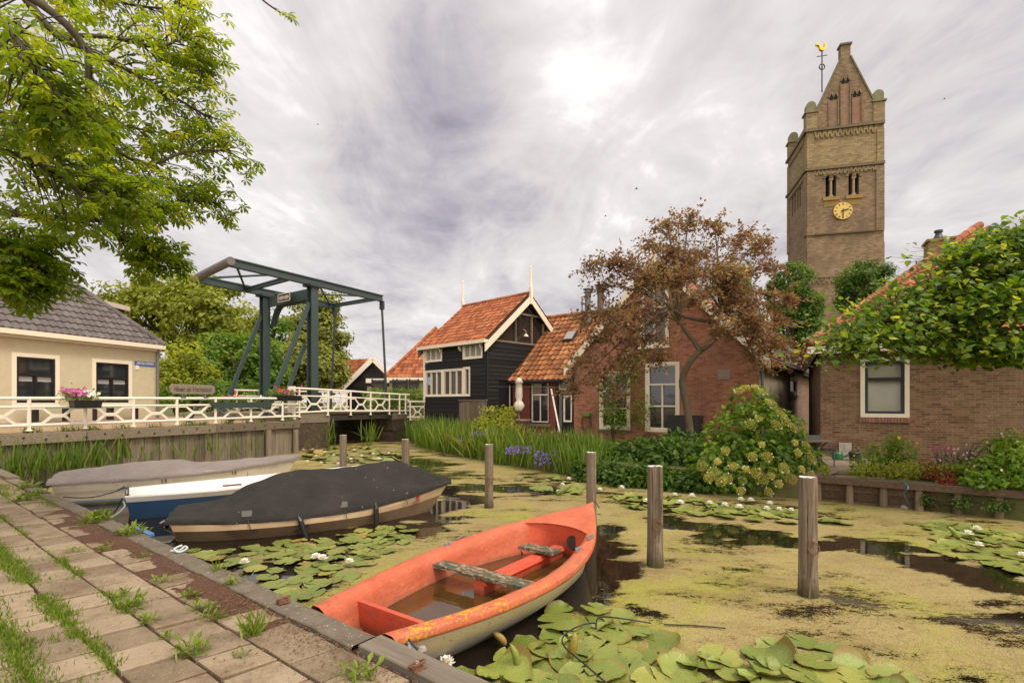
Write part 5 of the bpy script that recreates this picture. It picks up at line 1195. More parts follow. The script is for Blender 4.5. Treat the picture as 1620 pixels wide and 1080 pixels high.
def tarp(t, B, S, ridge_, mat, hang=.05, seed=0, over=.02, wr=.012, edge=None):
    L = B[-1][0]; m = MB(); rows = []; NX, NY = 70, 28
    for i in range(NX + 1):
        x = lerp(-.06, L + .04, i / NX); xx = min(max(x, 0), L); b = spl(B, xx) + over; z = spl(S, xx) + .022; c = spl(ridge_, x); row = []
        for j in range(NY + 1):
            q = j / NY * 2 - 1; a = abs(q)
            if a > .9: y, zz = b, z - (a - .9) / .1 * hang
            else:
                s = a / .9; y = b * s; zz = lerp(c, z, s ** 1.25)
            w = mnoise.noise(V((x * 1.1 + seed, q * 2.6, 3.3))) * wr * 2.2 + mnoise.noise(V((x * 4 + q * 3 + seed, q * 1.3, 1.0))) * wr
            w += .6 * wr * math.sin(9 * x + 14 * q + 3 * mnoise.noise(V((x, q, seed)))) * max(0, a - .3)
            row.append((x, y * (1 if q > 0 else -1) + (w * .4 if a > .85 else 0), zz + w * (1 - a ** 4)))
        rows.append(row)
    loft(m, rows, flip=False)
    e = rows[0]; m.add(e + [(e[0][0] + .015, p[1] * .97, p[2] - .11 - .05 * random.random()) for p in e], [(k, len(e) + k, len(e) + k + 1, k + 1) for k in range(NY)], .5)
    return child(m, 'cover', mat, t, True)
def cloth(name, c1, c2, dust):
    t = NT(name); co = t.coord(); col = t.ramp(t.noise(co, 3, 6, .7), [(.3, c1), (.7, c2)])
    col = t.mix(t.ramp(t.noise(co, 55, 3, .7), [(.66, 0), (.73, .6)]), col, dust)
    sp = t.voro(co, 6); col = t.mix(t.ramp(sp, [(.03, .9), (.045, 0)]), col, (.5, .48, .44))
    b = t.math('ADD', t.math('MULTIPLY', t.noise(co, 240, 2, .5), .3), t.noise(co, 7, 4, .6)); b = t.math('ADD', b, t.math('MULTIPLY', t.noise(t.mapping(co, (.8, 2.6, 1), (0, 0, .5)), 2.2, 5, .6, 1.2), 2.2)); t.bump(b, .55, .03); return t.fin(col, .8, 0, .3)
M_taupe = mottled('taupe_paint', (.5, .36, .225), (.56, .41, .26), 3, .45, .03, .003, c3=(.44, .31, .19), s3=1)
M_brownhull = mottled('brown_paint', (.2, .138, .083), (.235, .162, .098), 3, .5, .05, .003, c3=(.1, .07, .045), s3=1.5)
# ---- dark covered sloop
def dark_boat():
    L = 4.15; B = [(0, .6), (.6, .8), (1.25, .9), (1.9, .86), (2.6, .7), (3.3, .44), (3.85, .17), (4.15, .015)]; S = [(0, .3), (1.2, .285), (2.4, .3), (3.3, .37), (4.15, .5)]
    t = hull_boat('covered_sloop', 'taupe sloop under taut black cover with two black fenders', (-4.93, 7.55), 24.3, B, S, (M_taupe, M_brownhull, mottled('dark_transom', (.03, .022, .015), (.07, .05, .035), 9, .6, .2)), zc=.165, deep=-.12, wl=.84, rake=.35, tp=.99)
    tarp(t, B, S, [(-.06, .36), (.0, .37), (.5, .47), (1.05, .73), (1.6, .84), (2.4, .88), (3.1, .93), (3.65, .74), (4.2, .52)], cloth('black_cover', (.014, .0125, .012), (.03, .026, .024), (.12, .1, .08)), .06, 2, wr=.026)
    for x in (1.62, 2.75):
        m = MB(); b = spl(B, x); a = V((x, -b - .03, spl(S, x) - .0)); dx = .1 if x < 2 else .0
        m.tube([a, a + V((dx * .25, -.02, -.05)), a + V((dx, -.035, -.3))], [.02, .04, .042], 10); m.tube([a + V((0, .02, .03)), a], .008, 6); child(m, 'fender', M_blackpaint, t)
    for x in (.95, 2.25, 3.25):
        m = MB(); b = spl(B, x); z = spl(S, x)
        m.box((x, -b + .06, z + .085), (.13, .11, .014), Matrix.Rotation(R(38), 3, 'X')); m.tube([(x + .02, -b - .02, z - .0), (x + .05, -b - .025, z - .12)], .007, 6); child(m, 'cover_strap', mottled('strap_grey', (.06, .055, .05), (.1, .095, .085), 30, .7, .1), t)
    # red water-lily-leaf mark and a worn inscription on the bow
    m = MB(); x = 3.5; b = spl(B, x) * .962; z = spl(S, x) - .075; s = .034
    ht = [(0, -1), (.75, -.2), (.95, .45), (.6, .9), (.12, .5), (0, .85), (-.12, .5), (-.6, .9), (-.95, .45), (-.75, -.2)]
    dxs = V((spl(B, x + .05) - spl(B, x - .05), 0, 0)).x / .1; tv = V((1, -dxs, .1)).normalized()
    o = V((x, -b - .004, z)); m.prism([(a * s, c * s) for a, c in ht], o, tv, (0, -.12, 1), .02); child(m, 'red_leaf_mark', mottled('mark_red', (.5, .02, .02), (.55, .03, .03), 5, .5, 0), t)
    m = MB(); o2 = o + V((0, .0, -.055))
    for k in range(7): m.box(o2 + tv * (-.075 + k * .022), (.012, .03, .014 + .006 * (k % 2)))
    child(m, 'worn_inscription', M_brownhull, t)
    m = MB(); m.tube([(-.05, -.3, .28), (-.12, -.2, .12), (.02, -.15, .02)], .012, 6); m.tube([(-.06, .2, .3), (-.15, .1, .2), (-.08, -.1, .26), (-.16, -.3, .24)], .014, 6); m.lathe((-.1, .32, .16), [(.0, 0), (.05, .02), (.05, .1), (.0, .12)], 8); child(m, 'stern_rope', mottled('dirty_rope', (.2, .19, .17), (.36, .34, .3), 50, .9, .3), t)
dark_boat()
def blue_boat():
    B = [(0, .52), (.8, .66), (1.6, .72), (2.8, .62), (3.8, .38), (4.5, .14), (4.9, .015)]; S = [(0, .4), (1.5, .4), (3.2, .46), (4.9, .56)]
    wpaint = paint('white_gunwale', (.7, .68, .66), .5, (.25, .2, .15), .6)
    t = hull_boat('blue_rowing_boat', 'blue boat with broad white gunwale between the two covered boats', (-6.6, 8.73), 37, B, S, (wpaint, paint('blue_hull', (.02, .06, .13), .45, (.05, .06, .06), .6), mottled('rotten_transom', (.05, .04, .03), (.12, .1, .075), 14, .9, .5)), zc=.3, deep=-.15, wl=.74, rake=.3)
    m = MB(); rows = []
    for x in np.linspace(.06, 4.6, 24):
        b = spl(B, x); z = spl(S, x); rows.append([(x, y, zz) for y, zz in ((-(b - .05), z + .01), (-(b - .16), z + .0), (-(b - .2), .2), (0, .12), (b - .2, .2), (b - .16, z), (b - .05, z + .01))])
    loft(m, rows, flip=True); child(m, 'inner_hull', wpaint, t, True)
    m = MB(); m.box((1.55, -.5, .44), (.3, .1, .02)); child(m, 'rusty_patch', M_rust, t)
    m = MB(); z = .45; m.tube([(.0, .4, z), (-.04, .38, z - .02), (-.1, .36, z - .05)], .02, 8); child(m, 'mooring_eye', mottled('eye_dark', (.03, .03, .03), (.08, .07, .06), 20, .7, .2), t); m = MB(); m.tube([(-.03, -.45, .38), (-.1, -.3, .2), (-.18, -.2, .05)], .012, 6); child(m, 'stern_line', MATS['eye_dark'], t)
    m = MB(); m.tube([(2.0, .68, .41), (2.0, .68, .52)], .007, 6); child(m, 'rowlock_pin', M_zinc, t)
blue_boat()
def grey_boat():
    B = [(0, .74), (1.0, .82), (2.0, .8), (2.9, .6), (3.7, .3), (4.3, .015)]; S = [(0, .46), (1.5, .47), (3.0, .53), (4.3, .62)]
    st = NT('cream_hull_stripes'); co = st.coord(); s = st.n('ShaderNodeSeparateXYZ'); st.L.new(co, s.inputs[0])
    col = st.ramp(s.outputs[2], [(.0, (.09, .08, .03)), (.035, (.1, .085, .04)), (.04, (.12, .19, .27)), (.085, (.16, .24, .3)), (.09, (.55, .47, .34)), (.17, (.58, .5, .38)), (.26, (.5, .42, .3)), (.28, (.62, .55, .43)), (1, (.64, .57, .45))])
    col = st.mix(st.ramp(st.noise(co, 5, 6, .75), [(.52, 0), (.72, .5)]), col, (.3, .25, .17)); st.fin(col, .5, 0, .4)
    t = hull_boat('covered_cream_boat', 'cream boat under a sagging grey cover moored by the timber quay', (-8.8, 10.0), 30, B, S, (st.m, st.m, mottled('open_transom', (.1, .085, .06), (.2, .17, .13), 8, .8, .3)), zc=.2, deep=-.15, wl=.86, rake=.42)
    tarp(t, B, S, [(-.06, .56), (.4, .62), (1.4, .7), (1.9, .72), (2.3, .62), (3.2, .66), (4.35, .645)], cloth('grey_cover', (.17, .145, .135), (.23, .2, .185), (.3, .27, .24)), .06, 7, .03, .026)
    for x in (1.72, 2.95):
        m = MB(); b = spl(B, x) * .975; z = spl(S, x) - .1
        for dx in (-.03, .03): m.box((x + dx, -b - .003, z), (.022, .012, .07))
        child(m, 'vent_slots', MATS['strap_grey'], t)
    m = MB(); m.tube([(.15, -.2, .3), (-.3, .2, .35), (-.7, .5, .36)], .012, 6); child(m, 'mooring_rope', M_iron2, t)
grey_boat()
def red_boat_far():
    B = [(0, .8), (1.5, .95), (3.5, .8), (5.0, .02)]; S = [(0, .95), (2.5, .95), (5, 1.1)]
    p = bp(2.4, 6.5)
    t = hull_boat('red_boat', 'dark boat with a wine red deck beyond the bridge opening', (p.x + .5, p.y + .6), 176, B, S, (paint('wine_red', (.16, .018, .025), .4, (.1, .03, .03)), mottled('tar_black', (.012, .01, .01), (.03, .025, .022), 5, .7, .2), M_blackpaint), zc=.68, deep=-.2, wl=.9)
    m = MB(); rows = []
    for x in np.linspace(0, 4.9, 14):
        b = spl(B, x); rows.append([(x, y, spl(S, x) + .02 + .1 * (1 - (y / max(b, .02)) ** 2)) for y in np.linspace(-b, b, 7)])
    loft(m, rows, flip=True); child(m, 'deck', MATS['wine_red'], t, True)
red_boat_far()
# ================================================================ mooring bits on the quay
M_rope = mottled('blue_white_rope', (.07, .1, .28), (.45, .44, .42), 60, .9, .3, lo=.4, hi=.55)
M_darkrope = mottled('dark_rope', (.02, .025, .035), (.05, .055, .07), 40, .9, .3)
def rope(name, label, pts, r, mat=M_rope, n=18):
    P_ = [V(p) for p in pts]; q = []
    for i in range(n + 1):
        f = i / n * (len(P_) - 1); k = min(int(f), len(P_) - 2); u = f - k
        a, b, c, d = P_[max(k - 1, 0)], P_[k], P_[k + 1], P_[min(k + 2, len(P_) - 1)]
        q.append(.5 * ((2 * b) + (c - a) * u + (2 * a - 5 * b + 4 * c - d) * u * u + (3 * b - a - 3 * c + d) * u ** 3))
    m = MB(); m.tube(q, r, 8); return tag(m.build(name, mat, smooth=True), label, 'rope')
def ringbolt(px, py, label):
    c = G(px, py, QZ + .03); t = thing('ring_bolt', label, 'ring', tuple(c), 'rusty ring bolts on the quay edge')
    m = MB(); m.box(c, (.075, .075, .012), Matrix.Rotation(.7, 3, 'Z')); m.build('plate', M_rust, t)
    m = MB(); m.tube([c + V((.042 * math.cos(a), .042 * math.sin(a), .025 + .018 * math.cos(a + .5))) for a in np.linspace(0, 2 * math.pi, 18)], .008, 7); m.build('ring', M_rust, t); return c
rc = ringbolt(660, 1056, 'rusty ring bolt holding the blue and white rope on the quay edge')
ringbolt(448, 951, 'rusty ring bolt lying flat on the concrete edge left of the orange boat')
rope('mooring_rope', 'frayed blue and white rope from orange boat to the ring bolt', [G(645, 1008, .36), G(648, 1022, .36), G(652, 1040, .4), G(658, 1050, .45), rc + V((0, 0, .03))], .011)
rope('mooring_rope', 'thin dark blue rope beside the frayed rope at the orange stern', [G(645, 1008, .38), G(656, 1022, .38), G(664, 1030, .4), G(668, 1033, .4), G(662, 1040, .42), rc + V((.0, 0, .03))], .007, M_darkrope)
m = MB(); c = G(668, 1030, .41); m.lathe(c, [(.0, -.02), (.022, -.01), (.03, .01), (.02, .03), (.0, .035)], 8); tag(m.build('rope_knot', MATS['dirty_rope']), 'pale knot on the ropes at the orange stern', 'knot')
rope('mooring_rope', 'dark line stretched from quay to the stern of the blue boat', [G(100, 786, .46), G(150, 785.5, .44), (-6.75, 9.05, .45)], .009, M_darkrope)
rope('mooring_rope', 'grey blue rope from quay edge up to the transom of the blue boat', [G(176, 818, .46), G(186, 812, .4), G(197, 801, .38), (-6.3, 8.3, .33)], .013, mottled('grey_blue_rope', (.15, .19, .22), (.3, .33, .33), 50, .9, .3))
rope('rope_coil', 'pale blue and white rope end heaped on the concrete edge by black covered boat', [G(270, 871, .47), G(284, 870, .48), G(292, 864, .5), G(296, 867, .49), G(284, 873, .48), G(276, 868, .5), G(288, 862, .52)], .011, mottled('pale_rope', (.3, .4, .45), (.55, .52, .47), 40, .9, .3), 30)
rope('mooring_rope', 'dark line from quay grass to the grey covered boat', [G(54, 768, .46), G(66, 764, .47), G(80, 757, .5)], .014, M_darkrope)
m = MB(); m.bar(G(214, 834, .3), G(239, 846, .3), .07, .035); tag(m.build('blue_plank', paint('plank_blue', (.06, .16, .38), .5)), 'short blue painted plank between quay edge and dark boat', 'plank')
rope('garden_hose', 'thin black hose curving over the large lily leaves in front', [G(960, 1080, .12), G(925, 1050, .16), G(893, 1022, .17), G(892, 1005, .2), G(915, 990, .2), G(940, 985, .22), G(943, 994, .2), G(948, 976, .2), G(985, 978, .1), G(1030, 985, .04)], .006, M_blackpaint, 60)
rope('cable', 'dark cable lying on the duckweed right of the front lily leaves', [G(1050, 987, .02), G(1100, 989, .02), G(1148, 993, .02)], .006, M_blackpaint)
# ================================================================ scattering leaves
RG = np.random.RandomState(11)
T_LEAF = (np.array([(0, 0, 0), (.35, .25, .05), (.7, .2, .03), (1, 0, -.06), (.7, -.2, .03), (.35, -.25, .05), (.5, 0, -.02)]), [(0, 6, 1), (1, 6, 2), (2, 6, 3), (3, 6, 4), (4, 6, 5), (5, 6, 0)])
T_SIMPLE = (np.array([(0, 0, 0), (.5, .3, .06), (1, 0, -.05), (.5, -.3, .06)]), [(0, 2, 1), (0, 3, 2)])
T_HEART = (np.array([(0, 0, 0), (-.08, .22, .0), (.15, .42, .04), (.5, .36, .03), (.8, .16, -.02), (1.05, 0, -.1), (.8, -.16, -.02), (.5, -.36, .03), (.15, -.42, .04), (-.08, -.22, 0), (.45, 0, -.03)]), [(0, 10, 2, 1), (2, 10, 3), (3, 10, 5, 4), (5, 10, 7, 6), (7, 10, 8), (8, 10, 0, 9)])
def palmate(n=7, spread=150):
    v, f = [], []
    for k in range(n):
        a = R(lerp(-spread, spread, k / (n - 1))); s = 1 - .38 * abs(k / (n - 1) * 2 - 1) ** 1.4
        for (l, w, z) in ((.06, 0, 0), (.42, .11, .015), (.74, .2, .0), (1.0, 0, -.16), (.74, -.2, .0), (.42, -.11, .015), (.6, 0, -.045)):
            x, y = l * s, w * s; v.append((x * math.cos(a) - y * math.sin(a), x * math.sin(a) + y * math.cos(a), z * s - .22 * l * l * s))
        o = 7 * k; f += [(o, o + 6, o + 1), (o + 1, o + 6, o + 2), (o + 2, o + 6, o + 3), (o + 3, o + 6, o + 4), (o + 4, o + 6, o + 5), (o + 5, o + 6, o)]
    return np.array(v), f
T_PALM = palmate(6, 120)
def rot_from(nrm, ax):
    n = nrm / np.linalg.norm(nrm, axis=1, keepdims=True); x = ax - n * (ax * n).sum(1, keepdims=True)
    ln = np.linalg.norm(x, axis=1, keepdims=True); x = np.where(ln < 1e-4, np.cross(n, (.3, .5, .8)), x); x /= np.linalg.norm(x, axis=1, keepdims=True)
    y = np.cross(n, x); return np.stack([x, y, n], 2)
def scatter(name, tpl, pos, nrm, ax, sc, tint, mat, par=None, org=None, jit=True):
    tv, tf = tpl; N = len(pos); Rm = rot_from(nrm, ax); sc = np.broadcast_to(np.asarray(sc, float).reshape(-1, 1) if np.ndim(sc) < 2 else sc, (N, 1 if np.ndim(sc) < 2 else 3))
    if sc.shape[1] == 1: loc = tv[None] * sc[:, :, None]
    else: loc = tv[None] * sc[:, None, :]
    v = np.einsum('nij,nkj->nki', Rm, loc) + pos[:, None, :]
    k = len(tv); f = []
    for q in tf: f.append((np.arange(N)[:, None] * k + np.array(q)[None]))
    faces = [tuple(r) for a in f for r in a.tolist()]
    tn = np.concatenate([np.asarray(tint)] * len(tf))
    return mesh_obj(name, v.reshape(-1, 3), faces, tn, mat, par, org, uv=False)
def rnd(n, s=1.0): return RG.normal(size=(n, 3)) * s
def unit(a): return a / np.maximum(np.linalg.norm(a, axis=1, keepdims=True), 1e-6)
def curve(pts, n=24):
    P_ = [V(p) for p in pts]; q = []
    for i in range(n + 1):
        f = i / n * (len(P_) - 1); k = min(int(f), len(P_) - 2); u = f - k
        a, b, c, d = P_[max(k - 1, 0)], P_[k], P_[k + 1], P_[min(k + 2, len(P_) - 1)]
        q.append(.5 * ((2 * b) + (c - a) * u + (2 * a - 5 * b + 4 * c - d) * u * u + (3 * b - a - 3 * c + d) * u ** 3))
    return q
def bark(name, c1, c2, green=None): return woodmat(name, c1, tuple((a + b) / 2 for a, b in zip(c1, c2)), c2, 2, .95, .1, green)
M_bark = bark('bark_grey_brown', (.045, .033, .022), (.1, .08, .055), (.07, .075, .03))
M_barkred = bark('bark_lichened', (.1, .075, .052), (.2, .16, .115), (.17, .15, .07))
# ---- overhanging chestnut
M_chest = leafmat('chestnut_leaf', [(0, (.07, .14, .009)), (.4, (.155, .245, .013)), (.75, (.28, .35, .022)), (1, (.4, .44, .04))], .68, .38)
def chestnut():
    t = thing('chestnut_tree', 'large green horse chestnut with branches hanging over the quay and boats', 'tree', (-9.6, 5.6, .4))
    tr = MB(); base = V((-9.6, 5.6, .35)); q = curve([base, base + V((.1, .05, 1.6)), base + V((.35, .0, 3.4)), base + V((.8, .1, 5.2)), base + V((1.3, .2, 7.5))], 16); tr.tube(q, [lerp(.42, .16, (i / 16) ** .8) * (1.25 if i == 0 else 1) for i in range(17)], 14)
    fork = q[9]; fork2 = q[12]
    limbs = [
        ([fork2, P(-60, -60, 6.2), P(90, 55, 6.3), P(190, 105, 6.5), P(265, 148, 6.8), P(330, 185, 7.0)], .085),
        ([fork, P(-160, 320, 6.0), P(20, 338, 6.2), P(120, 347, 6.4), P(220, 345, 6.7), P(290, 318, 7.0), P(345, 322, 7.2)], .075),
        ([P(-60, -60, 6.2), P(70, 10, 5.6), P(135, 80, 5.7), P(140, 150, 5.8), P(160, 215, 6.0), P(230, 260, 6.3), P(295, 240, 6.6), P(358, 238, 6.9)], .055),
        ([fork, P(-120, 390, 5.2), P(-10, 395, 5.3), P(40, 392, 5.4), P(78, 405, 5.5), P(72, 440, 5.5)], .05),
        ([fork2, P(-40, -90, 6.8), P(110, -25, 7.2), P(210, 8, 7.4), P(300, 15, 7.6)], .06),
        ([P(120, 347, 6.4), P(175, 370, 6.6), P(205, 385, 6.8), P(232, 398, 6.9), P(258, 404, 6.9)], .025),
        ([fork2, P(-60, 120, 7.6), P(60, 180, 7.6), P(150, 240, 7.7), P(230, 295, 7.8), P(305, 295, 7.9)], .055),
        ([fork, P(-90, 230, 5.0), P(10, 240, 4.9), P(80, 270, 5.0), P(130, 300, 5.2), P(190, 310, 5.4)], .04),
        ([fork2, P(-80, 60, 6.8), P(40, 100, 6.9), P(120, 170, 7.0), P(200, 200, 7.1), P(290, 215, 7.2)], .05),
        ([fork, P(-100, 170, 5.6), P(20, 190, 5.7), P(100, 250, 5.9), P(170, 290, 6.1), P(240, 335, 6.3)], .045),
        ([fork, P(-110, 430, 5.0), P(-20, 440, 5.1), P(20, 425, 5.2), P(40, 440, 5.2)], .03),
        ([P(-60, -60, 6.2), P(10, 40, 4.6), P(60, 110, 4.5), P(90, 170, 4.6)], .035),
        ([P(90, 55, 6.3), P(180, 60, 6.6), P(250, 75, 6.9), P(295, 60, 7.1), P(315, 95, 7.1)], .035),
        ([fork2, V((-3.5, 5.9, 7.2)), P(340, -60, 6.6), P(395, -18, 6.5), P(420, 4, 6.5), P(443, 20, 6.5)], .02),
        ([fork, base + V((-1.5, .6, 5.5)), base + V((-3.2, 1.0, 6.2))], .1), ([fork2, base + V((.2, 2.2, 7.6)), base + V((.4, 4.0, 8.0))], .08), ([fork2, base + V((1.0, -1.6, 7.4)), base + V((1.5, -3.2, 7.9))], .08)]
    tr.build('trunk', M_bark, t, smooth=True)
    br = MB(); lp = []; ld = []; random.seed(5)
    for li, (pts, r) in enumerate(limbs):
        n = 30; q = curve(pts, n); br.tube(q, [lerp(r, .009, (i / n) ** .75) for i in range(n + 1)], 7)
        if li == 13:
            for k in range(26, 31): lp.append(q[k]); ld.append(V((1, 0, -.4)))
            continue
        start = 8 if li < 14 else 10
        dens = 3.2 if li < 14 else 1
        for i in range(start, n + 1):
            f = (i - start) / (n - start); cnt = int(dens + random.random())
            for _ in range(cnt):
                d0 = (q[min(i + 1, n)] - q[max(i - 1, 0)]).normalized()
                sd_ = V((random.gauss(0, 1), random.gauss(0, 1), random.gauss(0, .8) - .05)); sd_ = (sd_ - d0 * sd_.dot(d0)).normalized()
                d = (d0 * random.uniform(.4, 1.0) + sd_ * random.uniform(.4, 1.0)).normalized(); Ln = random.uniform(.2, .62) * (1.1 - .4 * f) * (.62 if li in (5, 1, 3, 10) else 1)
                a = q[i]; b = a + d * Ln * .5 + V((0, 0, .03)); c = a + d * Ln + V((0, 0, -.1 * Ln))
                tw = curve([a, b, c], 5); br.tube(tw, [.009, .008, .007, .006, .005, .004], 5, False)
                for k in range(2, 6):
                    if k < 5 and random.random() < .35: continue
                    for _ in range(2 if k == 5 else 1): lp.append(tw[k]); ld.append((d + V((random.gauss(0, .8), random.gauss(0, .8), random.gauss(0, .35)))).normalized())
    for a, b in list(zip(lp, ld))[::3]: br.tube([a, a + b * .1], .003, 4, False)
    br.build('branches', M_bark, t, smooth=True)
    N = len(lp); p = np.array([tuple(x) for x in lp]) ; d = np.array([tuple(x) for x in ld])
    st = RG.uniform(.06, .16, (N, 1)); pp = p + d * st + np.array((0, 0, -.02))
    nr = unit(np.array((0, 0, 1.0))[None] * 1.0 + rnd(N, .38) + d * .25); tn = np.clip(RG.normal(.45, .22, N) + .12 * (pp[:, 2] - 4.5) / 2, 0, 1)
    scatter('crown', T_PALM, pp, nr, d, RG.uniform(.085, .145, N), tn, M_chest, t)
    return N
print('chestnut leaves', chestnut())
# ---- far trees
def leafcols(a, b, c): return [(0, a), (.5, b), (1, c)]
M_farA = leafmat('far_leaf_olive', leafcols((.12, .155, .016), (.24, .285, .036), (.42, .46, .08)), .52, .6)
M_farB = leafmat('far_leaf_green', leafcols((.06, .125, .016), (.12, .22, .026), (.22, .32, .04)), .48, .6)
M_farC = leafmat('far_leaf_yellow', leafcols((.14, .18, .012), (.26, .31, .022), (.4, .44, .05)), .5, .6)
M_farD = leafmat('far_leaf_light', leafcols((.13, .16, .03), (.24, .27, .06), (.38, .4, .11)), .48, .6)
M_ivy = leafmat('clipped_lime_leaf', leafcols((.04, .09, .013), (.085, .165, .018), (.2, .28, .035)), .42, .5)
def crown_tree(name, label, foot, ells, nclump, per, leaf, mat, trunk=.3, rc=.9, cat='tree', group=None, seed=1, tpl=T_SIMPLE, shell=.55, upb=.6):
    rg = np.random.RandomState(seed); t = thing(name, label, cat, tuple(foot), group); cs = []; cn = []
    vols = np.array([e[1] * e[2] * e[3] for e in ells]); vols = vols ** .67; vols /= vols.sum()
    for _ in range(nclump):
        c, a, b, h = ells[rg.choice(len(ells), p=vols)]; v = rg.normal(size=3); v /= np.linalg.norm(v); r = shell + (1 - shell) * rg.rand() ** .6
        cs.append(np.array(c) + v * r * np.array((a, b, h))); cn.append(v)
    cs, cn = np.array(cs), np.array(cn); N = nclump * per; ci = np.repeat(np.arange(nclump), per)
    size = rg.uniform(.6, 1.25, nclump) * rc
    off = rg.normal(size=(N, 3)); off = off / np.linalg.norm(off, axis=1, keepdims=True) * (rg.rand(N, 1) ** .45) * size[ci][:, None] * np.array((1, 1, .7)); p = cs[ci] + off
    nr = unit(off / np.linalg.norm(off, axis=1, keepdims=True) * .6 + cn[ci] * .35 + np.array((0, 0, upb)) + rg.normal(size=(N, 3)) * .4)
    tn = np.clip(.45 + rg.normal(0, .17, nclump)[ci] + rg.normal(0, .16, N), 0, 1)
    scatter('crown', tpl, p, nr, rg.normal(size=(N, 3)), rg.uniform(.7, 1.25, N) * leaf, tn, mat, t)
    if trunk:
        m = MB(); f = V(foot); top = V(ells[0][0]); q = curve([f, lerp(f, top, .5) + V((rg.normal() * .15, 0, 0)), top], 8); m.tube(q, [lerp(trunk * 1.2, trunk * .4, i / 8) for i in range(9)], 9)
        for k in rg.choice(nclump, min(16, nclump), replace=False):
            a = q[rg.randint(3, 8)]; b = V(cs[k]); m.tube(curve([a, lerp(a, b, .5) + V((0, 0, .2)), b], 6), [lerp(trunk * .35, trunk * .06, i / 6) for i in range(7)], 6, False)
        m.build('trunk', M_bark, t, smooth=True)
    return t
def el(px, py, Y, rx, ry, rd=None): s = Y / F; c = P(px, py, Y); return (tuple(c), rx * s, (rd or rx) * s, ry * s)
def ft(px, Y, z=1.0): return V(((px - 810) / F * Y, Y, z))
crown_tree('broad_tree', 'big olive green tree behind the dark tiled house and drawbridge', ft(285, 46), [el(280, 535, 46, 95, 85, 80), el(215, 500, 47, 60, 55), el(335, 500, 45, 70, 60), el(385, 560, 46, 45, 70), el(270, 470, 46, 60, 42)], 210, 110, .42, M_farA, .5, 1.25, seed=3)
crown_tree('dark_green_tree', 'darker green maple-like tree below the big olive tree, left of the bridge posts', ft(375, 36), [el(370, 575, 36, 58, 50, 50), el(335, 600, 35, 40, 38), el(420, 590, 36, 35, 45)], 110, 100, .32, M_farB, .3, .9, seed=5)
crown_tree('yellow_green_shrub', 'bright yellow green tall shrub beside the downpipe of the render house', ft(280, 30), [el(292, 590, 30, 36, 44, 35), el(265, 575, 30, 22, 34), el(318, 600, 30.5, 28, 28), el(277, 612, 29, 20, 24)], 80, 90, .24, M_farC, .12, .65, 'shrub', seed=7)
crown_tree('airy_tree', 'tall airy light green tree seen between the bridge posts and hanger rods', ft(505, 52), [el(500, 520, 52, 36, 50, 35), el(475, 500, 52, 30, 36), el(525, 545, 52, 24, 46), el(510, 480, 52, 26, 22)], 95, 75, .44, M_farD, .35, 1.1, seed=9, shell=.35)
crown_tree('round_bush_tree', 'rounded light green tree in front of the orange roof behind bridge', ft(500, 40), [el(500, 580, 40, 42, 40, 38), el(468, 575, 40, 28, 44), el(530, 592, 40, 15, 26)], 90, 95, .34, M_farD, .25, .9, seed=13)
crown_tree('background_tree', 'dark green tree mass filling the gap behind the two bridge posts', ft(440, 48), [el(440, 590, 48, 45, 55, 40), el(425, 540, 48, 30, 50)], 90, 90, .4, M_farB, .3, 1.1, seed=15)
crown_tree('low_hedge_trees', 'low dark green shrubs behind the railing left of the anchor', ft(300, 27), [el(290, 628, 27, 45, 16, 30), el(345, 625, 27.5, 45, 20, 30), el(400, 628, 28, 40, 18, 30)], 90, 80, .18, M_farB, 0, .5, 'shrub', seed=17)
crown_tree('clipped_lime', 'tall dark clipped lime tree left of the church tower', ft(1255, 33), [el(1256, 470, 33, 36, 58, 34), el(1255, 525, 33, 34, 45, 34), el(1275, 500, 33, 22, 50)], 120, 120, .2, M_ivy, .2, .6, seed=21, shell=.75)
crown_tree('clipped_lime', 'round clipped lime tree in front of the foot of church tower', ft(1370, 34), [el(1370, 450, 34, 38, 36, 34), el(1352, 470, 34, 22, 26), el(1385, 468, 34, 26, 24)], 85, 120, .2, M_ivy, .2, .6, seed=22, shell=.75)
crown_tree('clipped_lime', 'clipped lime tree glimpsed through the red leaved crown above the brick roof', ft(1158, 34), [el(1158, 452, 34, 36, 34, 30), el(1165, 500, 34, 30, 40)], 70, 110, .2, M_ivy, .2, .6, seed=23, shell=.75)
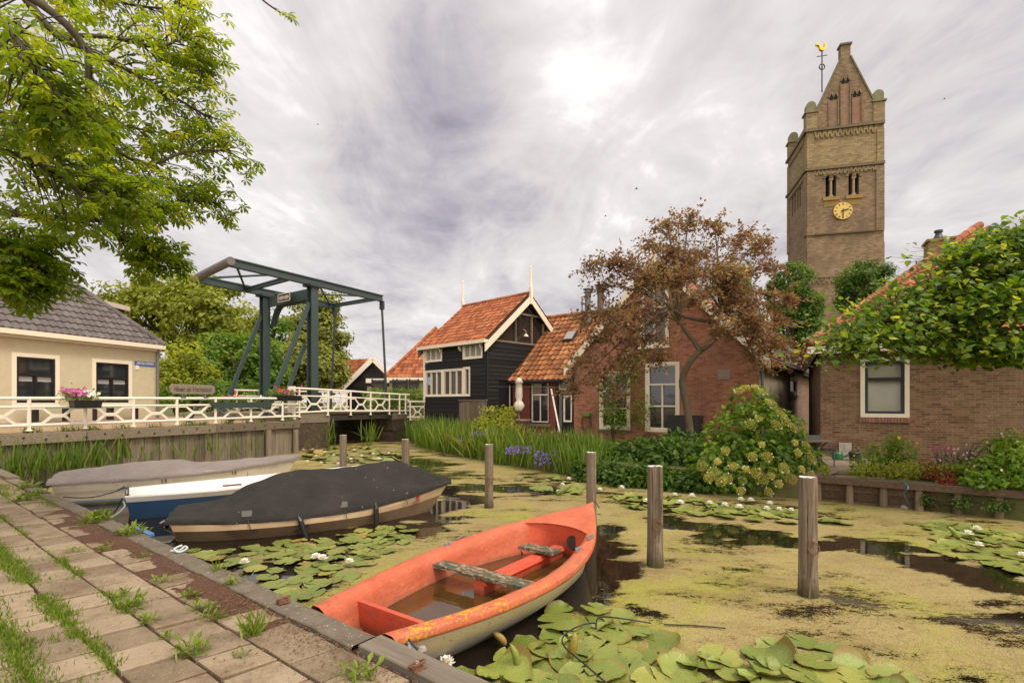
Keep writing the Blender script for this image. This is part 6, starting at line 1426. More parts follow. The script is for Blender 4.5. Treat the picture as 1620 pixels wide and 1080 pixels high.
# ---- tree with red brown leaves
M_red = leafmat('red_brown_leaf', [(0, (.13, .065, .046)), (.25, (.21, .115, .075)), (.5, (.24, .132, .085)), (.7, (.2, .168, .062)), (1, (.44, .31, .24))], .5, .5)
def red_tree():
    Y = 14.3; t = thing('red_leaved_tree', 'open crowned tree with red brown leaves in front of the brick house', 'tree', tuple(ft(1093, Y, .45)))
    tr = MB(); q = curve([P(1094, 697, Y), P(1086, 640, Y), P(1079, 602, Y), P(1092, 572, Y - .1), P(1108, 555, Y - .1)], 14); tr.tube(q, [lerp(.105, .07, i / 14) for i in range(15)], 10)
    tr.tube(curve([P(1108, 555, Y - .1), P(1127, 540, Y - .2), P(1130, 522, Y - .2), P(1122, 505, Y - .2), P(1140, 490, Y - .3)], 10), [lerp(.065, .04, i / 10) for i in range(11)], 8)
    tr.tube(curve([P(1108, 558, Y - .1), P(1098, 540, Y), P(1085, 525, Y + .1), P(1075, 508, Y + .2)], 8), [lerp(.075, .045, i / 8) for i in range(9)], 8)
    tr.tube(curve([P(1122, 508, Y - .2), P(1100, 505, Y - .4), P(1080, 500, Y - .7), P(1065, 490, Y - .9)], 8), [lerp(.06, .035, i / 8) for i in range(9)], 8)
    tr.build('trunk', M_barkred, t, smooth=True)
    a, b, c = P(1140, 490, Y - .3), P(1075, 508, Y + .2), P(1065, 490, Y - .9)
    tips = [(a, (1240, 470), .5), (a, (1215, 420), 1.0), (a, (1175, 372), .6), (a, (1225, 540), -.4), (a, (1195, 570), -.8), (a, (1160, 430), -1.2), (a, (1185, 505), -1.3), (a, (1230, 505), 1.3), (a, (1130, 355), .2), (a, (1200, 385), -.5), (a, (1248, 560), .2), (a, (1150, 455), -.8), (a, (1195, 520), -1.0), (a, (1175, 480), -.9), (a, (1210, 548), -.6), (a, (1145, 520), -1.4), (a, (1100, 470), -1.4), (a, (1120, 430), -.5), (b, (1085, 410), .2), (b, (1060, 400), -.4),
            (b, (1090, 345), .5), (b, (1030, 385), 1.2), (b, (1055, 355), -.3), (b, (1000, 420), .9), (b, (960, 455), .5), (b, (930, 500), 1.0), (b, (1110, 400), 1.3), (b, (1045, 430), -.4),
            (c, (1020, 440), -.6), (c, (975, 410), -.3), (c, (950, 530), -.4), (c, (925, 570), -.2), (c, (960, 590), -.8), (c, (915, 610), .2), (c, (1010, 500), -1.4), (c, (1040, 560), -1.2), (c, (985, 620), -.5), (c, (1080, 440), -1.3), (c, (1000, 560), -.9), (c, (940, 420), .3), (c, (970, 500), .4)]
    br = MB(); lp = []; ld = []; random.seed(8)
    for o, (px, py), dy in tips:
        e = P(px, py, Y + dy); mid = lerp(o, e, .5) + V((0, 0, .25 + .15 * random.random())) ; q = curve([o, mid, e + V((0, 0, .05)), e + V(((px - 1085) / 900., 0, -.12))], 16)
        br.tube(q, [lerp(.035, .006, (i / 16) ** .8) for i in range(17)], 6)
        for i in range(5, 17):
            for _ in range(4):
                d = V((random.gauss(0, 1), random.gauss(0, 1), random.gauss(0, .6) + .05)).normalized(); Ln = random.uniform(.15, .6); w = curve([q[i], q[i] + d * Ln * .5, q[i] + d * Ln + V((0, 0, -.06))], 4)
                br.tube(w, [.006, .005, .004, .004, .003], 4, False)
                for k in range(1, 5):
                    for _ in range(4 if k > 2 else 2): lp.append(w[k] + V((random.gauss(0, .04), random.gauss(0, .04), random.gauss(0, .035)))); ld.append((d + V((random.gauss(0, .9), random.gauss(0, .9), random.gauss(0, .5) - .25))).normalized())
    br.build('branches', M_barkred, t, smooth=True)
    p = np.array([tuple(x) for x in lp]); d = np.array([tuple(x) for x in ld]); N = len(p)
    cl = np.array([mnoise.noise(V(x) * 1.6) for x in p]); scatter('crown', T_SIMPLE, p, unit(rnd(N, .6) + np.array((0, 0, .7))), d, RG.uniform(.075, .125, N), np.clip(.45 + cl * .5 + RG.normal(0, .2, N), 0, 1), M_red, t)
    print('red leaves', N)
red_tree()
# ---- lime arms on the right
M_lime = leafmat('lime_leaf', [(0, (.055, .125, .015)), (.4, (.13, .23, .02)), (.7, (.25, .35, .028)), (.9, (.38, .44, .035)), (1, (.48, .5, .05))], .55, .36)
def lime():
    t = thing('trained_lime', 'trained lime tree with long leafy arms reaching in from the right', 'tree', (10.6, 9.2, .46)); f = V((10.6, 9.2, .4))
    tr = MB(); q = curve([f, f + V((.05, .05, 1.6)), f + V((0, 0, 3.6)), f + V((-.05, 0, 4.9))], 10); tr.tube(q, [lerp(.2, .12, i / 10) for i in range(11)], 10); tr.build('trunk', M_bark, t, smooth=True)
    k = q[7]; k2 = q[5]; k3 = q[9]
    arms = [([k, P(1640, 425, 9.3), P(1570, 440, 9.35), P(1500, 462, 9.4), P(1440, 490, 9.5), P(1390, 515, 9.6), P(1345, 545, 9.6)], .09, (-8, 42), (1, 1)),
            ([k2, P(1640, 535, 9.2), P(1560, 540, 9.2), P(1500, 538, 9.2), P(1440, 528, 9.2), P(1390, 540, 9.2), P(1345, 555, 9.2)], .06, (-30, 22), (1, 1)),
            ([k, P(1640, 455, 9.4), P(1580, 460, 9.3), P(1535, 472, 9.3)], .04, (-20, 25), (1, 1)),
            ([k3, P(1660, 380, 9.5), P(1610, 385, 9.5), P(1560, 400, 9.5), P(1525, 420, 9.4)], .06, (-15, 30), (1, 1)),
            ([k2, P(1640, 560, 9.0), P(1590, 560, 9.0), P(1540, 560, 8.9)], .04, (-15, 20), (1, 1)),
            ([k, P(1640, 490, 9.1), P(1580, 490, 9.0), P(1530, 500, 9.0), P(1490, 510, 9.1)], .04, (-22, 30), (1, 1))]
    br = MB(); lp = []; ld = []; random.seed(3)
    for pts, r, (dn, up), _ in arms:
        n = 30; q = curve(pts, n); br.tube(q, [lerp(r, .03 if r > .08 else .012, i / n) for i in range(n + 1)], 8)
        for i in range(4, n + 1):
            for _ in range(15):
                h = random.uniform(dn, up) / F * 9.3; d = V((random.gauss(-.15, .4), random.gauss(-.15, .55), h)); Ln = max(.12, d.length); w = curve([q[i], q[i] + d * .5 + V((0, 0, .03)), q[i] + d], 4); br.tube(w, [.006, .005, .004, .003, .003], 4, False)
                for kk in range(2, 5):
                    for _ in range(2): lp.append(w[kk] + V((random.gauss(0, .07), random.gauss(0, .07), random.gauss(0, .05)))); ld.append(V((random.gauss(0, .7), random.gauss(-.25, .6), random.gauss(-.35, .3))).normalized())
    br.build('branches', M_bark, t, smooth=True)
    p = np.array([tuple(x) for x in lp]); d = np.array([tuple(x) for x in ld]); N = len(p); top = np.clip((RG.rand(N) ** 2.2) * .9 + .1 + .15 * np.array([mnoise.noise(V(x) * 3) for x in p]), 0, 1)
    scatter('crown', T_HEART, p, unit(rnd(N, .45) + np.array((0, -.35, .75))), d, RG.uniform(.075, .13, N), top, M_lime, t); print('lime leaves', N)
lime()
# ---- climbing hydrangea grown into a big bush
M_hyd = leafmat('hydrangea_leaf', [(0, (.05, .12, .01)), (.5, (.12, .22, .016)), (.85, (.22, .33, .03)), (1, (.32, .4, .04))], .5, .4)
M_hydfl = mottled('yellow_flower_buds', (.34, .3, .045), (.54, .48, .1), 60, .9, .5, .01); M_petal = mottled('white_petal', (.72, .72, .64), (.8, .8, .74), 20, .6, 0)
def hydrangea():
    Y = 11.4; t = thing('hydrangea_bush', 'big leafy climbing hydrangea bush with yellow green flower heads by the water', 'bush', tuple(ft(1200, Y, .3))); random.seed(6)
    lobes = [el(1195, 735, 11.3, 92, 50, 75), el(1140, 750, 11.0, 50, 38, 50), el(1250, 742, 11.2, 48, 42, 50), el(1190, 680, 11.6, 58, 48, 50), el(1185, 640, 11.8, 34, 32, 36), el(1225, 690, 11.5, 46, 40, 45), el(1150, 700, 11.5, 42, 40, 45)]
    lp, ln = [], []; rg = np.random.RandomState(4)
    for (c, a, b, h) in lobes:
        n = int(1500 * (a * h) / 1.1); v = rg.normal(size=(n, 3)); v /= np.linalg.norm(v, axis=1, keepdims=True); r = (.72 + .34 * rg.rand(n, 1) ** .8); w = np.array([1 + .22 * mnoise.noise(V(x) * 3.2) for x in v])[:, None]
        lp.append(np.array(c) + v * r * w * np.array((a, b, h))); ln.append(v)
    p = np.concatenate(lp); v = np.concatenate(ln); k = p[:, 2] > .02; p, v = p[k], v[k]; N = len(p)
    cl = np.array([mnoise.noise(V(x) * 2.2) for x in p])
    scatter('foliage', T_HEART, p, unit(v * .6 + np.array((0, 0, .6)) + rg.normal(size=(N, 3)) * .4), unit(v + np.array((0, 0, -.8)) + rg.normal(size=(N, 3)) * .5), rg.uniform(.075, .13, N), np.clip(.42 + cl * .45 + rg.normal(0, .18, N), 0, 1), M_hyd, t)
    st = MB(); b0 = ft(1195, 11.5, .3)
    for (c, a, b, h) in lobes:
        st.tube(curve([b0 + V((random.gauss(0, .1), 0, 0)), lerp(b0, V(c), .5) + V((0, .1, 0)), V(c) + V((0, 0, h * .4))], 8), [.04, .036, .032, .028, .024, .02, .016, .012, .01], 6)
    st.build('stems', M_bark, t)
    hd = [(1180, 614), (1195, 612), (1207, 620), (1222, 640), (1170, 618), (1235, 655), (1215, 635), (1200, 662), (1228, 672), (1244, 668), (1254, 676), (1188, 672), (1258, 700), (1205, 703), (1214, 722), (1190, 722), (1148, 713), (1262, 716), (1276, 706), (1284, 724), (1110, 737), (1135, 730), (1128, 748), (1122, 755), (1140, 762), (1160, 738), (1180, 742), (1196, 748), (1220, 752), (1175, 760), (1206, 758), (1240, 740), (1252, 757), (1284, 752), (1172, 776), (1216, 778), (1232, 765), (1268, 742), (1150, 757)]
    for (px, py) in hd:
        # lift the head to the front surface of the nearest lobe
        best = 99
        for (c, a, b, h) in lobes:
            for s_ in np.linspace(9.2, 12.5, 34):
                q = P(px, py, s_); e = ((q.x - c[0]) / a) ** 2 + ((q.y - c[1]) / b) ** 2 + ((q.z - c[2]) / h) ** 2
                if e < 1.12 and s_ < best: best = s_
        if best > 50: best = 11.3
        c = P(px, py, best - .06); m = MB(); out = unit(np.array([[c.x - 5.4, c.y - 12.2, .9]]))[0]; n_ = V(out); a = n_.cross(V((0, 0, 1))).normalized(); b = a.cross(n_)
        rr = random.uniform(.07, .14)
        for k in range(64):
            an = k * 2.4; r_ = rr * math.sqrt(k / 64) * random.uniform(.9, 1.1); q = c + a * r_ * math.cos(an) + b * r_ * math.sin(an) + n_ * (.035 * (1 - (r_ / rr) ** 2) + random.uniform(-.006, .006)); m.lathe(q, [(.0, -.009), (.0095, -.002), (.006, .008), (0, .01)], 5)
        for k in range(random.randint(2, 4)):
            an = random.random() * 6.28; q = c + a * rr * 1.0 * math.cos(an) + b * rr * 1.0 * math.sin(an) + n_ * .012
            for z in range(4):
                d = a * math.cos(z * 1.57) + b * math.sin(z * 1.57); e = a * math.cos(z * 1.57 + 1.57) + b * math.sin(z * 1.57 + 1.57); m.add([q, q + d * .009 + e * .006, q + d * .015, q + d * .009 - e * .006], [(0, 1, 2, 3)], .5, 1)
        m.build('flower_head', [M_hydfl, M_petal], t)
hydrangea()
# ---- smaller plants built as leafy mounds
def mound(name, label, cat, ells, n, leaf, mat, tpl=T_SIMPLE, seed=1, up=.6, stems=None, flowers=None, group=None, foot=None, shell=.25, z0=.3):
    rg = np.random.RandomState(seed); c0 = ells[0][0]; t = thing(name, label, cat, (c0[0], c0[1], z0) if foot is None else tuple(foot), group); pp, vv = [], []
    w = np.array([e[1] * e[3] for e in ells]); w /= w.sum()
    for (c, a, b, h), f in zip(ells, w):
        k = max(4, int(n * f)); v = rg.normal(size=(k, 3)); v /= np.linalg.norm(v, axis=1, keepdims=True); r = shell + (1 - shell) * rg.rand(k, 1) ** .6; wb = np.array([1 + .3 * mnoise.noise(V(x) * 2.5 + V((seed, 0, 0))) for x in v])[:, None]
        pp.append(np.array(c) + v * r * wb * np.array((a, b, h))); vv.append(v)
    p, v = np.concatenate(pp), np.concatenate(vv); k = p[:, 2] > .02; p, v = p[k], v[k]; N = len(p); cl = np.array([mnoise.noise(V(x) * 3) for x in p])
    scatter('foliage', tpl, p, unit(v * .5 + np.array((0, 0, up)) + rg.normal(size=(N, 3)) * .45), unit(v + rg.normal(size=(N, 3)) * .7), rg.uniform(.7, 1.3, N) * leaf, np.clip(.45 + cl * .4 + rg.normal(0, .2, N), 0, 1), mat, t)
    m = MB(); g = V(t.location)
    for i in rg.choice(N, min(N, stems or 14), replace=False):
        m.tube(curve([g + V((rg.normal() * ells[0][1] * .25, rg.normal() * .1, 0)), V((p[i] + np.array(g)) / 2) + V((0, 0, .05)), V(p[i])], 5), [.012, .01, .008, .006, .005, .004], 4, False)
    m.build('stems', M_bark, t)
    if flowers:
        nm, fm, cnt, sz, zmin = flowers; f = MB(); idx = rg.choice(N, cnt * 3, replace=False); idx = [i for i in idx if p[i, 2] > zmin][:cnt]
        for i in idx:
            q = V(p[i]) + V(v[i]) * .04 + V((0, -.03, .03))
            for z in range(5):
                an = z * 1.257; d = V((math.cos(an), -.4, math.sin(an))) * sz; e = V((-math.sin(an), 0, math.cos(an))) * sz * .5; f.add([q, q + d * .6 + e, q + d, q + d * .6 - e], [(0, 1, 2, 3)])
        f.build(nm, fm, t)
    return t
M_greenA = leafmat('garden_leaf', leafcols((.06, .13, .013), (.14, .25, .02), (.27, .38, .035)), .5, .5)
M_greenY = leafmat('yellow_garden_leaf', leafcols((.14, .18, .014), (.27, .31, .025), (.42, .44, .05)), .5, .5)
M_greenD = leafmat('dark_garden_leaf', leafcols((.03, .075, .012), (.065, .135, .016), (.13, .21, .028)), .4, .5)
M_redleaf = leafmat('crimson_leaf', leafcols((.12, .02, .015), (.24, .045, .03), (.32, .1, .05)), .4, .5)
M_silver = leafmat('silver_leaf', leafcols((.14, .15, .1), (.22, .22, .15), (.3, .28, .2)), .3, .6)
def flow(name, c): return mottled(name, c, tuple(min(1, x * 1.25) for x in c), 20, .6, 0)
F_pink = flow('pink_blossom', (.5, .12, .3)); F_pale = flow('pale_pink_blossom', (.6, .38, .4)); F_mag = flow('magenta_blossom', (.45, .01, .2)); F_yel = flow('yellow_blossom', (.65, .42, .02)); F_pur = flow('purple_blossom', (.16, .1, .38)); F_redf = flow('red_blossom', (.55, .06, .03)); F_wht = M_petal
mound('rose_shrub', 'yellow green rose shrub in front of brown plank fence and black house', 'shrub', [el(783, 665, 18.5, 30, 26), el(765, 675, 18, 22, 18), el(800, 680, 18, 28, 16), el(805, 655, 18.8, 14, 14)], 2300, .1, M_greenY, seed=31, flowers=('blossoms', F_pale, 14, .04, .5))
mound('climbing_shrub', 'green climbing shrub in front of the left window of brick house', 'shrub', [el(965, 620, 18.6, 20, 42, 22), el(995, 590, 18.4, 22, 30, 20), el(975, 660, 18.4, 24, 26, 20), el(1015, 650, 18.2, 18, 34, 20), el(1000, 565, 18.3, 20, 16)], 2600, .09, M_greenA, seed=32)
mound('leafy_perennials', 'dark arching leafy perennials between irises and the hydrangea', 'plant', [el(1010, 722, 13.2, 55, 30, 45), el(1065, 728, 12.4, 48, 34, 45), el(975, 730, 13.4, 36, 26, 40), el(1075, 705, 13.2, 42, 22, 40), el(1035, 745, 12.2, 40, 18, 30), el(1000, 756, 11.75, 45, 14, 20), el(1070, 764, 11.3, 40, 15, 20), el(945, 752, 12.5, 35, 12, 20)], 6200, .15, M_greenD, tpl=T_LEAF, seed=33, z0=.2)
mound('overhanging_plants', 'dark green plants hanging over the bank edge between irises and hydrangea', 'plant', [el(x, y, Y, 34, 17, 14) for x, y, Y in ((935, 744, 12.6), (970, 748, 12.2), (1005, 752, 11.75), (1040, 755, 11.5), (1075, 760, 11.2), (1105, 766, 10.95))], 3600, .11, M_greenD, tpl=T_LEAF, seed=45, z0=.1, shell=.5)
mound('pink_geranium', 'low pink flowering plants in front of dark red house', 'plant', [el(865, 692, 18.4, 45, 9, 30), el(905, 697, 18, 26, 8)], 1000, .07, M_greenY, seed=34, flowers=('blossoms', F_pink, 46, .05, .4))
mound('garden_shrub', 'upright green shrub with small yellow flowers at the left end of the flower border', 'shrub', [el(1395, 720, 10.6, 30, 22, 25), el(1425, 715, 10.4, 22, 24), el(1370, 735, 10.4, 24, 16), el(1415, 700, 10.6, 12, 20)], 1500, .065, M_greenA, seed=35, flowers=('blossoms', F_yel, 16, .022, .5), z0=.44)
mound('crimson_plant', 'crimson leaved plant in the middle of the flower border', 'plant', [el(1465, 738, 10.0, 24, 12, 22), el(1490, 750, 9.5, 30, 9, 20), el(1505, 762, 9.1, 26, 6, 12)], 1100, .05, M_redleaf, seed=36, z0=.44)
mound('yellow_border_plant', 'feathery yellow green plant along the garden timber wall', 'plant', [el(1440, 745, 9.9, 40, 16, 22), el(1510, 748, 9.5, 36, 16, 20), el(1380, 745, 10.1, 30, 12, 18)], 2600, .055, M_greenY, seed=37, z0=.44)
mound('silver_campion', 'silvery plant with magenta and pale flowers in front of the brick wall', 'plant', [el(1510, 725, 9.9, 24, 16, 20), el(1545, 718, 9.8, 26, 19, 20)], 900, .04, M_silver, seed=38, up=.2, stems=60, flowers=('blossoms', F_pale, 50, .025, .6), z0=.44)
mound('magenta_campion', 'small magenta flowers above the crimson leaves', 'plant', [el(1490, 715, 10.0, 16, 9, 14)], 180, .035, M_silver, seed=39, flowers=('blossoms', F_mag, 14, .022, .4), z0=.44)
mound('leafy_border_shrub', 'fresh green broad leaved shrub at the right end of the flower border', 'shrub', [el(1565, 745, 9.0, 36, 22, 30), el(1600, 735, 8.9, 36, 28, 30), el(1600, 705, 9.2, 36, 22, 26), el(1560, 760, 8.7, 30, 14), el(1625, 760, 8.5, 30, 22)], 2200, .1, M_greenA, tpl=T_LEAF, seed=40, flowers=('blossoms', F_pale, 14, .025, .7), z0=.44)
mound('trailing_plant', 'small green plants hanging over the water between garden wall piles', 'plant', [el(1468, 790, 9.1, 16, 14, 8), el(1525, 796, 8.7, 18, 10, 8), el(1580, 800, 8.45, 26, 9, 8)], 800, .045, M_greenD, seed=41, z0=.1)
mound('border_fern', 'light green fern tuft at the left end of the timber wall', 'plant', [el(1305, 745, 10.3, 10, 9, 8), el(1350, 748, 10.2, 8, 8, 8)], 220, .06, M_greenY, seed=42, z0=.44)
mound('clipped_hedge', 'clipped green hedge behind the far end of the white bridge railing', 'hedge', [el(x, y, 30, 16, 15, 14) for x in (592, 608, 624, 640, 656, 668) for y in (629, 640)], 5200, .13, M_greenA, seed=43, shell=.7, z0=.8)
# ---- reeds and irises: blades nobody could count
M_blade = leafmat('reed_blade', leafcols((.06, .13, .014), (.13, .22, .022), (.28, .35, .055)), .45, .45)
M_bladeY = leafmat('yellow_blade', leafcols((.22, .24, .03), (.32, .32, .05), (.4, .38, .1)), .4, .5)
T_BLADE = (np.array([(0, -.014, 0), (0, .014, 0), (.35, -.014, .04), (.35, .014, .04), (.7, -.011, .03), (.7, .011, .03), (1, 0, -.06)]), [(0, 1, 3, 2), (2, 3, 5, 4), (4, 5, 6)])
def blades(foots, hs, lean=.25, rg=RG):
    N = len(foots); d = unit(np.array((0, 0, 1.0))[None] + rg.normal(size=(N, 3)) * np.array((lean, lean, .05))); n = unit(rg.normal(size=(N, 3)) * np.array((1, 1, .1)) + np.array((0, -.6, 0)))
    return np.array(foots), n, d, np.stack([hs, np.full(N, 1.0) * rg.uniform(.7, 1.3, N), hs], 1)
def bank_feet(pts, n, depth, jitter=.1):
    ps = [V(p) for p in pts]; ls = np.array([(b - a).length for a, b in zip(ps, ps[1:])]); cum = np.concatenate([[0], np.cumsum(ls)]); out = []
    for _ in range(n):
        s = RG.rand() * cum[-1]; k = min(np.searchsorted(cum, s, side='right') - 1, len(ls) - 1); p = lerp(ps[k], ps[k + 1], (s - cum[k]) / ls[k]); w = RG.rand(); out.append((p.x + RG.normal() * jitter, p.y + w * depth, .05 + .38 * min(1, w * 1.6)))
    return out
def bed(name, label, runs, mat, extra=None):
    pos, nn, dd, sc = [], [], [], []
    for pts, n, dep, h0, h1, lean in runs:
        f = bank_feet(pts, n, dep); a, b, c, d = blades(f, RG.uniform(h0, h1, n), lean); pos.append(a); nn.append(b); dd.append(c); sc.append(d)
    pos, nn, dd, sc = map(np.concatenate, (pos, nn, dd, sc)); N = len(pos)
    o = scatter(name, T_BLADE, pos, nn, dd, sc, np.clip(RG.normal(.45, .22, N), 0, 1), mat); tag(o, label, 'reeds', None, 'stuff'); return o
bed('iris_reeds', 'dense green iris and reed blades along the garden bank', [([G(655, 708), G(700, 718), G(800, 738), G(900, 754), G(960, 764)], 2200, 2.0, .5, .95, .22), ([G(655, 706), G(700, 716), G(760, 728)], 700, 1.6, .65, 1.1, .2), ([G(880, 750), G(960, 763)], 500, 1.2, .5, .85, .25)], M_blade)
bed('yellow_reeds', 'yellowing blades at the water edge of the iris bed', [([G(690, 716), G(740, 727), G(850, 745)], 90, .5, .6, 1.0, .55)], M_bladeY)
bed('quay_reeds', 'tall green reeds at the foot of the timber quay wall behind the grey boat', [([QL + V((.25, -1.6, 0)), QL + qd * 1.6 + V((.3, 0, 0)), QL + qd * 2.2 + V((.3, 0, 0))], 420, .35, .3, .85, .25), ([QL + qd * 2.6 + V((.3, 0, 0)), QL + qd * 6.5 + V((.35, 0, 0))], 70, .3, .35, .7, .35)], M_blade)
bed('water_grass', 'small grass tufts standing in the water by the bridge', [([G(580, 712), G(592, 712)], 34, .2, .5, .95, .28), ([G(518, 710), G(526, 709)], 22, .2, .6, 1.0, .2), ([G(640, 705), G(658, 706)], 40, .3, .6, 1.0, .3)], M_blade)
fl = MB(); random.seed(2)
for (a, b, n) in (((845, 712), (885, 735), 150), ((800, 705), (840, 718), 60), ((745, 680), (765, 690), 16), ((890, 715), (945, 735), 80), ((930, 722), (955, 738), 12), ((716, 690), (730, 700), 6)):
    for _ in range(n):
        q = P(random.uniform(a[0], b[0]), random.uniform(a[1], b[1]), random.uniform(13.6, 15.0) if a[0] > 790 else 17)
        for z in range(3):
            an = random.random() * 6.28; d = V((math.cos(an), -.3, math.sin(an))) * .032; e = V((-math.sin(an), .2, math.cos(an))) * .018; fl.add([q, q + d * .6 + e, q + d, q + d * .6 - e], [(0, 1, 2, 3)])
tag(fl.build('purple_bellflowers', F_pur), 'haze of purple bellflowers among the iris blades', 'flowers', None, 'stuff')
# lawn behind the irises
gr = bank_feet([V((-2.5, 19.4, 0)), V((1.2, 17, 0)), V((4.0, 14.8, 0))], 2600, 2.4, .3); a, b, c, d = blades([(x, y, .46) for x, y, z in gr], RG.uniform(.1, .3, 2600), .35)
tag(scatter('grass', T_BLADE, a, b, c, d, RG.rand(2600), M_blade), 'rough grass between irises and the brick house', 'grass', None, 'stuff')
# ================================================================ water, duckweed and lilies
wm = NT('canal_water'); co = wm.coord(); wm.bump(wm.noise(wm.mapping(co, (1, 1.6, 1)), 2.2, 3, .5), .05, .02)
M_water = wm.fin(wm.ramp(wm.noise(co, .6, 4, .6), [(.3, (.008, .006, .004)), (.7, (.016, .011, .006))]), .04, 0, .5)
m = MB(); m.add([(-45, -3, 0), (30, -3, 0), (30, 60, 0), (-45, 60, 0)], [(0, 1, 2, 3)]); structure(m.build('water', M_water, org=(0, 10, 0)))
OPEN = []                                   # stretches of open dark water: polyline in photo pixels, half width in metres, strength
def op(pts, w, k=1.0): OPEN.append(([G(*p) for p in pts], w, k))
op([(690, 1075), (760, 1030), (850, 975), (930, 905), (950, 870)], .3, 1.5); op([(940, 905), (995, 905)], .14, 1.1); op([(940, 850), (960, 835)], .2, .9)
op([(215, 835), (250, 865), (400, 858), (560, 838), (660, 812), (740, 790)], .32, 1.4); op([(560, 850), (650, 842), (700, 828)], .3, 1.0); op([(180, 800), (240, 830)], .4, 1.4)
op([(690, 775), (760, 772), (860, 775)], .4, 1.15); op([(655, 745), (740, 752)], .5, .75); op([(640, 725), (700, 735)], .5, .6)
op([(1060, 828), (1130, 838), (1240, 852), (1300, 862)], .28, 1.15); op([(1290, 865), (1400, 878), (1500, 898), (1620, 930)], .3, .95); op([(1340, 855), (1420, 862)], .3, 1.0)
op([(1620, 960), (1590, 930), (1540, 915)], .3, .55); op([(1600, 1010), (1640, 1000)], .25, .45); op([(340, 890), (470, 930), (480, 895), (520, 880)], .22, .85); op([(1180, 1078), (1240, 1068)], .07, .8)
op([(980, 795), (1030, 800)], .3, .6); op([(950, 780), (1010, 790), (1060, 800)], .25, .5); op([(1220, 800), (1290, 815)], .4, .4); op([(1000, 962), (1040, 972)], .08, .5); op([(1150, 900), (1200, 905)], .06, .5)
op([(120, 800), (190, 800)], .5, 1.2)
def seg_d(px, py, a, b):
    dx, dy = b.x - a.x, b.y - a.y; t = np.clip(((px - a.x) * dx + (py - a.y) * dy) / (dx * dx + dy * dy), 0, 1); return np.hypot(px - a.x - t * dx, py - a.y - t * dy)
def cover_at(x, y):
    n = np.array([mnoise.fractal(V((a * .55, b * .9, 5.0)), 1.0, 2.0, 5) for a, b in zip(x.ravel(), y.ravel())]).reshape(x.shape)
    n2 = np.array([mnoise.fractal(V((a * 1.3 + 9, b * 3.2, 2.0)), 1.0, 2.0, 4) for a, b in zip(x.ravel(), y.ravel())]).reshape(x.shape)
    c = .73 + .22 * n + .3 * n2
    for pts, w, k in OPEN:
        d = np.min([seg_d(x, y, a, b) for a, b in zip(pts, pts[1:])], axis=0) + w * (.9 * n2 + .5 * n); c -= k * .56 * np.clip(1.75 - d / (.95 * w), 0, 1.05)
    # the far reach by the bridge is thinner
    c -= .07 * np.clip((y - 11) / 6, 0, 1)
    return c
def duckweed():
    xs = np.arange(-10.5, 12.0, .075); ys = np.arange(2.2, 26, .075); X, Yg = np.meshgrid(xs, ys); cv = cover_at(X, Yg)
    # keep clear of the hulls
    H = np.zeros_like(X); H += .004 + .002 * np.sin(X * 7) * np.cos(Yg * 5)
    ny, nx = X.shape; keep = cv > .1; idx = np.arange(ny * nx).reshape(ny, nx)
    k = keep[:-1, :-1] | keep[1:, :-1] | keep[:-1, 1:] | keep[1:, 1:]
    r, c = np.nonzero(k); f = np.stack([idx[r, c], idx[r, c + 1], idx[r + 1, c + 1], idx[r + 1, c]], 1)
    v = np.stack([X.ravel(), Yg.ravel(), H.ravel()], 1)
    t = NT('duckweed_skin'); co = t.coord(); a = t.n('ShaderNodeAttribute'); a.attribute_name = 'cover'; cvn = a.outputs['Fac']
    fine = t.math('ADD', t.math('MULTIPLY', t.noise(t.mapping(co, (1, 1.7, 1)), 7, 6, .8), .6), t.math('MULTIPLY', t.noise(co, 70, 3, .75), .4))
    s = t.math('ADD', cvn, t.math('MULTIPLY', t.math('SUBTRACT', fine, .5), 2.2)); al = t.ramp(s, [(.495, 0), (.515, 1)])
    grain = t.voro(co, 130, out='Color'); gs = t.n('ShaderNodeSeparateXYZ'); t.L.new(grain, gs.inputs[0])
    big = t.noise(co, .75, 6, .7); tone = t.math('ADD', t.math('MULTIPLY', gs.outputs[0], .5), t.math('MULTIPLY', big, .55))
    col = t.ramp(tone, [(.2, (.12, .09, .03)), (.42, (.225, .175, .065)), (.62, (.3, .24, .1)), (.85, (.37, .3, .15))])
    green = t.ramp(t.math('ADD', t.math('MULTIPLY', t.noise(t.mapping(co, loc=(4, 2, 0)), .55, 5, .7), .75), t.math('MULTIPLY', t.noise(co, 25, 3, .7), .25)), [(.49, 0), (.6, .8)])
    col = t.mix(green, col, t.ramp(gs.outputs[1], [(0, (.14, .155, .02)), (.5, (.25, .265, .03)), (1, (.34, .34, .05))]))
    col = t.mix(t.ramp(t.noise(t.mapping(co, (1, 1.8, 1), loc=(8, 3, 0)), 1.1, 7, .75), [(.48, 0), (.66, .75)]), col, t.ramp(gs.outputs[1], [(0, (.12, .085, .028)), (1, (.25, .18, .075))]))
    thin = t.ramp(s, [(.5, 1), (.72, 0)]); col = t.mix(t.math('MULTIPLY', thin, .7), col, (.12, .1, .02))
    t.bump(t.voro(co, 130), .6, .006); t.fin(col, .75, 0, .3)
    tr = t.n('ShaderNodeBsdfTransparent'); mx = t.n('ShaderNodeMixShader'); t.L.new(al, mx.inputs[0]); t.L.new(tr.outputs[0], mx.inputs[1]); t.L.new(t.b.outputs[0], mx.inputs[2]); t.L.new(mx.outputs[0], t.out.inputs[0])
    o = mesh_obj('duckweed', v, f, np.full(len(f), .5), t.m, None, (0, 8, 0), uv=False)
    at = o.data.attributes.new('cover', 'FLOAT', 'POINT'); at.data.foreach_set('value', cv.ravel().astype(np.float32))
    tag(o, 'yellowish duckweed skin covering most of the canal water', 'duckweed', None, 'stuff'); return o
duckweed()
m = MB(); rq_ = random.Random(6)
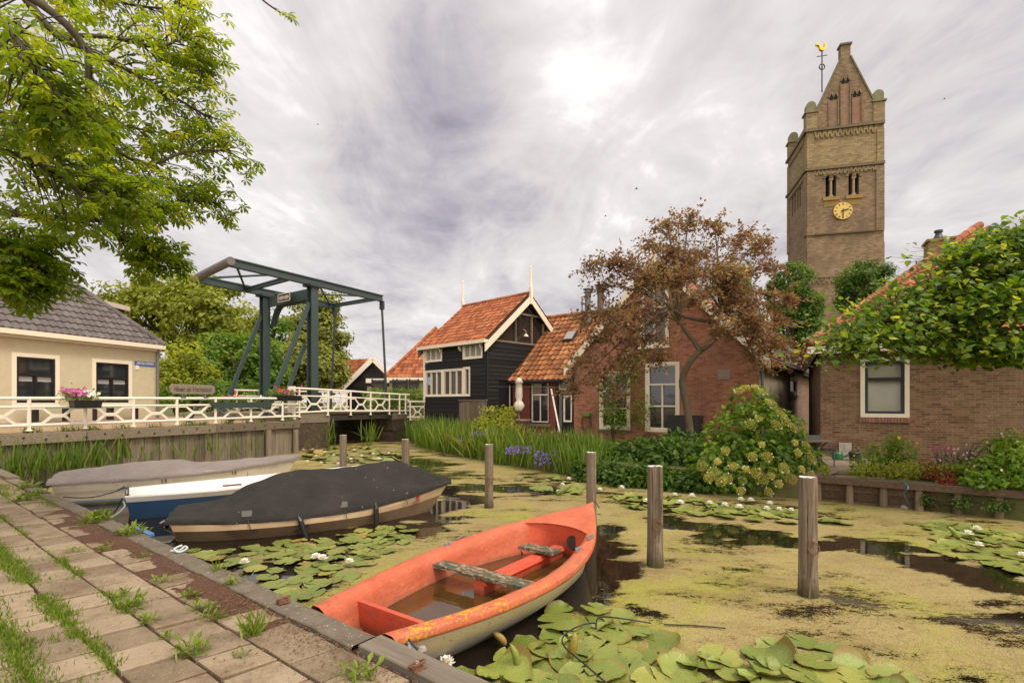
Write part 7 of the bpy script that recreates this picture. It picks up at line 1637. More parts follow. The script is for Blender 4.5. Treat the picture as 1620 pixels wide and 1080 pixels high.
for _ in range(420):
    px = rq_.uniform(480, 1620); py = HZ + 1 / rq_.uniform(1 / 445, 1 / 100); q = G(px, py, .012)
    if (q - QO).dot(e2) < .3: continue
    a = rq_.random() * 6.28; r = rq_.uniform(.008, .03) * (1.6 if q.y > 7 else 1); d = V((math.cos(a), math.sin(a), .1)) * r; e = V((-math.sin(a), math.cos(a), -.1)) * r * rq_.uniform(.12, .6); m.add([q - d, q + e, q + d + V((0, 0, .004)), q - e], [(0, 1, 2, 3)])
tl = NT('floating_bits'); tl.fin(tl.ramp(tl.tint(), [(0, (.05, .035, .012)), (.4, (.2, .12, .03)), (.7, (.35, .24, .06)), (1, (.2, .24, .04))]), .7, 0, .3)
tag(m.build('litter', tl.m), 'scattered small dead leaves and bits floating on the duckweed', 'litter', None, 'stuff')
# ---- lily leaves
def padmat(name, c):
    t = NT(name); co = t.coord(); oi = t.n('ShaderNodeObjectInfo'); rd = oi.outputs['Random']
    col = t.ramp(rd, c); col = t.mix(t.ramp(t.noise(co, 14, 4, .7), [(.4, 0), (.75, .45)]), col, tuple(x * 1.25 for x in c[-1][1]))
    col = t.mix(t.ramp(t.noise(t.mapping(co, loc=(3, 3, 0)), 22, 4, .75), [(.62, 0), (.68, .8)]), col, (.16, .1, .02))
    gr = t.n('ShaderNodeTexGradient', gradient_type='RADIAL'); t.L.new(co, gr.inputs[0]); vn = t.math('ABSOLUTE', t.math('SINE', t.math('MULTIPLY', gr.outputs['Fac'], 44.0)))
    col = t.mix(t.ramp(vn, [(.0, .35), (.16, 0)]), col, (.3, .33, .14)); w = t.n('ShaderNodeTexCoord'); wo = t.n('ShaderNodeNewGeometry')
    col = t.mix(t.ramp(t.noise(wo.outputs['Position'], 55, 4, .75), [(.61, 0), (.66, .85)]), col, (.3, .25, .08))
    col = t.mix(t.ramp(t.noise(wo.outputs['Position'], 3.5, 4, .65), [(.5, 0), (.7, .35)]), col, (.28, .24, .06))
    ln = t.n('ShaderNodeVectorMath', operation='LENGTH'); t.L.new(co, ln.inputs[0]); ed = t.math('ADD', ln.outputs['Value'], t.math('MULTIPLY', t.math('SUBTRACT', t.noise(wo.outputs['Position'], 16, 4, .7), .5), .35))
    col = t.mix(t.ramp(ed, [(.93, 0), (1.06, .8)]), col, (.2, .13, .03)); col = t.mix(t.ramp(t.noise(wo.outputs['Position'], 30, 3, .8), [(.66, 0), (.69, .9)]), col, (.07, .05, .02))
    t.bump(t.math('ADD', t.math('MULTIPLY', t.ramp(vn, [(0, 0), (.2, 1)]), .5), t.noise(co, 9, 4, .6)), .3, .03); t.fin(col, .36, 0, .45); return t.m
M_pad = padmat('lily_pad', [(0, (.085, .13, .022)), (.4, (.135, .18, .032)), (.8, (.18, .225, .05)), (1, (.25, .26, .05))])
M_padbig = padmat('lily_leaf_upright', [(0, (.085, .14, .02)), (.5, (.14, .2, .03)), (1, (.21, .25, .05))])
M_padold = padmat('lily_pad_old', [(0, (.2, .18, .03)), (1, (.3, .2, .05))])
def pad_mesh(rg, wav=.012, lift=0.0, curl=0.0):
    n = 34; vs = [(0, 0, .004)]; gap = rg.uniform(.08, .22); ph = rg.rand(4) * 6.28; dr = rg.rand() * 6.28
    out = [1 + .035 * math.sin(3 * a + ph[0]) + .025 * math.sin(7 * a + ph[1]) + .012 * rg.normal() for a in np.linspace(0, 6.28, n + 1)]
    for k in rg.choice(n, 2): out[k] *= rg.uniform(.8, .95)
    for ring, rr in enumerate((.45, .75, .92, 1.0)):
        for j in range(n + 1):
            a = gap + (2 * math.pi - 2 * gap) * j / n; r = rr * (1 - .1 * math.cos(a) * (rr > .6)) * (out[j] if rr > .8 else 1); e = rr ** 3
            z = wav * e * (math.sin(3 * a + ph[2]) + .6 * math.sin(8 * a + ph[3]) * rr ** 4) + lift * e * max(0, math.cos(a - dr)) ** 2 + curl * e * max(0, math.cos(2 * a)) + .006 + (.03 * rg.rand() if rr == 1.0 else 0)
            vs.append((r * math.cos(a) * (1 - .25 * curl * e), r * math.sin(a), z))
    fs = [(0, 1 + j, 2 + j) for j in range(n)]
    for k in range(3): o = 1 + k * (n + 1); p = o + n + 1; fs += [(o + j, p + j, p + j + 1, o + j + 1) for j in range(n)]
    return vs, fs
PADS = []
rgp = np.random.RandomState(5); NP = 16
for i in range(NP):
    k = i % 8; v, f = pad_mesh(rgp, (.03, .05, .09, .035)[k % 4], (.03, .1, .35, .06)[k % 4], (0, 0, .05, .15)[k % 4] if k < 6 else .4); m = MB(); m.add(v, f, .5); o = m.build('lily_pad', (M_pad, M_pad, M_padbig, M_pad, M_pad, M_padold, M_padbig, M_padbig)[k], None, smooth=True, local=True); PADS.append(o)
used = [False] * NP; placed = []
def pads(region, n, r0, r1, label, kinds=(0, 1, 3, 4, 0, 1, 3, 0, 1, 3, 4, 0, 1, 5), tilt=.05, zup=0.0, sep=.75, grp=None):
    c = 0; tries = 0
    while c < n and tries < n * 40:
        tries += 1
        px, py = region(); q = G(px, py); r = random.uniform(r0, r1)
        if any((q.x - a) ** 2 + (q.y - b) ** 2 < (sep * (r + s)) ** 2 for a, b, s in placed): continue
        w = (q - QO).dot(e2)
        if w < r * .8: continue
        placed.append((q.x, q.y, r)); k = random.choice(kinds) + 8 * random.randint(0, 1)
        o = PADS[k] if not used[k] else PADS[k].copy()
        if used[k]: C.objects.link(o)
        used[k] = True; o.location = (q.x, q.y, .008 + random.random() * .012 + zup * random.random()); o.scale = (r, r, r); o.rotation_euler = (random.gauss(0, tilt), random.gauss(0, tilt), random.random() * 6.28)
        tag(o, label, 'lily pad', 'lily pads ' + grp); c += 1
    return c
def poly(*pts):
    def inside(x, y):
        r = False; j = len(pts) - 1
        for i in range(len(pts)):
            if (pts[i][1] > y) != (pts[j][1] > y) and x < (pts[j][0] - pts[i][0]) * (y - pts[i][1]) / (pts[j][1] - pts[i][1]) + pts[i][0]: r = not r
            j = i
        return r
    x0, x1 = min(p[0] for p in pts), max(p[0] for p in pts); y0, y1 = min(p[1] for p in pts), max(p[1] for p in pts)
    def f():
        while True:
            # even over the water, not over the picture
            y = HZ + 1 / random.uniform(1 / (y1 - HZ), 1 / (y0 - HZ)); x = random.uniform(x0, x1)
            if inside(x, y): return x, y
    return f
random.seed(21)
tot = pads(poly((295, 872), (400, 866), (500, 852), (620, 832), (655, 838), (650, 855), (600, 885), (560, 910), (500, 938), (470, 955), (400, 908)), 78, .1, .165, 'round lily pad floating between black covered boat and orange boat', sep=.54, grp='between the covered and orange boats')
tot += pads(poly((720, 1080), (790, 1055), (850, 1010), (880, 975), (960, 965), (1010, 1000), (1090, 1040), (1180, 1045), (1330, 1040), (1420, 1075), (1420, 1100), (720, 1100)), 60, .13, .2, 'large wavy lily leaf in the bottom patch in front of the orange boat', (2, 6, 1, 0, 3, 1, 0, 3, 4, 7), .055, .03, .56, 'in the front patch')
tot += pads(poly((1200, 1030), (1260, 1010), (1350, 1030), (1380, 1050), (1300, 1060)), 5, .12, .16, 'lily pad lying apart on the duckweed at the bottom right', (0, 1, 3), .04, 0, .7, 'apart on the duckweed')
tot += pads(poly((975, 780), (1060, 785), (1180, 800), (1300, 815), (1350, 830), (1270, 832), (1150, 822), (1050, 812), (980, 800)), 55, .12, .19, 'lily pad in the band along the hydrangea bush', (0, 1, 3, 4, 2), .07, .03, .6, 'along the hydrangea')
tot += pads(poly((1440, 828), (1530, 830), (1640, 850), (1700, 900), (1640, 912), (1560, 895), (1480, 878), (1500, 850)), 62, .11, .18, 'lily pad in the patch below the garden timber wall at right', (0, 1, 3, 4, 0, 1, 3, 2), .04, .015, .58, 'below the garden wall')
tot += pads(poly((800, 755), (900, 752), (960, 765), (930, 785), (840, 780)), 18, .13, .2, 'lily pad between the mooring posts in front of the irises', (0, 1, 3, 2), .07, .03, .65, 'in front of the irises')
tot += pads(poly((480, 712), (560, 706), (640, 712), (640, 728), (560, 742), (485, 728)), 62, .13, .24, 'lily pad in the far patch in front of the bridge', (0, 1, 2, 3, 5, 2), .16, .06, .6, 'in front of the bridge')
for k in range(NP):
    if not used[k]: bpy.data.objects.remove(PADS[k])
print('pads', tot)
# ---- lily flowers
def lily_proto():
    t = thing('water_lily_flower', 'x', 'flower', (0, 0, 0), local=True); m = MB()
    for ring, (n, ln, tiltr, z) in enumerate(((8, .062, .25, .008), (8, .056, .7, .014), (7, .045, 1.1, .018))):
        for k in range(n):
            a = 2 * math.pi * k / n + ring * .4; d = V((math.cos(a), math.sin(a), 0)); s = V((-math.sin(a), math.cos(a), 0)); up = V((0, 0, 1))
            c = lambda f, w: d * (ln * f * math.cos(tiltr)) + up * (ln * f * math.sin(tiltr) + z) + s * w
            m.add([c(.05, 0), c(.45, .013), c(.8, .01), c(1, 0), c(.8, -.01), c(.45, -.013)], [(0, 1, 2, 3, 4, 5)], .5)
    o = m.build('petals', mottled('lily_white', (.78, .76, .68), (.86, .85, .8), 20, .5, 0), None, local=True); o.parent = t
    m = MB(); m.lathe((0, 0, .015), [(.0, 0), (.014, .005), (.012, .02), (.0, .024)], 8); o = m.build('stamens', F_yel, None, local=True); o.parent = t
    return t
LIL = lily_proto(); first = True
LF = [((1, 2), [(387, 891), (500, 883), (511, 885), (553, 890)], 'white water lily in the group of four between covered boat and orange boat', 'between the boats'),
      ((1, 2), [(706, 1052)], 'single cream water lily beside the quay plank and the orange stern', None),
      ((1, 2), [(949, 776), (984, 773), (884, 779), (890, 768), (900, 759)], 'white water lily among the pads in front of the irises', 'in front of the irises'),
      ((1, 2), [(1024, 795), (1068, 784), (1095, 786), (1077, 797), (1123, 797), (1147, 801), (1172, 792), (1170, 804), (1218, 798), (1213, 806), (1233, 807), (1252, 808), (1188, 793)], 'white water lily along the hydrangea bush', 'along the hydrangea'),
      ((1, 2), [(1532, 846), (1546, 838), (1549, 864), (1618, 880)], 'white water lily in the patch below the right garden wall', 'below the garden wall'),
      ((1, 2), [(500, 722), (515, 716), (486, 731), (528, 721), (545, 717), (555, 728), (572, 722), (590, 719), (508, 733), (535, 735), (615, 718), (480, 712), (600, 727), (495, 712), (560, 713)], 'small white water lily in the far patch before the bridge', 'before the bridge')]
for _, pts, lb, g in LF:
    for (px, py) in pts:
        q = G(px, py, .05); s = random.uniform(.95, 1.25) * (1.15 if q.y > 9 else 1)
        if first: o = LIL; o.location = q; o.scale = (s,) * 3; o['label'] = lb; first = False
        else: o = dup(LIL, q, random.random() * 6, s, lb)
        if g: o['group'] = 'water lilies ' + g
        elif 'group' in o: del o['group']
# brown rolled leaves and buds by the orange boat
for (px, py, py2, px2, r, mm, lb) in ((800, 1020, 1000, 780, .03, M_padold, 'rolled brown lily leaf sticking up beside the orange boat'), (820, 1060, 1018, 808, .028, M_padbig, 'rolled green lily leaf standing up in the front patch'), (788, 1012, 985, 768, .02, M_padbig, 'thin green rolled leaf leaning toward the orange boat'), (900, 1045, 1000, 910, .035, M_padold, 'yellowing rolled leaf in the middle of the front patch'), (1515, 852, 832, 1500, .035, M_padbig, 'rolled lily leaf standing in the patch at the garden wall'), (880, 782, 765, 905, .06, M_padbig, 'curled lily leaf standing up near the mooring post before the irises')):
    a = G(px, py, .02); b = P(px2, py2, a.y); m = MB(); m.tube(curve([a, lerp(a, b, .5) + V((.01, 0, .01)), b], 6), [r * .3, r * .8, r, r, r * .9, r * .6, r * .15], 8); tag(m.build('rolled_leaf', mm, smooth=True), lb, 'leaf')
# ================================================================ the paved quay
random.seed(14)
SK = math.tan(R(9))
def quay_paving():
    t = NT('concrete_paver'); co = t.coord(); col = t.ramp(t.math('ADD', t.math('MULTIPLY', t.tint(), .35), t.math('MULTIPLY', t.noise(co, 4, 6, .7), .65)), [(.25, (.155, .118, .078)), (.5, (.245, .19, .128)), (.75, (.325, .26, .18))])
    col = t.mix(t.ramp(t.noise(co, 90, 3, .75), [(.6, 0), (.68, .7)]), col, (.09, .07, .05)); col = t.mix(t.ramp(t.noise(t.mapping(co, loc=(5, 1, 0)), 70, 2, .7), [(.64, 0), (.7, .7)]), col, (.4, .35, .27))
    col = t.mix(t.ramp(t.noise(t.mapping(co, loc=(2, 7, 0)), 2.2, 6, .75), [(.5, 0), (.68, .65)]), col, (.1, .062, .035))
    t.bump(t.noise(co, 120, 3, .75), .55, .006); pm = t.fin(col, .92, 0, .2)
    m = MB(); cw = .312; k = 0
    w = -.195
    while w > -4.2:
        s = -11 + (.16 if k % 2 else 0) + random.uniform(-.02, .02)
        while s < 6.5:
            L = .325; g = .008 + random.random() * .005; c0 = (s + g, w - cw + g), (s + L - g, w - cw + g), (s + L - g, w - g), (s + g, w - g); dz = random.uniform(-.008, .005); tx, ty = random.gauss(0, .013), random.gauss(0, .013)
            if not (k == 0 and -3.5 < s < 2.3 and random.random() < .25):
                ins = .007
                def pt(a, b, z): 
                    a2 = a - (b - w) * SK * -1.0
                    return qp(a2, b, QZ + z + dz + tx * (a - s) + ty * (b - w))
                tt = random.random(); A = [pt(*q, -.04) for q in c0]; B = [pt(*q, -.006) for q in c0]; D = [pt(lerp(q[0], s + L / 2, ins / (L / 2) + abs(random.gauss(0, .018))), lerp(q[1], w - cw / 2, ins / (cw / 2) + abs(random.gauss(0, .018))), random.gauss(0, .0015)) for q in c0]
                m.add(A + B + D, [(0, 1, 5, 4), (1, 2, 6, 5), (2, 3, 7, 6), (3, 0, 4, 7), (4, 5, 9, 8), (5, 6, 10, 9), (6, 7, 11, 10), (7, 4, 8, 11), (8, 9, 10, 11)], tt)
            s += L
        w -= cw; k += 1
    structure(m.build('quay_paving', pm))
    # concrete coping along the water
    t = NT('quay_concrete'); co = t.coord(); col = t.ramp(t.noise(co, 5, 6, .7), [(.3, (.095, .078, .058)), (.7, (.165, .14, .108))]); col = t.mix(t.ramp(t.noise(co, 26, 3, .7), [(.62, 0), (.68, .85)]), col, (.42, .38, .3)); col = t.mix(t.ramp(t.noise(co, 8, 6, .75), [(.55, 0), (.7, .7)]), col, (.07, .055, .035))
    t.bump(t.noise(co, 60, 4, .75), .5, .008); cm = t.fin(col, .92, 0, .2)
    Mx = Matrix((e1, e2, V((0, 0, 1)))).transposed(); m = MB(); s = -10.3
    m = MB(); n = 90; prof = [(-.185, -.5), (-.185, .008), (-.176, .016), (-.02, .018), (-.004, .008), (0.0, -.02), (.0, -.9)]; rows = []
    for i in range(n + 1):
        s = lerp(-6.3, 3.38, i / n); j = random.gauss(0, .0035); rows.append([tuple(qp(s, w + (j if q not in (0, 6) else 0), QZ + z + random.gauss(0, .0018))) for q, (w, z) in enumerate(prof)])
    loft(m, rows); o = tag(m.build('quay_coping', cm), 'grey lichen spotted concrete coping along the edge of the paved quay', 'coping')
    m = MB(); m.box(qp(-6.9, -.11, QZ - .05), (1.2, .17, .14), Mx @ Matrix.Rotation(.03, 3, 'Z')); tag(m.build('loose_coping_board', M_oldwoodh), 'loose weathered board at the quay edge by the cream boat', 'board')
    m = MB(); m.box(qp(-8.8, -.09, QZ - .03), (2.6, .18, .16), Mx); tag(m.build('far_coping_board', M_oldwoodh), 'weathered timber edge at the far end of the quay by the reeds', 'board')
    m = MB(); rows = []
    for i in range(13):
        s = lerp(3.42, 5.4, i / 12); rows.append([tuple(qp(s, w, QZ + z + random.gauss(0, .0015))) for w, z in ((-.165, -.05), (-.165, .022), (-.158, .03), (-.0, .032), (.008, .026), (.008, -.06))])
    loft(m, rows); m.add(rows[0], [(0, 1, 2, 3, 4, 5)]); o = tag(m.build('quay_plank', woodmat('grey_plank', (.11, .092, .07), (.155, .132, .103), (.21, .185, .148), 0, rz=37.5)), 'raised grey weathered timber plank at the near end of the quay edge', 'plank')
    rw = MB(); rw.box(qp(-2, -.03, -.2), (18, .05, .9), Mx); structure(rw.build('quay_face', M_darkconcrete))
quay_paving()
# mulch that has gathered along the coping
def mulch():
    S = np.arange(-5.6, 4.6, .035); Wd = np.arange(-.62, -.17, .03); X, Y2 = np.meshgrid(S, Wd); z = np.empty_like(X)
    for i in range(X.shape[0]):
        for j in range(X.shape[1]):
            s, w = X[i, j], Y2[i, j]; n = mnoise.fractal(V((s * 1.6, w * 3, 1)), 1, 2, 4)
            amt = .014 - .115 * max(0, -.2 - w) ** 1.0 + .026 * n - (.03 if s > 2.7 else 0) - .012 * max(0, abs(s + .5) - 2.6); z[i, j] = QZ + amt + .004 * mnoise.noise(V((s * 40, w * 40, 0)))
    v = np.array([tuple(qp(a, b, c)) for a, b, c in zip(X.ravel(), Y2.ravel(), z.ravel())]); ny, nx = X.shape; idx = np.arange(ny * nx).reshape(ny, nx); f = np.stack([idx[:-1, :-1].ravel(), idx[:-1, 1:].ravel(), idx[1:, 1:].ravel(), idx[1:, :-1].ravel()], 1)
    o = mesh_obj('mulch', v, f, np.full(len(f), .5), soil, None, None, uv=False); tag(o, 'red brown dead blossom litter drifted along the quay coping', 'litter', None, 'stuff')
    # single crumbs on the tiles
    m = MB()
    for q_ in range(6500):
        s = random.gauss(0, 3) if q_ < 1800 else random.uniform(-5, 4); w = -.2 - abs(random.gauss(0, .5 if q_ < 1800 else .12))
        if w < -3: continue
        a = random.random() * 3.14; r = random.uniform(.004, .014); c = qp(s, w, QZ + (.006 if q_ < 1800 else random.uniform(.003, .018))); d = V((math.cos(a), math.sin(a), .1)) * r; e = V((-math.sin(a), math.cos(a), .1)) * r * .35; m.add([c - d, c + e, c + d, c - e], [(0, 1, 2, 3)])
    tag(m.build('litter', mottled('dry_litter', (.06, .03, .015), (.2, .12, .06), 30, .95, 0)), 'dry bits scattered over the quay pavers', 'litter', None, 'stuff')
mulch()
M_weed = leafmat('quay_grass', leafcols((.06, .12, .01), (.13, .2, .018), (.24, .3, .04)), .4, .5)
def joint_grass():
    pos = []
    def strip(w, s0, s1, n, sd_=.03, gate=.0, slip=0):
        for _ in range(n):
            s = random.uniform(s0, s1)
            if mnoise.noise(V((s * 1.1, w * 5, 2))) < gate: continue
            pos.append(tuple(qp(s, w + random.gauss(0, sd_) + slip * (s - s0), QZ - .02)))
    strip(-1.13, -3.5, 1.4, 9000, .04, -.35); strip(-1.13, 1.4, 5, 2600, .03, -.2); strip(-1.44, -2.6, 5, 11000, .05, -.4); strip(-.82, -6, -.6, 1200, .03, -.05); strip(-.82, -.5, 2.0, 350, .02, .1); strip(-1.75, -4, 5, 4000, .04, -.1); strip(-2.06, -4, 5, 2500, .04, 0); strip(-.82, -.5, 2.4, 900, .025, .0); strip(-.5, -8.5, -5.2, 1500, .07, -.2); strip(-1.13, -9, -3.5, 1100, .04, -.1); strip(-.35, -9.3, -5.5, 1400, .09, -.1); strip(-.2, -5.3, -3.4, 900, .06, -.2)
    for k in range(26):                         # thin growth in the cross joints
        s0 = random.uniform(-5, 4); w0 = random.choice((-.82, -1.13, -1.44, -1.75))
        for _ in range(25): 
            w = w0 - random.random() * .31; pos.append(tuple(qp(s0 + (w - w0) * SK + random.gauss(0, .01), w, QZ - .02)))
    N = len(pos); a, b, c, d = blades(pos, RG.uniform(.022, .07, N), .7); d[:, 1] *= .24
    o = scatter('grass', T_BLADE, a, b, c, d, np.clip(RG.normal(.5, .25, N), 0, 1), M_weed); tag(o, 'green grass growing in the joints of the quay pavers', 'grass', None, 'stuff')
joint_grass()
T_DAND = (np.array([(0, 0, 0), (.3, .05, .06), (.5, .035, .08), (.75, .12, .06), (1, 0, -.03), (.75, -.12, .06), (.5, -.035, .08), (.3, -.05, .06)]), [(0, 7, 6, 2, 1)[0:5], (2, 6, 5, 4, 3)])
def weeds():
    lst = [(208, 958, .1, 30), (235, 985, .08, 22), (297, 945, .075, 20), (325, 963, .085, 24), (365, 926, .08, 24), (333, 981, .085, 22), (253, 921, .07, 18), (303, 1033, .1, 30), (263, 1009, .06, 20), (387, 1037, .05, 14), (153, 826, .17, 60), (203, 847, .15, 36), (163, 871, .08, 20), (192, 940, .06, 16), (570, 1072, .11, 26), (225, 882, .06, 16), (45, 772, .15, 40), (35, 792, .15, 40), (62, 782, .12, 34), (120, 872, .07, 20), (195, 945, .07, 18)]
    where = ['in the middle of the paved quay', 'just below the largest tuft on the quay', 'beside the mulch halfway along the quay', 'next to the mulch left of the grass tuft', 'against the concrete coping', 'below the mulch near the quay coping', 'at the upper end of the mulch', 'alone on the pavers near the bottom', 'on the pavers left of the grass tuft', 'smallest of the weeds low on the quay', 'thick on the quay behind the blue boat stern', 'broad leaved on the quay beside dark boat stern', 'beside the mulch below blue boat', 'left of the largest tuft on the quay', 'at the bottom edge in front of the grey plank', 'by the upper mulch drift', 'at the far end of the quay by reeds', 'on the quay left of the cream boat', 'on the quay edge by cream boat stern', 'in the upper quay joint row', 'right beside the largest tuft']
    for (px, py, r, n), wh in zip(lst, where):
        r *= 1.08; n = int(n * 1.5); c = G(px, py, QZ); t = thing('dandelion', 'bright green weed tuft ' + wh, 'weed', tuple(c), 'weeds in the quay joints'); rg = np.random.RandomState(px); an = rg.rand(n) * 6.28; el_ = rg.uniform(.15, 1.1, n)
        ax = np.stack([np.cos(an) * np.cos(el_), np.sin(an) * np.cos(el_), np.sin(el_)], 1); nr = np.stack([-np.cos(an) * np.sin(el_), -np.sin(an) * np.sin(el_), np.cos(el_)], 1) + rg.normal(size=(n, 3)) * .2
        p = np.repeat(np.array([tuple(c)]), n, 0) + rg.normal(size=(n, 3)) * np.array((r * .35, r * .35, 0)); o = scatter('leaves', T_DAND, p, nr, ax, rg.uniform(.55, 1.15, n) * r, np.clip(rg.normal(.6, .2, n), 0, 1), M_weed, t)
    for (px, py, h, n, lb) in ((400, 1003, .2, 60, 'spiky grass tuft on the pavers beside the mulch near the orange boat'), (344, 905, .13, 24, 'thin grass tuft growing against the concrete coping')):
        c = G(px, py, QZ); pos = [(c.x + random.gauss(0, .025), c.y + random.gauss(0, .025), c.z) for _ in range(n)]; a, b, cc, d = blades(pos, RG.uniform(.4, 1, n) * h, .6); d[:, 1] *= .35; tag(scatter('grass_tuft', T_BLADE, a, b, cc, d, RG.uniform(.4, 1, n), M_weed), lb, 'grass tuft')
    v = MB(); 
weeds()
# grass below the street railing
pos = []
for _ in range(1500):
    s = random.uniform(-2, 9.0); 
    if mnoise.noise(V((s * 1.3, 0, 7))) < -.05: continue
    pos.append(tuple(QL + qd * s + V((-.3 - abs(random.gauss(0, .12)), 0, 1.2))))
a, b, c, d = blades(pos, RG.uniform(.06, .2, len(pos)), .5); d[:, 1] *= .5
tag(scatter('grass', T_BLADE, a, b, c, d, RG.rand(len(pos)), M_weed), 'grass tufts along the foot of the white quay railing', 'grass', None, 'stuff')
# ================================================================ street furniture by the render house
def at_rail(px): return on_line(rq, qd, px)
def railing_top(p): return EYE + (HZ - 630) / F * p.y
def planter(px0, px1, py, off, label, flowers, seed):
    a, b = at_rail(px0), at_rail(px1); n = V((qd.y, -qd.x, 0)); c = (a + b) / 2 - n * off; L = (b - a).length; z = EYE - (py - HZ) / F * c.y
    t = thing('planter', label, 'planter', (c.x, c.y, z - .26)); Mx = Matrix((qd, n, V((0, 0, 1)))).transposed()
    m = MB(); m.prism([(-L / 2 * .9, -.12), (L / 2 * .9, -.12), (L / 2, .08), (-L / 2, .08)], V((c.x, c.y, z - .14)) + n * .13, qd, (0, 0, 1), .24); m.build('box', paint('planter_green', (.03, .05, .04), .6) if seed == 2 else M_blackpaint, t)
    rg = np.random.RandomState(seed); N = 420; p = np.array((c.x, c.y, z)) + (rg.rand(N, 1) - .5) * L * np.array(tuple(qd)) + rg.normal(size=(N, 3)) * np.array((.09, .09, .075)) + np.array((0, 0, .04)); scatter('foliage', T_SIMPLE, p, unit(rg.normal(size=(N, 3)) + np.array((0, 0, .5))), rg.normal(size=(N, 3)), rg.uniform(.05, .09, N), rg.rand(N), M_greenA, t)
    for fm, cnt, (u0, u1) in flowers:
        f = MB()
        for _ in range(cnt):
            q = V((c.x, c.y, z + .06)) + qd * (random.uniform(u0, u1) - .5) * L + V((random.gauss(0, .08), random.gauss(0, .08), abs(random.gauss(.05, .07)))) + n * .05
            for k in range(5):
                an = k * 1.257; d_ = (qd * math.cos(an) + V((0, 0, 1)) * math.sin(an)) * .05 + n * .015; e = (qd * -math.sin(an) + V((0, 0, 1)) * math.cos(an)) * .03; f.add([q, q + d_ * .6 + e, q + d_, q + d_ * .6 - e], [(0, 1, 2, 3)])
        f.build('blossoms', fm, t)
planter(101, 147, 629, -.05, 'black planter with pink and white flowers on the quay railing', [(F_pink, 40, (0, .6)), (F_wht, 26, (.55, 1))], 1)
planter(330, 428, 633, .25, 'long dark green planter with sparse pink flowers behind the railing', [(F_pink, 8, (.3, 1)), (F_redf, 10, (.2, .6)), (F_wht, 4, (.5, 1))], 2)
planter(436, 476, 623, .3, 'dark green planter with pink geraniums at the end of quay railing', [(F_mag, 14, (.1, 1)), (F_redf, 5, (.1, .5))], 3)
for i, (x0, x1, lb) in enumerate(((23, 101, 'pale green bench under the left window of the render house'), (147, 208, 'pale green bench under the right window of the render house'))):
    u0, u1 = LF_fr.at(x0, 635)[0], LF_fr.at(x1, 635)[0]; t = thing('bench', lb, 'bench', tuple(LF_fr.pt((u0 + u1) / 2, 1.28, .5)), 'green benches at the render house')
    m = MB(); LF_fr.box(m, u0, u1, 1.72, 1.78, .3, .48); LF_fr.box(m, u0, u1, 1.72, 1.78, .5, .7); m.build('seat', paint('pale_green', (.17, .26, .19), .5), t)
    for u in (u0 + .25, u1 - .25): 
        m = MB(); LF_fr.box(m, u - .05, u + .05, 1.28, 1.72, .38, .62); m.build('leg', M_blackpaint, t)
# wooden name board on the railing
a, b = at_rail(268.5), at_rail(339.5); L = (b - a).length; n = V((qd.y, -qd.x, 0)); c = (a + b) / 2; zt = EYE + (HZ - 615.5) / F * c.y; ux = (b - a).normalized()
t = thing('name_board', 'weathered wooden name board with black script standing on the quay railing', 'sign', (c.x, c.y, railing_top(c)))
m = MB(); h = .145; pl = [(-L / 2 + h * .8, -h), (L / 2 - h * .8, -h)] + [(L / 2 - h * .8 + h * .8 * math.cos(x), h * math.sin(x)) for x in np.linspace(-1.2, 1.2, 7)] + [(L / 2 - h * .8, h), (-L / 2 + h * .8, h)] + [(-L / 2 + h * .8 - h * .8 * math.cos(x), h * math.sin(x)) for x in np.linspace(1.2, -1.2, 7)]
m.prism(pl, V((c.x, c.y, zt)) - n * .03, ux, (0, 0, 1), .05); bo = m.build('board', woodmat('pale_board', (.13, .1, .078), (.19, .15, .118), (.26, .21, .17), 0), t)
text_mesh(bo, 'lettering', 'Haven de Vrachtsloot', V((c.x, c.y, zt)) + n * .022, ux, (0, 0, 1), .16, M_blackpaint, .35, .004, L * .85)
for f in (.27, .78):
    q = lerp(a, b, f); m = MB(); m.tube([V((q.x, q.y, railing_top(q) - .02)), V((q.x, q.y, zt - .1))], .02, 8); m.box(V((q.x, q.y, railing_top(q) + .03)), (.16, .08, .05), Matrix((ux, n, V((0, 0, 1)))).transposed()); m.build('bracket', M_zinc, t)
# old anchor leaning on the street
t = thing('anchor', 'rusty old anchor leaning behind the railing below the wooden name board', 'anchor', tuple(P(300, 668, 18.5)))
m = MB(); p0, p1 = P(298, 668, 18.5), P(338, 604, 18.8); m.tube([p0, p1], [.055, .045], 8); m.build('shank', M_iron2, t)
m = MB(); p2 = P(312, 655, 16.2); m.tube(curve([P(345, 648, 18.6), P(360, 660, 18.4), P(371, 664, 18.4)], 8), [.05, .055, .06, .06, .07, .09, .1, .07, .02], 8); m.build('arm', M_iron2, t)
m = MB(); m.tube(curve([p0, P(292, 662, 18.5), P(289, 650, 18.5)], 6), [.06, .05, .045, .04, .03, .02, .01], 8); m.build('fluke', M_rust, t)
# bollards in front of the house
for i, (px, py0, py1, lb) in enumerate(((51, 672, 650, 'short black post on the street below the left bench'),(150, 660, 645, 'short black post on the street between the two benches'))):
    Y = 15.8 + i * .8; q = P(px, py1, Y); m = MB(); m.box((q.x, Y, (q.z + 1.2) / 2), (.09, .09, q.z - 1.2)); m.box((q.x, Y, q.z + .02), (.11, .11, .03)); tag(m.build('bollard', M_blackpaint), lb, 'bollard', 'black posts on the street')
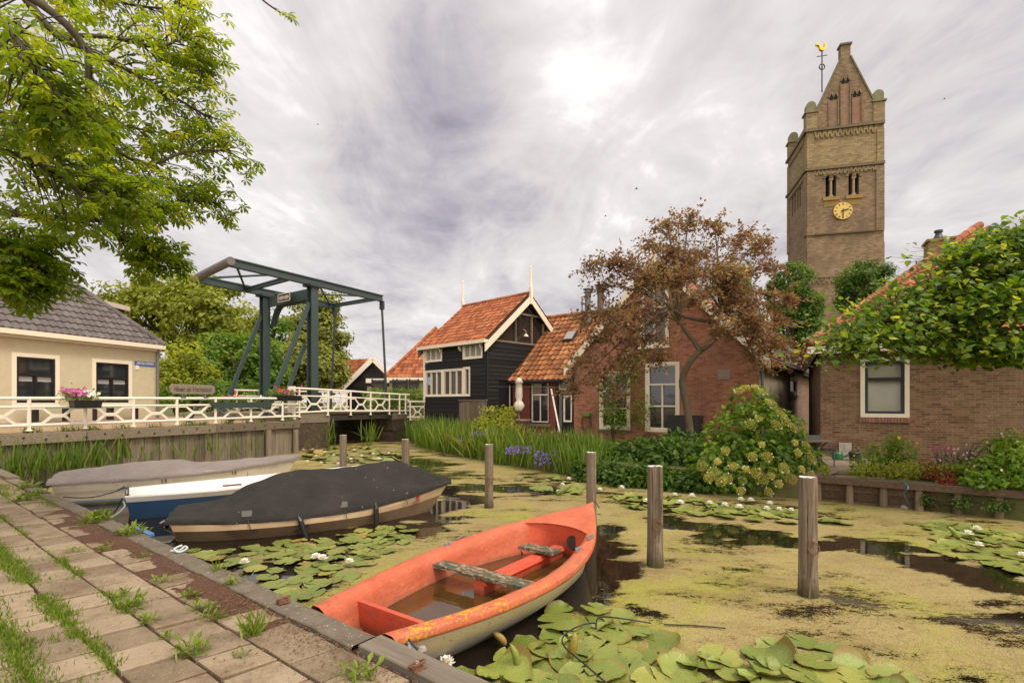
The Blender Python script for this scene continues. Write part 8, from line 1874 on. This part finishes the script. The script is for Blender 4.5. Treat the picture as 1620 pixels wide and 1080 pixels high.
# ================================================================ things in the gardens
def parasol():
    Y = 20.4; c = P(821, 683, Y); t = thing('closed_parasol', 'closed off white parasol between the black house and dark red house', 'parasol', tuple(c)); x, y = c.x, c.y; z = lambda py: EYE - (py - HZ) / F * Y
    m = MB(); m.tube([(x, y, .5), (x, y, z(600))], .03, 8); m.build('pole', M_zinc, t)
    m = MB(); rows = []
    for py, r, k in ((597, .02, 0), (599, .09, .1), (605, .16, .3), (606, .12, .2), (615, .125, .2), (628, .14, .2), (633, .1, .15), (637, .16, .35), (643, .2, .5), (649, .13, .6)):
        rows.append([(x + r * (1 + .22 * k * math.cos(8 * a)) * math.cos(a), y + r * (1 + .22 * k * math.cos(8 * a)) * math.sin(a), z(py) + (.04 * math.cos(8 * a) if py > 640 else 0)) for a in np.linspace(0, 2 * math.pi, 33)])
    loft(m, rows, flip=True); m.build('canopy', mottled('parasol_cloth', (.55, .49, .4), (.66, .6, .5), 5, .85, .2), t, smooth=True)
parasol()
m = MB(); m.tube([P(872, 615, 20.2), P(887, 692, 19.2)], .035, 8); tag(m.build('leaning_pole', M_white), 'long white pole leaning beside the door of dark red house', 'pole')
def heat_pump():
    u0, u1 = BH.at(1066, 680)[0], BH.at(1117, 680)[0]; t = thing('black_unit', 'black louvred box standing against the brick house behind the tree trunk', 'box', tuple(BH.pt(u0, .45, .6))); m = MB(); BH.box(m, u0, u1, .45, 1.5, .3, .62); m.build('casing', M_blackpaint, t); m = MB()
    for k in range(11): BH.box(m, u0 + .03, u1 - .03, .55 + k * .085, .59 + k * .085, .62, .64)
    m.build('louvres', mottled('louvre_grey', (.03, .03, .035), (.05, .05, .055), 8, .5, 0), t)
heat_pump()
def hose_reel():
    u, v = BH.at(929, 657); t = thing('hose_holder', 'green hose holder with hanging hose on the red brick wall', 'hose reel', tuple(BH.pt(u, v, .02))); m = MB(); BH.box(m, u - .15, u + .17, v - .02, v + .1, .01, .16); m.build('holder', paint('hose_green', (.1, .22, .03), .4), t)
    m = MB(); m.tube([BH.pt(u + .2 * math.cos(a), v - .3 + .34 * math.sin(a), .08 + .02 * math.sin(3 * a)) for a in np.linspace(0, 2 * math.pi, 25)], .014, 6); m.tube([BH.pt(u + .16 * math.cos(a), v - .24 + .27 * math.sin(a), .11) for a in np.linspace(0, 2 * math.pi, 25)], .014, 6); m.build('hose', mottled('hose_brown', (.06, .04, .02), (.1, .07, .04), 8, .6, 0), t)
hose_reel()
def plank_fence():
    a, b = P(727, 660, 20.9), P(770, 660, 19.0); d = V((b.x - a.x, b.y - a.y, 0)); L = d.length; d.normalize(); n = V((d.y, -d.x, 0)); t = thing('plank_fence', 'brown vertical plank fence panel in front of black house', 'fence', (a.x, a.y, .3)); Mx = Matrix((d, -n, V((0, 0, 1)))).transposed()
    m = MB(); k = int(L / .115)
    for i in range(k): h = random.uniform(-.02, .02) + 1.92 + .1 * i / k; m.box(V((a.x, a.y, 0)) + d * (i + .5) * (L / k) + n * random.uniform(0, .015) + V((0, 0, .3 + (h - .3) / 2)), (L / k - .012, .025, h - .3), Mx)
    m.build('planks', M_fencewood, t); m = MB(); m.box(V((a.x, a.y, 0)) + d * L / 2 + n * -.04 + V((0, 0, 1.7)), (L, .04, .09), Mx); m.box(V((a.x, a.y, 2.0)) + d * L / 2 + n * .01 + V((0, 0, 0)), (L + .05, .07, .05), Mx); m.build('rail', M_fencewood, t)
plank_fence()
def garden_table():
    c = P(812, 664, 19.8); t = thing('garden_table', 'weathered wooden table in front of dark red house below the parasol', 'table', (c.x, c.y, .46)); m = MB(); m.box((c.x, c.y, c.z), (1.25, .7, .05), LH.M); m.build('tabletop', M_oldwood, t)
    for sx in (-.5, .5):
        for sy in (-.28, .28): m = MB(); q = LH.d * sx + LH.n * sy; m.box((c.x + q.x, c.y + q.y, (c.z + .46) / 2), (.06, .06, c.z - .46)); m.build('leg', M_oldwood, t)
garden_table()
m = MB(); m.tube(curve([BF2.pt(.05, 2.55, .06), P(840, 611.5, 19.6), LH.pt(3.2, 2.5, .05)], 10), .006, 5); tag(m.build('washing_line', M_zinc), 'thin washing line strung across the front of low red house', 'line')
# terrace chair, table, watering can
def chair():
    c = P(1312, 737, 11.6); x, y = c.x, c.y; t = thing('garden_chair', 'grey garden chair beside the wall corner on the terrace', 'chair', (x, y, .46)); z = lambda py, Y=11.6: EYE - (py - HZ) / F * Y
    m = MB(); m.box((x - .13, y + .1, z(711.5)), (.42, .42, .035)); m.build('seat', M_iron2, t); m = MB(); m.box((x - .22, y + .3, z(696)), (.42, .03, .19), Matrix.Rotation(-.15, 3, 'X')); m.build('backrest', mottled('chair_grey', (.06, .065, .07), (.09, .095, .1), 8, .5, 0), t)
    for dx, dy, top in ((.06, -.08, z(711)), (-.32, -.08, z(711)), (.0, .3, z(692)), (-.42, .3, z(692))):
        m = MB(); m.tube([(x + dx, y + dy, .46), (x + dx - (.0), y + dy, top)], .014, 7); m.build('leg', M_zinc, t)
    c = P(1288, 697, 11.9); t = thing('terrace_table', 'small slatted wooden table half hidden behind the hydrangea bush', 'table', (c.x, c.y, .46)); m = MB()
    for k in range(6): m.box((c.x - .02, c.y - .25 + k * .1, c.z), (.68, .085, .03))
    m.build('tabletop', M_fencewood, t)
    for s_ in (-1, 1): m = MB(); m.bar((c.x - .3 * s_, c.y, c.z - .03), (c.x + .3 * s_, c.y, .46), .03, .03); m.build('leg', M_iron2, t)
chair()
m = MB(); c = P(1291, 738, 11.0); m.tube(curve([c + V((-.2, 0, 0)), c + V((-.2, 0, .3)), c + V((-.08, 0, .38)), c + V((.06, 0, .1)), c + V((.08, 0, -.12))], 12), .016, 7); m.tube(curve([c + V((-.2, .3, 0)), c + V((-.2, .3, .3)), c + V((-.08, .3, .38)), c + V((.06, .3, .1)), c + V((.08, .3, -.12))], 12), .016, 7); m.bar(c + V((-.2, 0, .3)), c + V((-.2, .3, .3)), .02, .02); m.bar(c + V((.0, 0, .25)), c + V((.0, .3, .25)), .02, .02); tag(m.build('metal_stool', M_iron2), 'curved black metal frame beside the hydrangea on the terrace', 'stool')
def can():
    c = P(1325, 727, 13.0); t = thing('watering_can', 'green watering can with red rose by the brown brick wall', 'watering can', tuple(c)); g = paint('can_green', (.02, .14, .05), .35); m = MB(); m.lathe(c, [(.0, 0), (.11, .005), (.12, .05), (.115, .16), (.09, .2), (.02, .21)], 14); m.build('body', g, t)
    m = MB(); m.tube(curve([c + V((-.1, 0, .05)), c + V((-.22, 0, .12)), c + V((-.16, 0, .24)), c + V((0, 0, .24))], 8), .013, 7); m.build('handle', g, t); m = MB(); m.tube([c + V((.1, 0, .05)), c + V((.3, 0, .14))], [.025, .018], 8); m.build('spout', g, t); m = MB(); q = c + V((.3, 0, .14)); m.tube([q, q + V((.06, 0, .045))], [.02, .06], 10); m.build('rose', F_redf, t)
can()
u, v = RH.at(1327, 726); u2, v2 = RH.at(1347, 700); m = MB(); RH.box(m, u, u2, .46, v2, .02, .06); RH.box(m, lerp(u, u2, .47), lerp(u, u2, .55), lerp(v, v2, .55), lerp(v, v2, .9), .06, .08); tag(m.build('white_panel', mottled('dirty_white_panel', (.36, .33, .29), (.52, .49, .44), 9, .8, .2, c3=(.25, .2, .13), s3=6)), 'dirty white panel leaning on the brown brick wall', 'panel')
m = MB(); c = P(1353, 727, 12.8); m.lathe(c, [(.0, 0), (.12, 0), (.15, .18), (.13, .2), (.01, .2)], 12); m.tube(curve([c + V((-.1, 0, .2)), c + V((-.02, 0, .32)), c + V((.1, 0, .2))], 6), .012, 6); tag(m.build('dark_bucket', M_iron2), 'dark bucket with handle at the foot of brown brick wall', 'bucket')
# terrace paving
m = MB(); a = [P(1270, 752, 10.4), P(1400, 752, 9.9), P(1420, 720, 13.0), P(1290, 715, 14.0)]; m.prism([(q.x, q.y) for q in a], (0, 0, .44), (1, 0, 0), (0, 1, 0), .035); structure(m.build('terrace', mottled('terrace_slab', (.16, .12, .085), (.25, .19, .14), 5, .95, .4)))
m = MB(); m.tube(curve([G(1425, 757, .49), P(1437, 770, 8.7), P(1430, 780, 8.9), P(1438, 798, 9.2)], 14), .008, 5); tag(m.build('blue_string', paint('cord_blue', (.05, .2, .35), .6)), 'blue cord hanging over the garden timber wall', 'cord')
# ================================================================ birds
for i, (px, py, Y, s, lb) in enumerate(((1007, 299, 60, .32, 'dark bird gliding in the sky above the brick chimney'), (958, 342, 70, .3, 'small dark bird low in the sky left of the red tree'), (503, 197, 80, .25, 'tiny dark bird high above the drawbridge'), (1494, 157, 70, .25, 'tiny dark bird right of the church tower'))):
    c = P(px, py, Y); m = MB(); m.tube([c + V((-s * .5, 0, .02)), c + V((-s * .2, 0, .02)), c + V((s * .3, 0, 0)), c + V((s * .6, 0, -.03))], [s * .06, s * .14, s * .12, s * .02], 7)
    for sg in (-1, 1): m.add([c + V((s * .25, 0, .02)), c + V((-s * .2, 0, .02)), c + V((-s * .3, sg * s * .5, .3 * s)), c + V((-s * .5, sg * s * 1.1, .15 * s)), c + V((s * .1, sg * s * .5, .3 * s))], [(0, 1, 2, 3, 4)])
    tag(m.build('bird', M_blackpaint), lb, 'bird', 'birds in the sky')
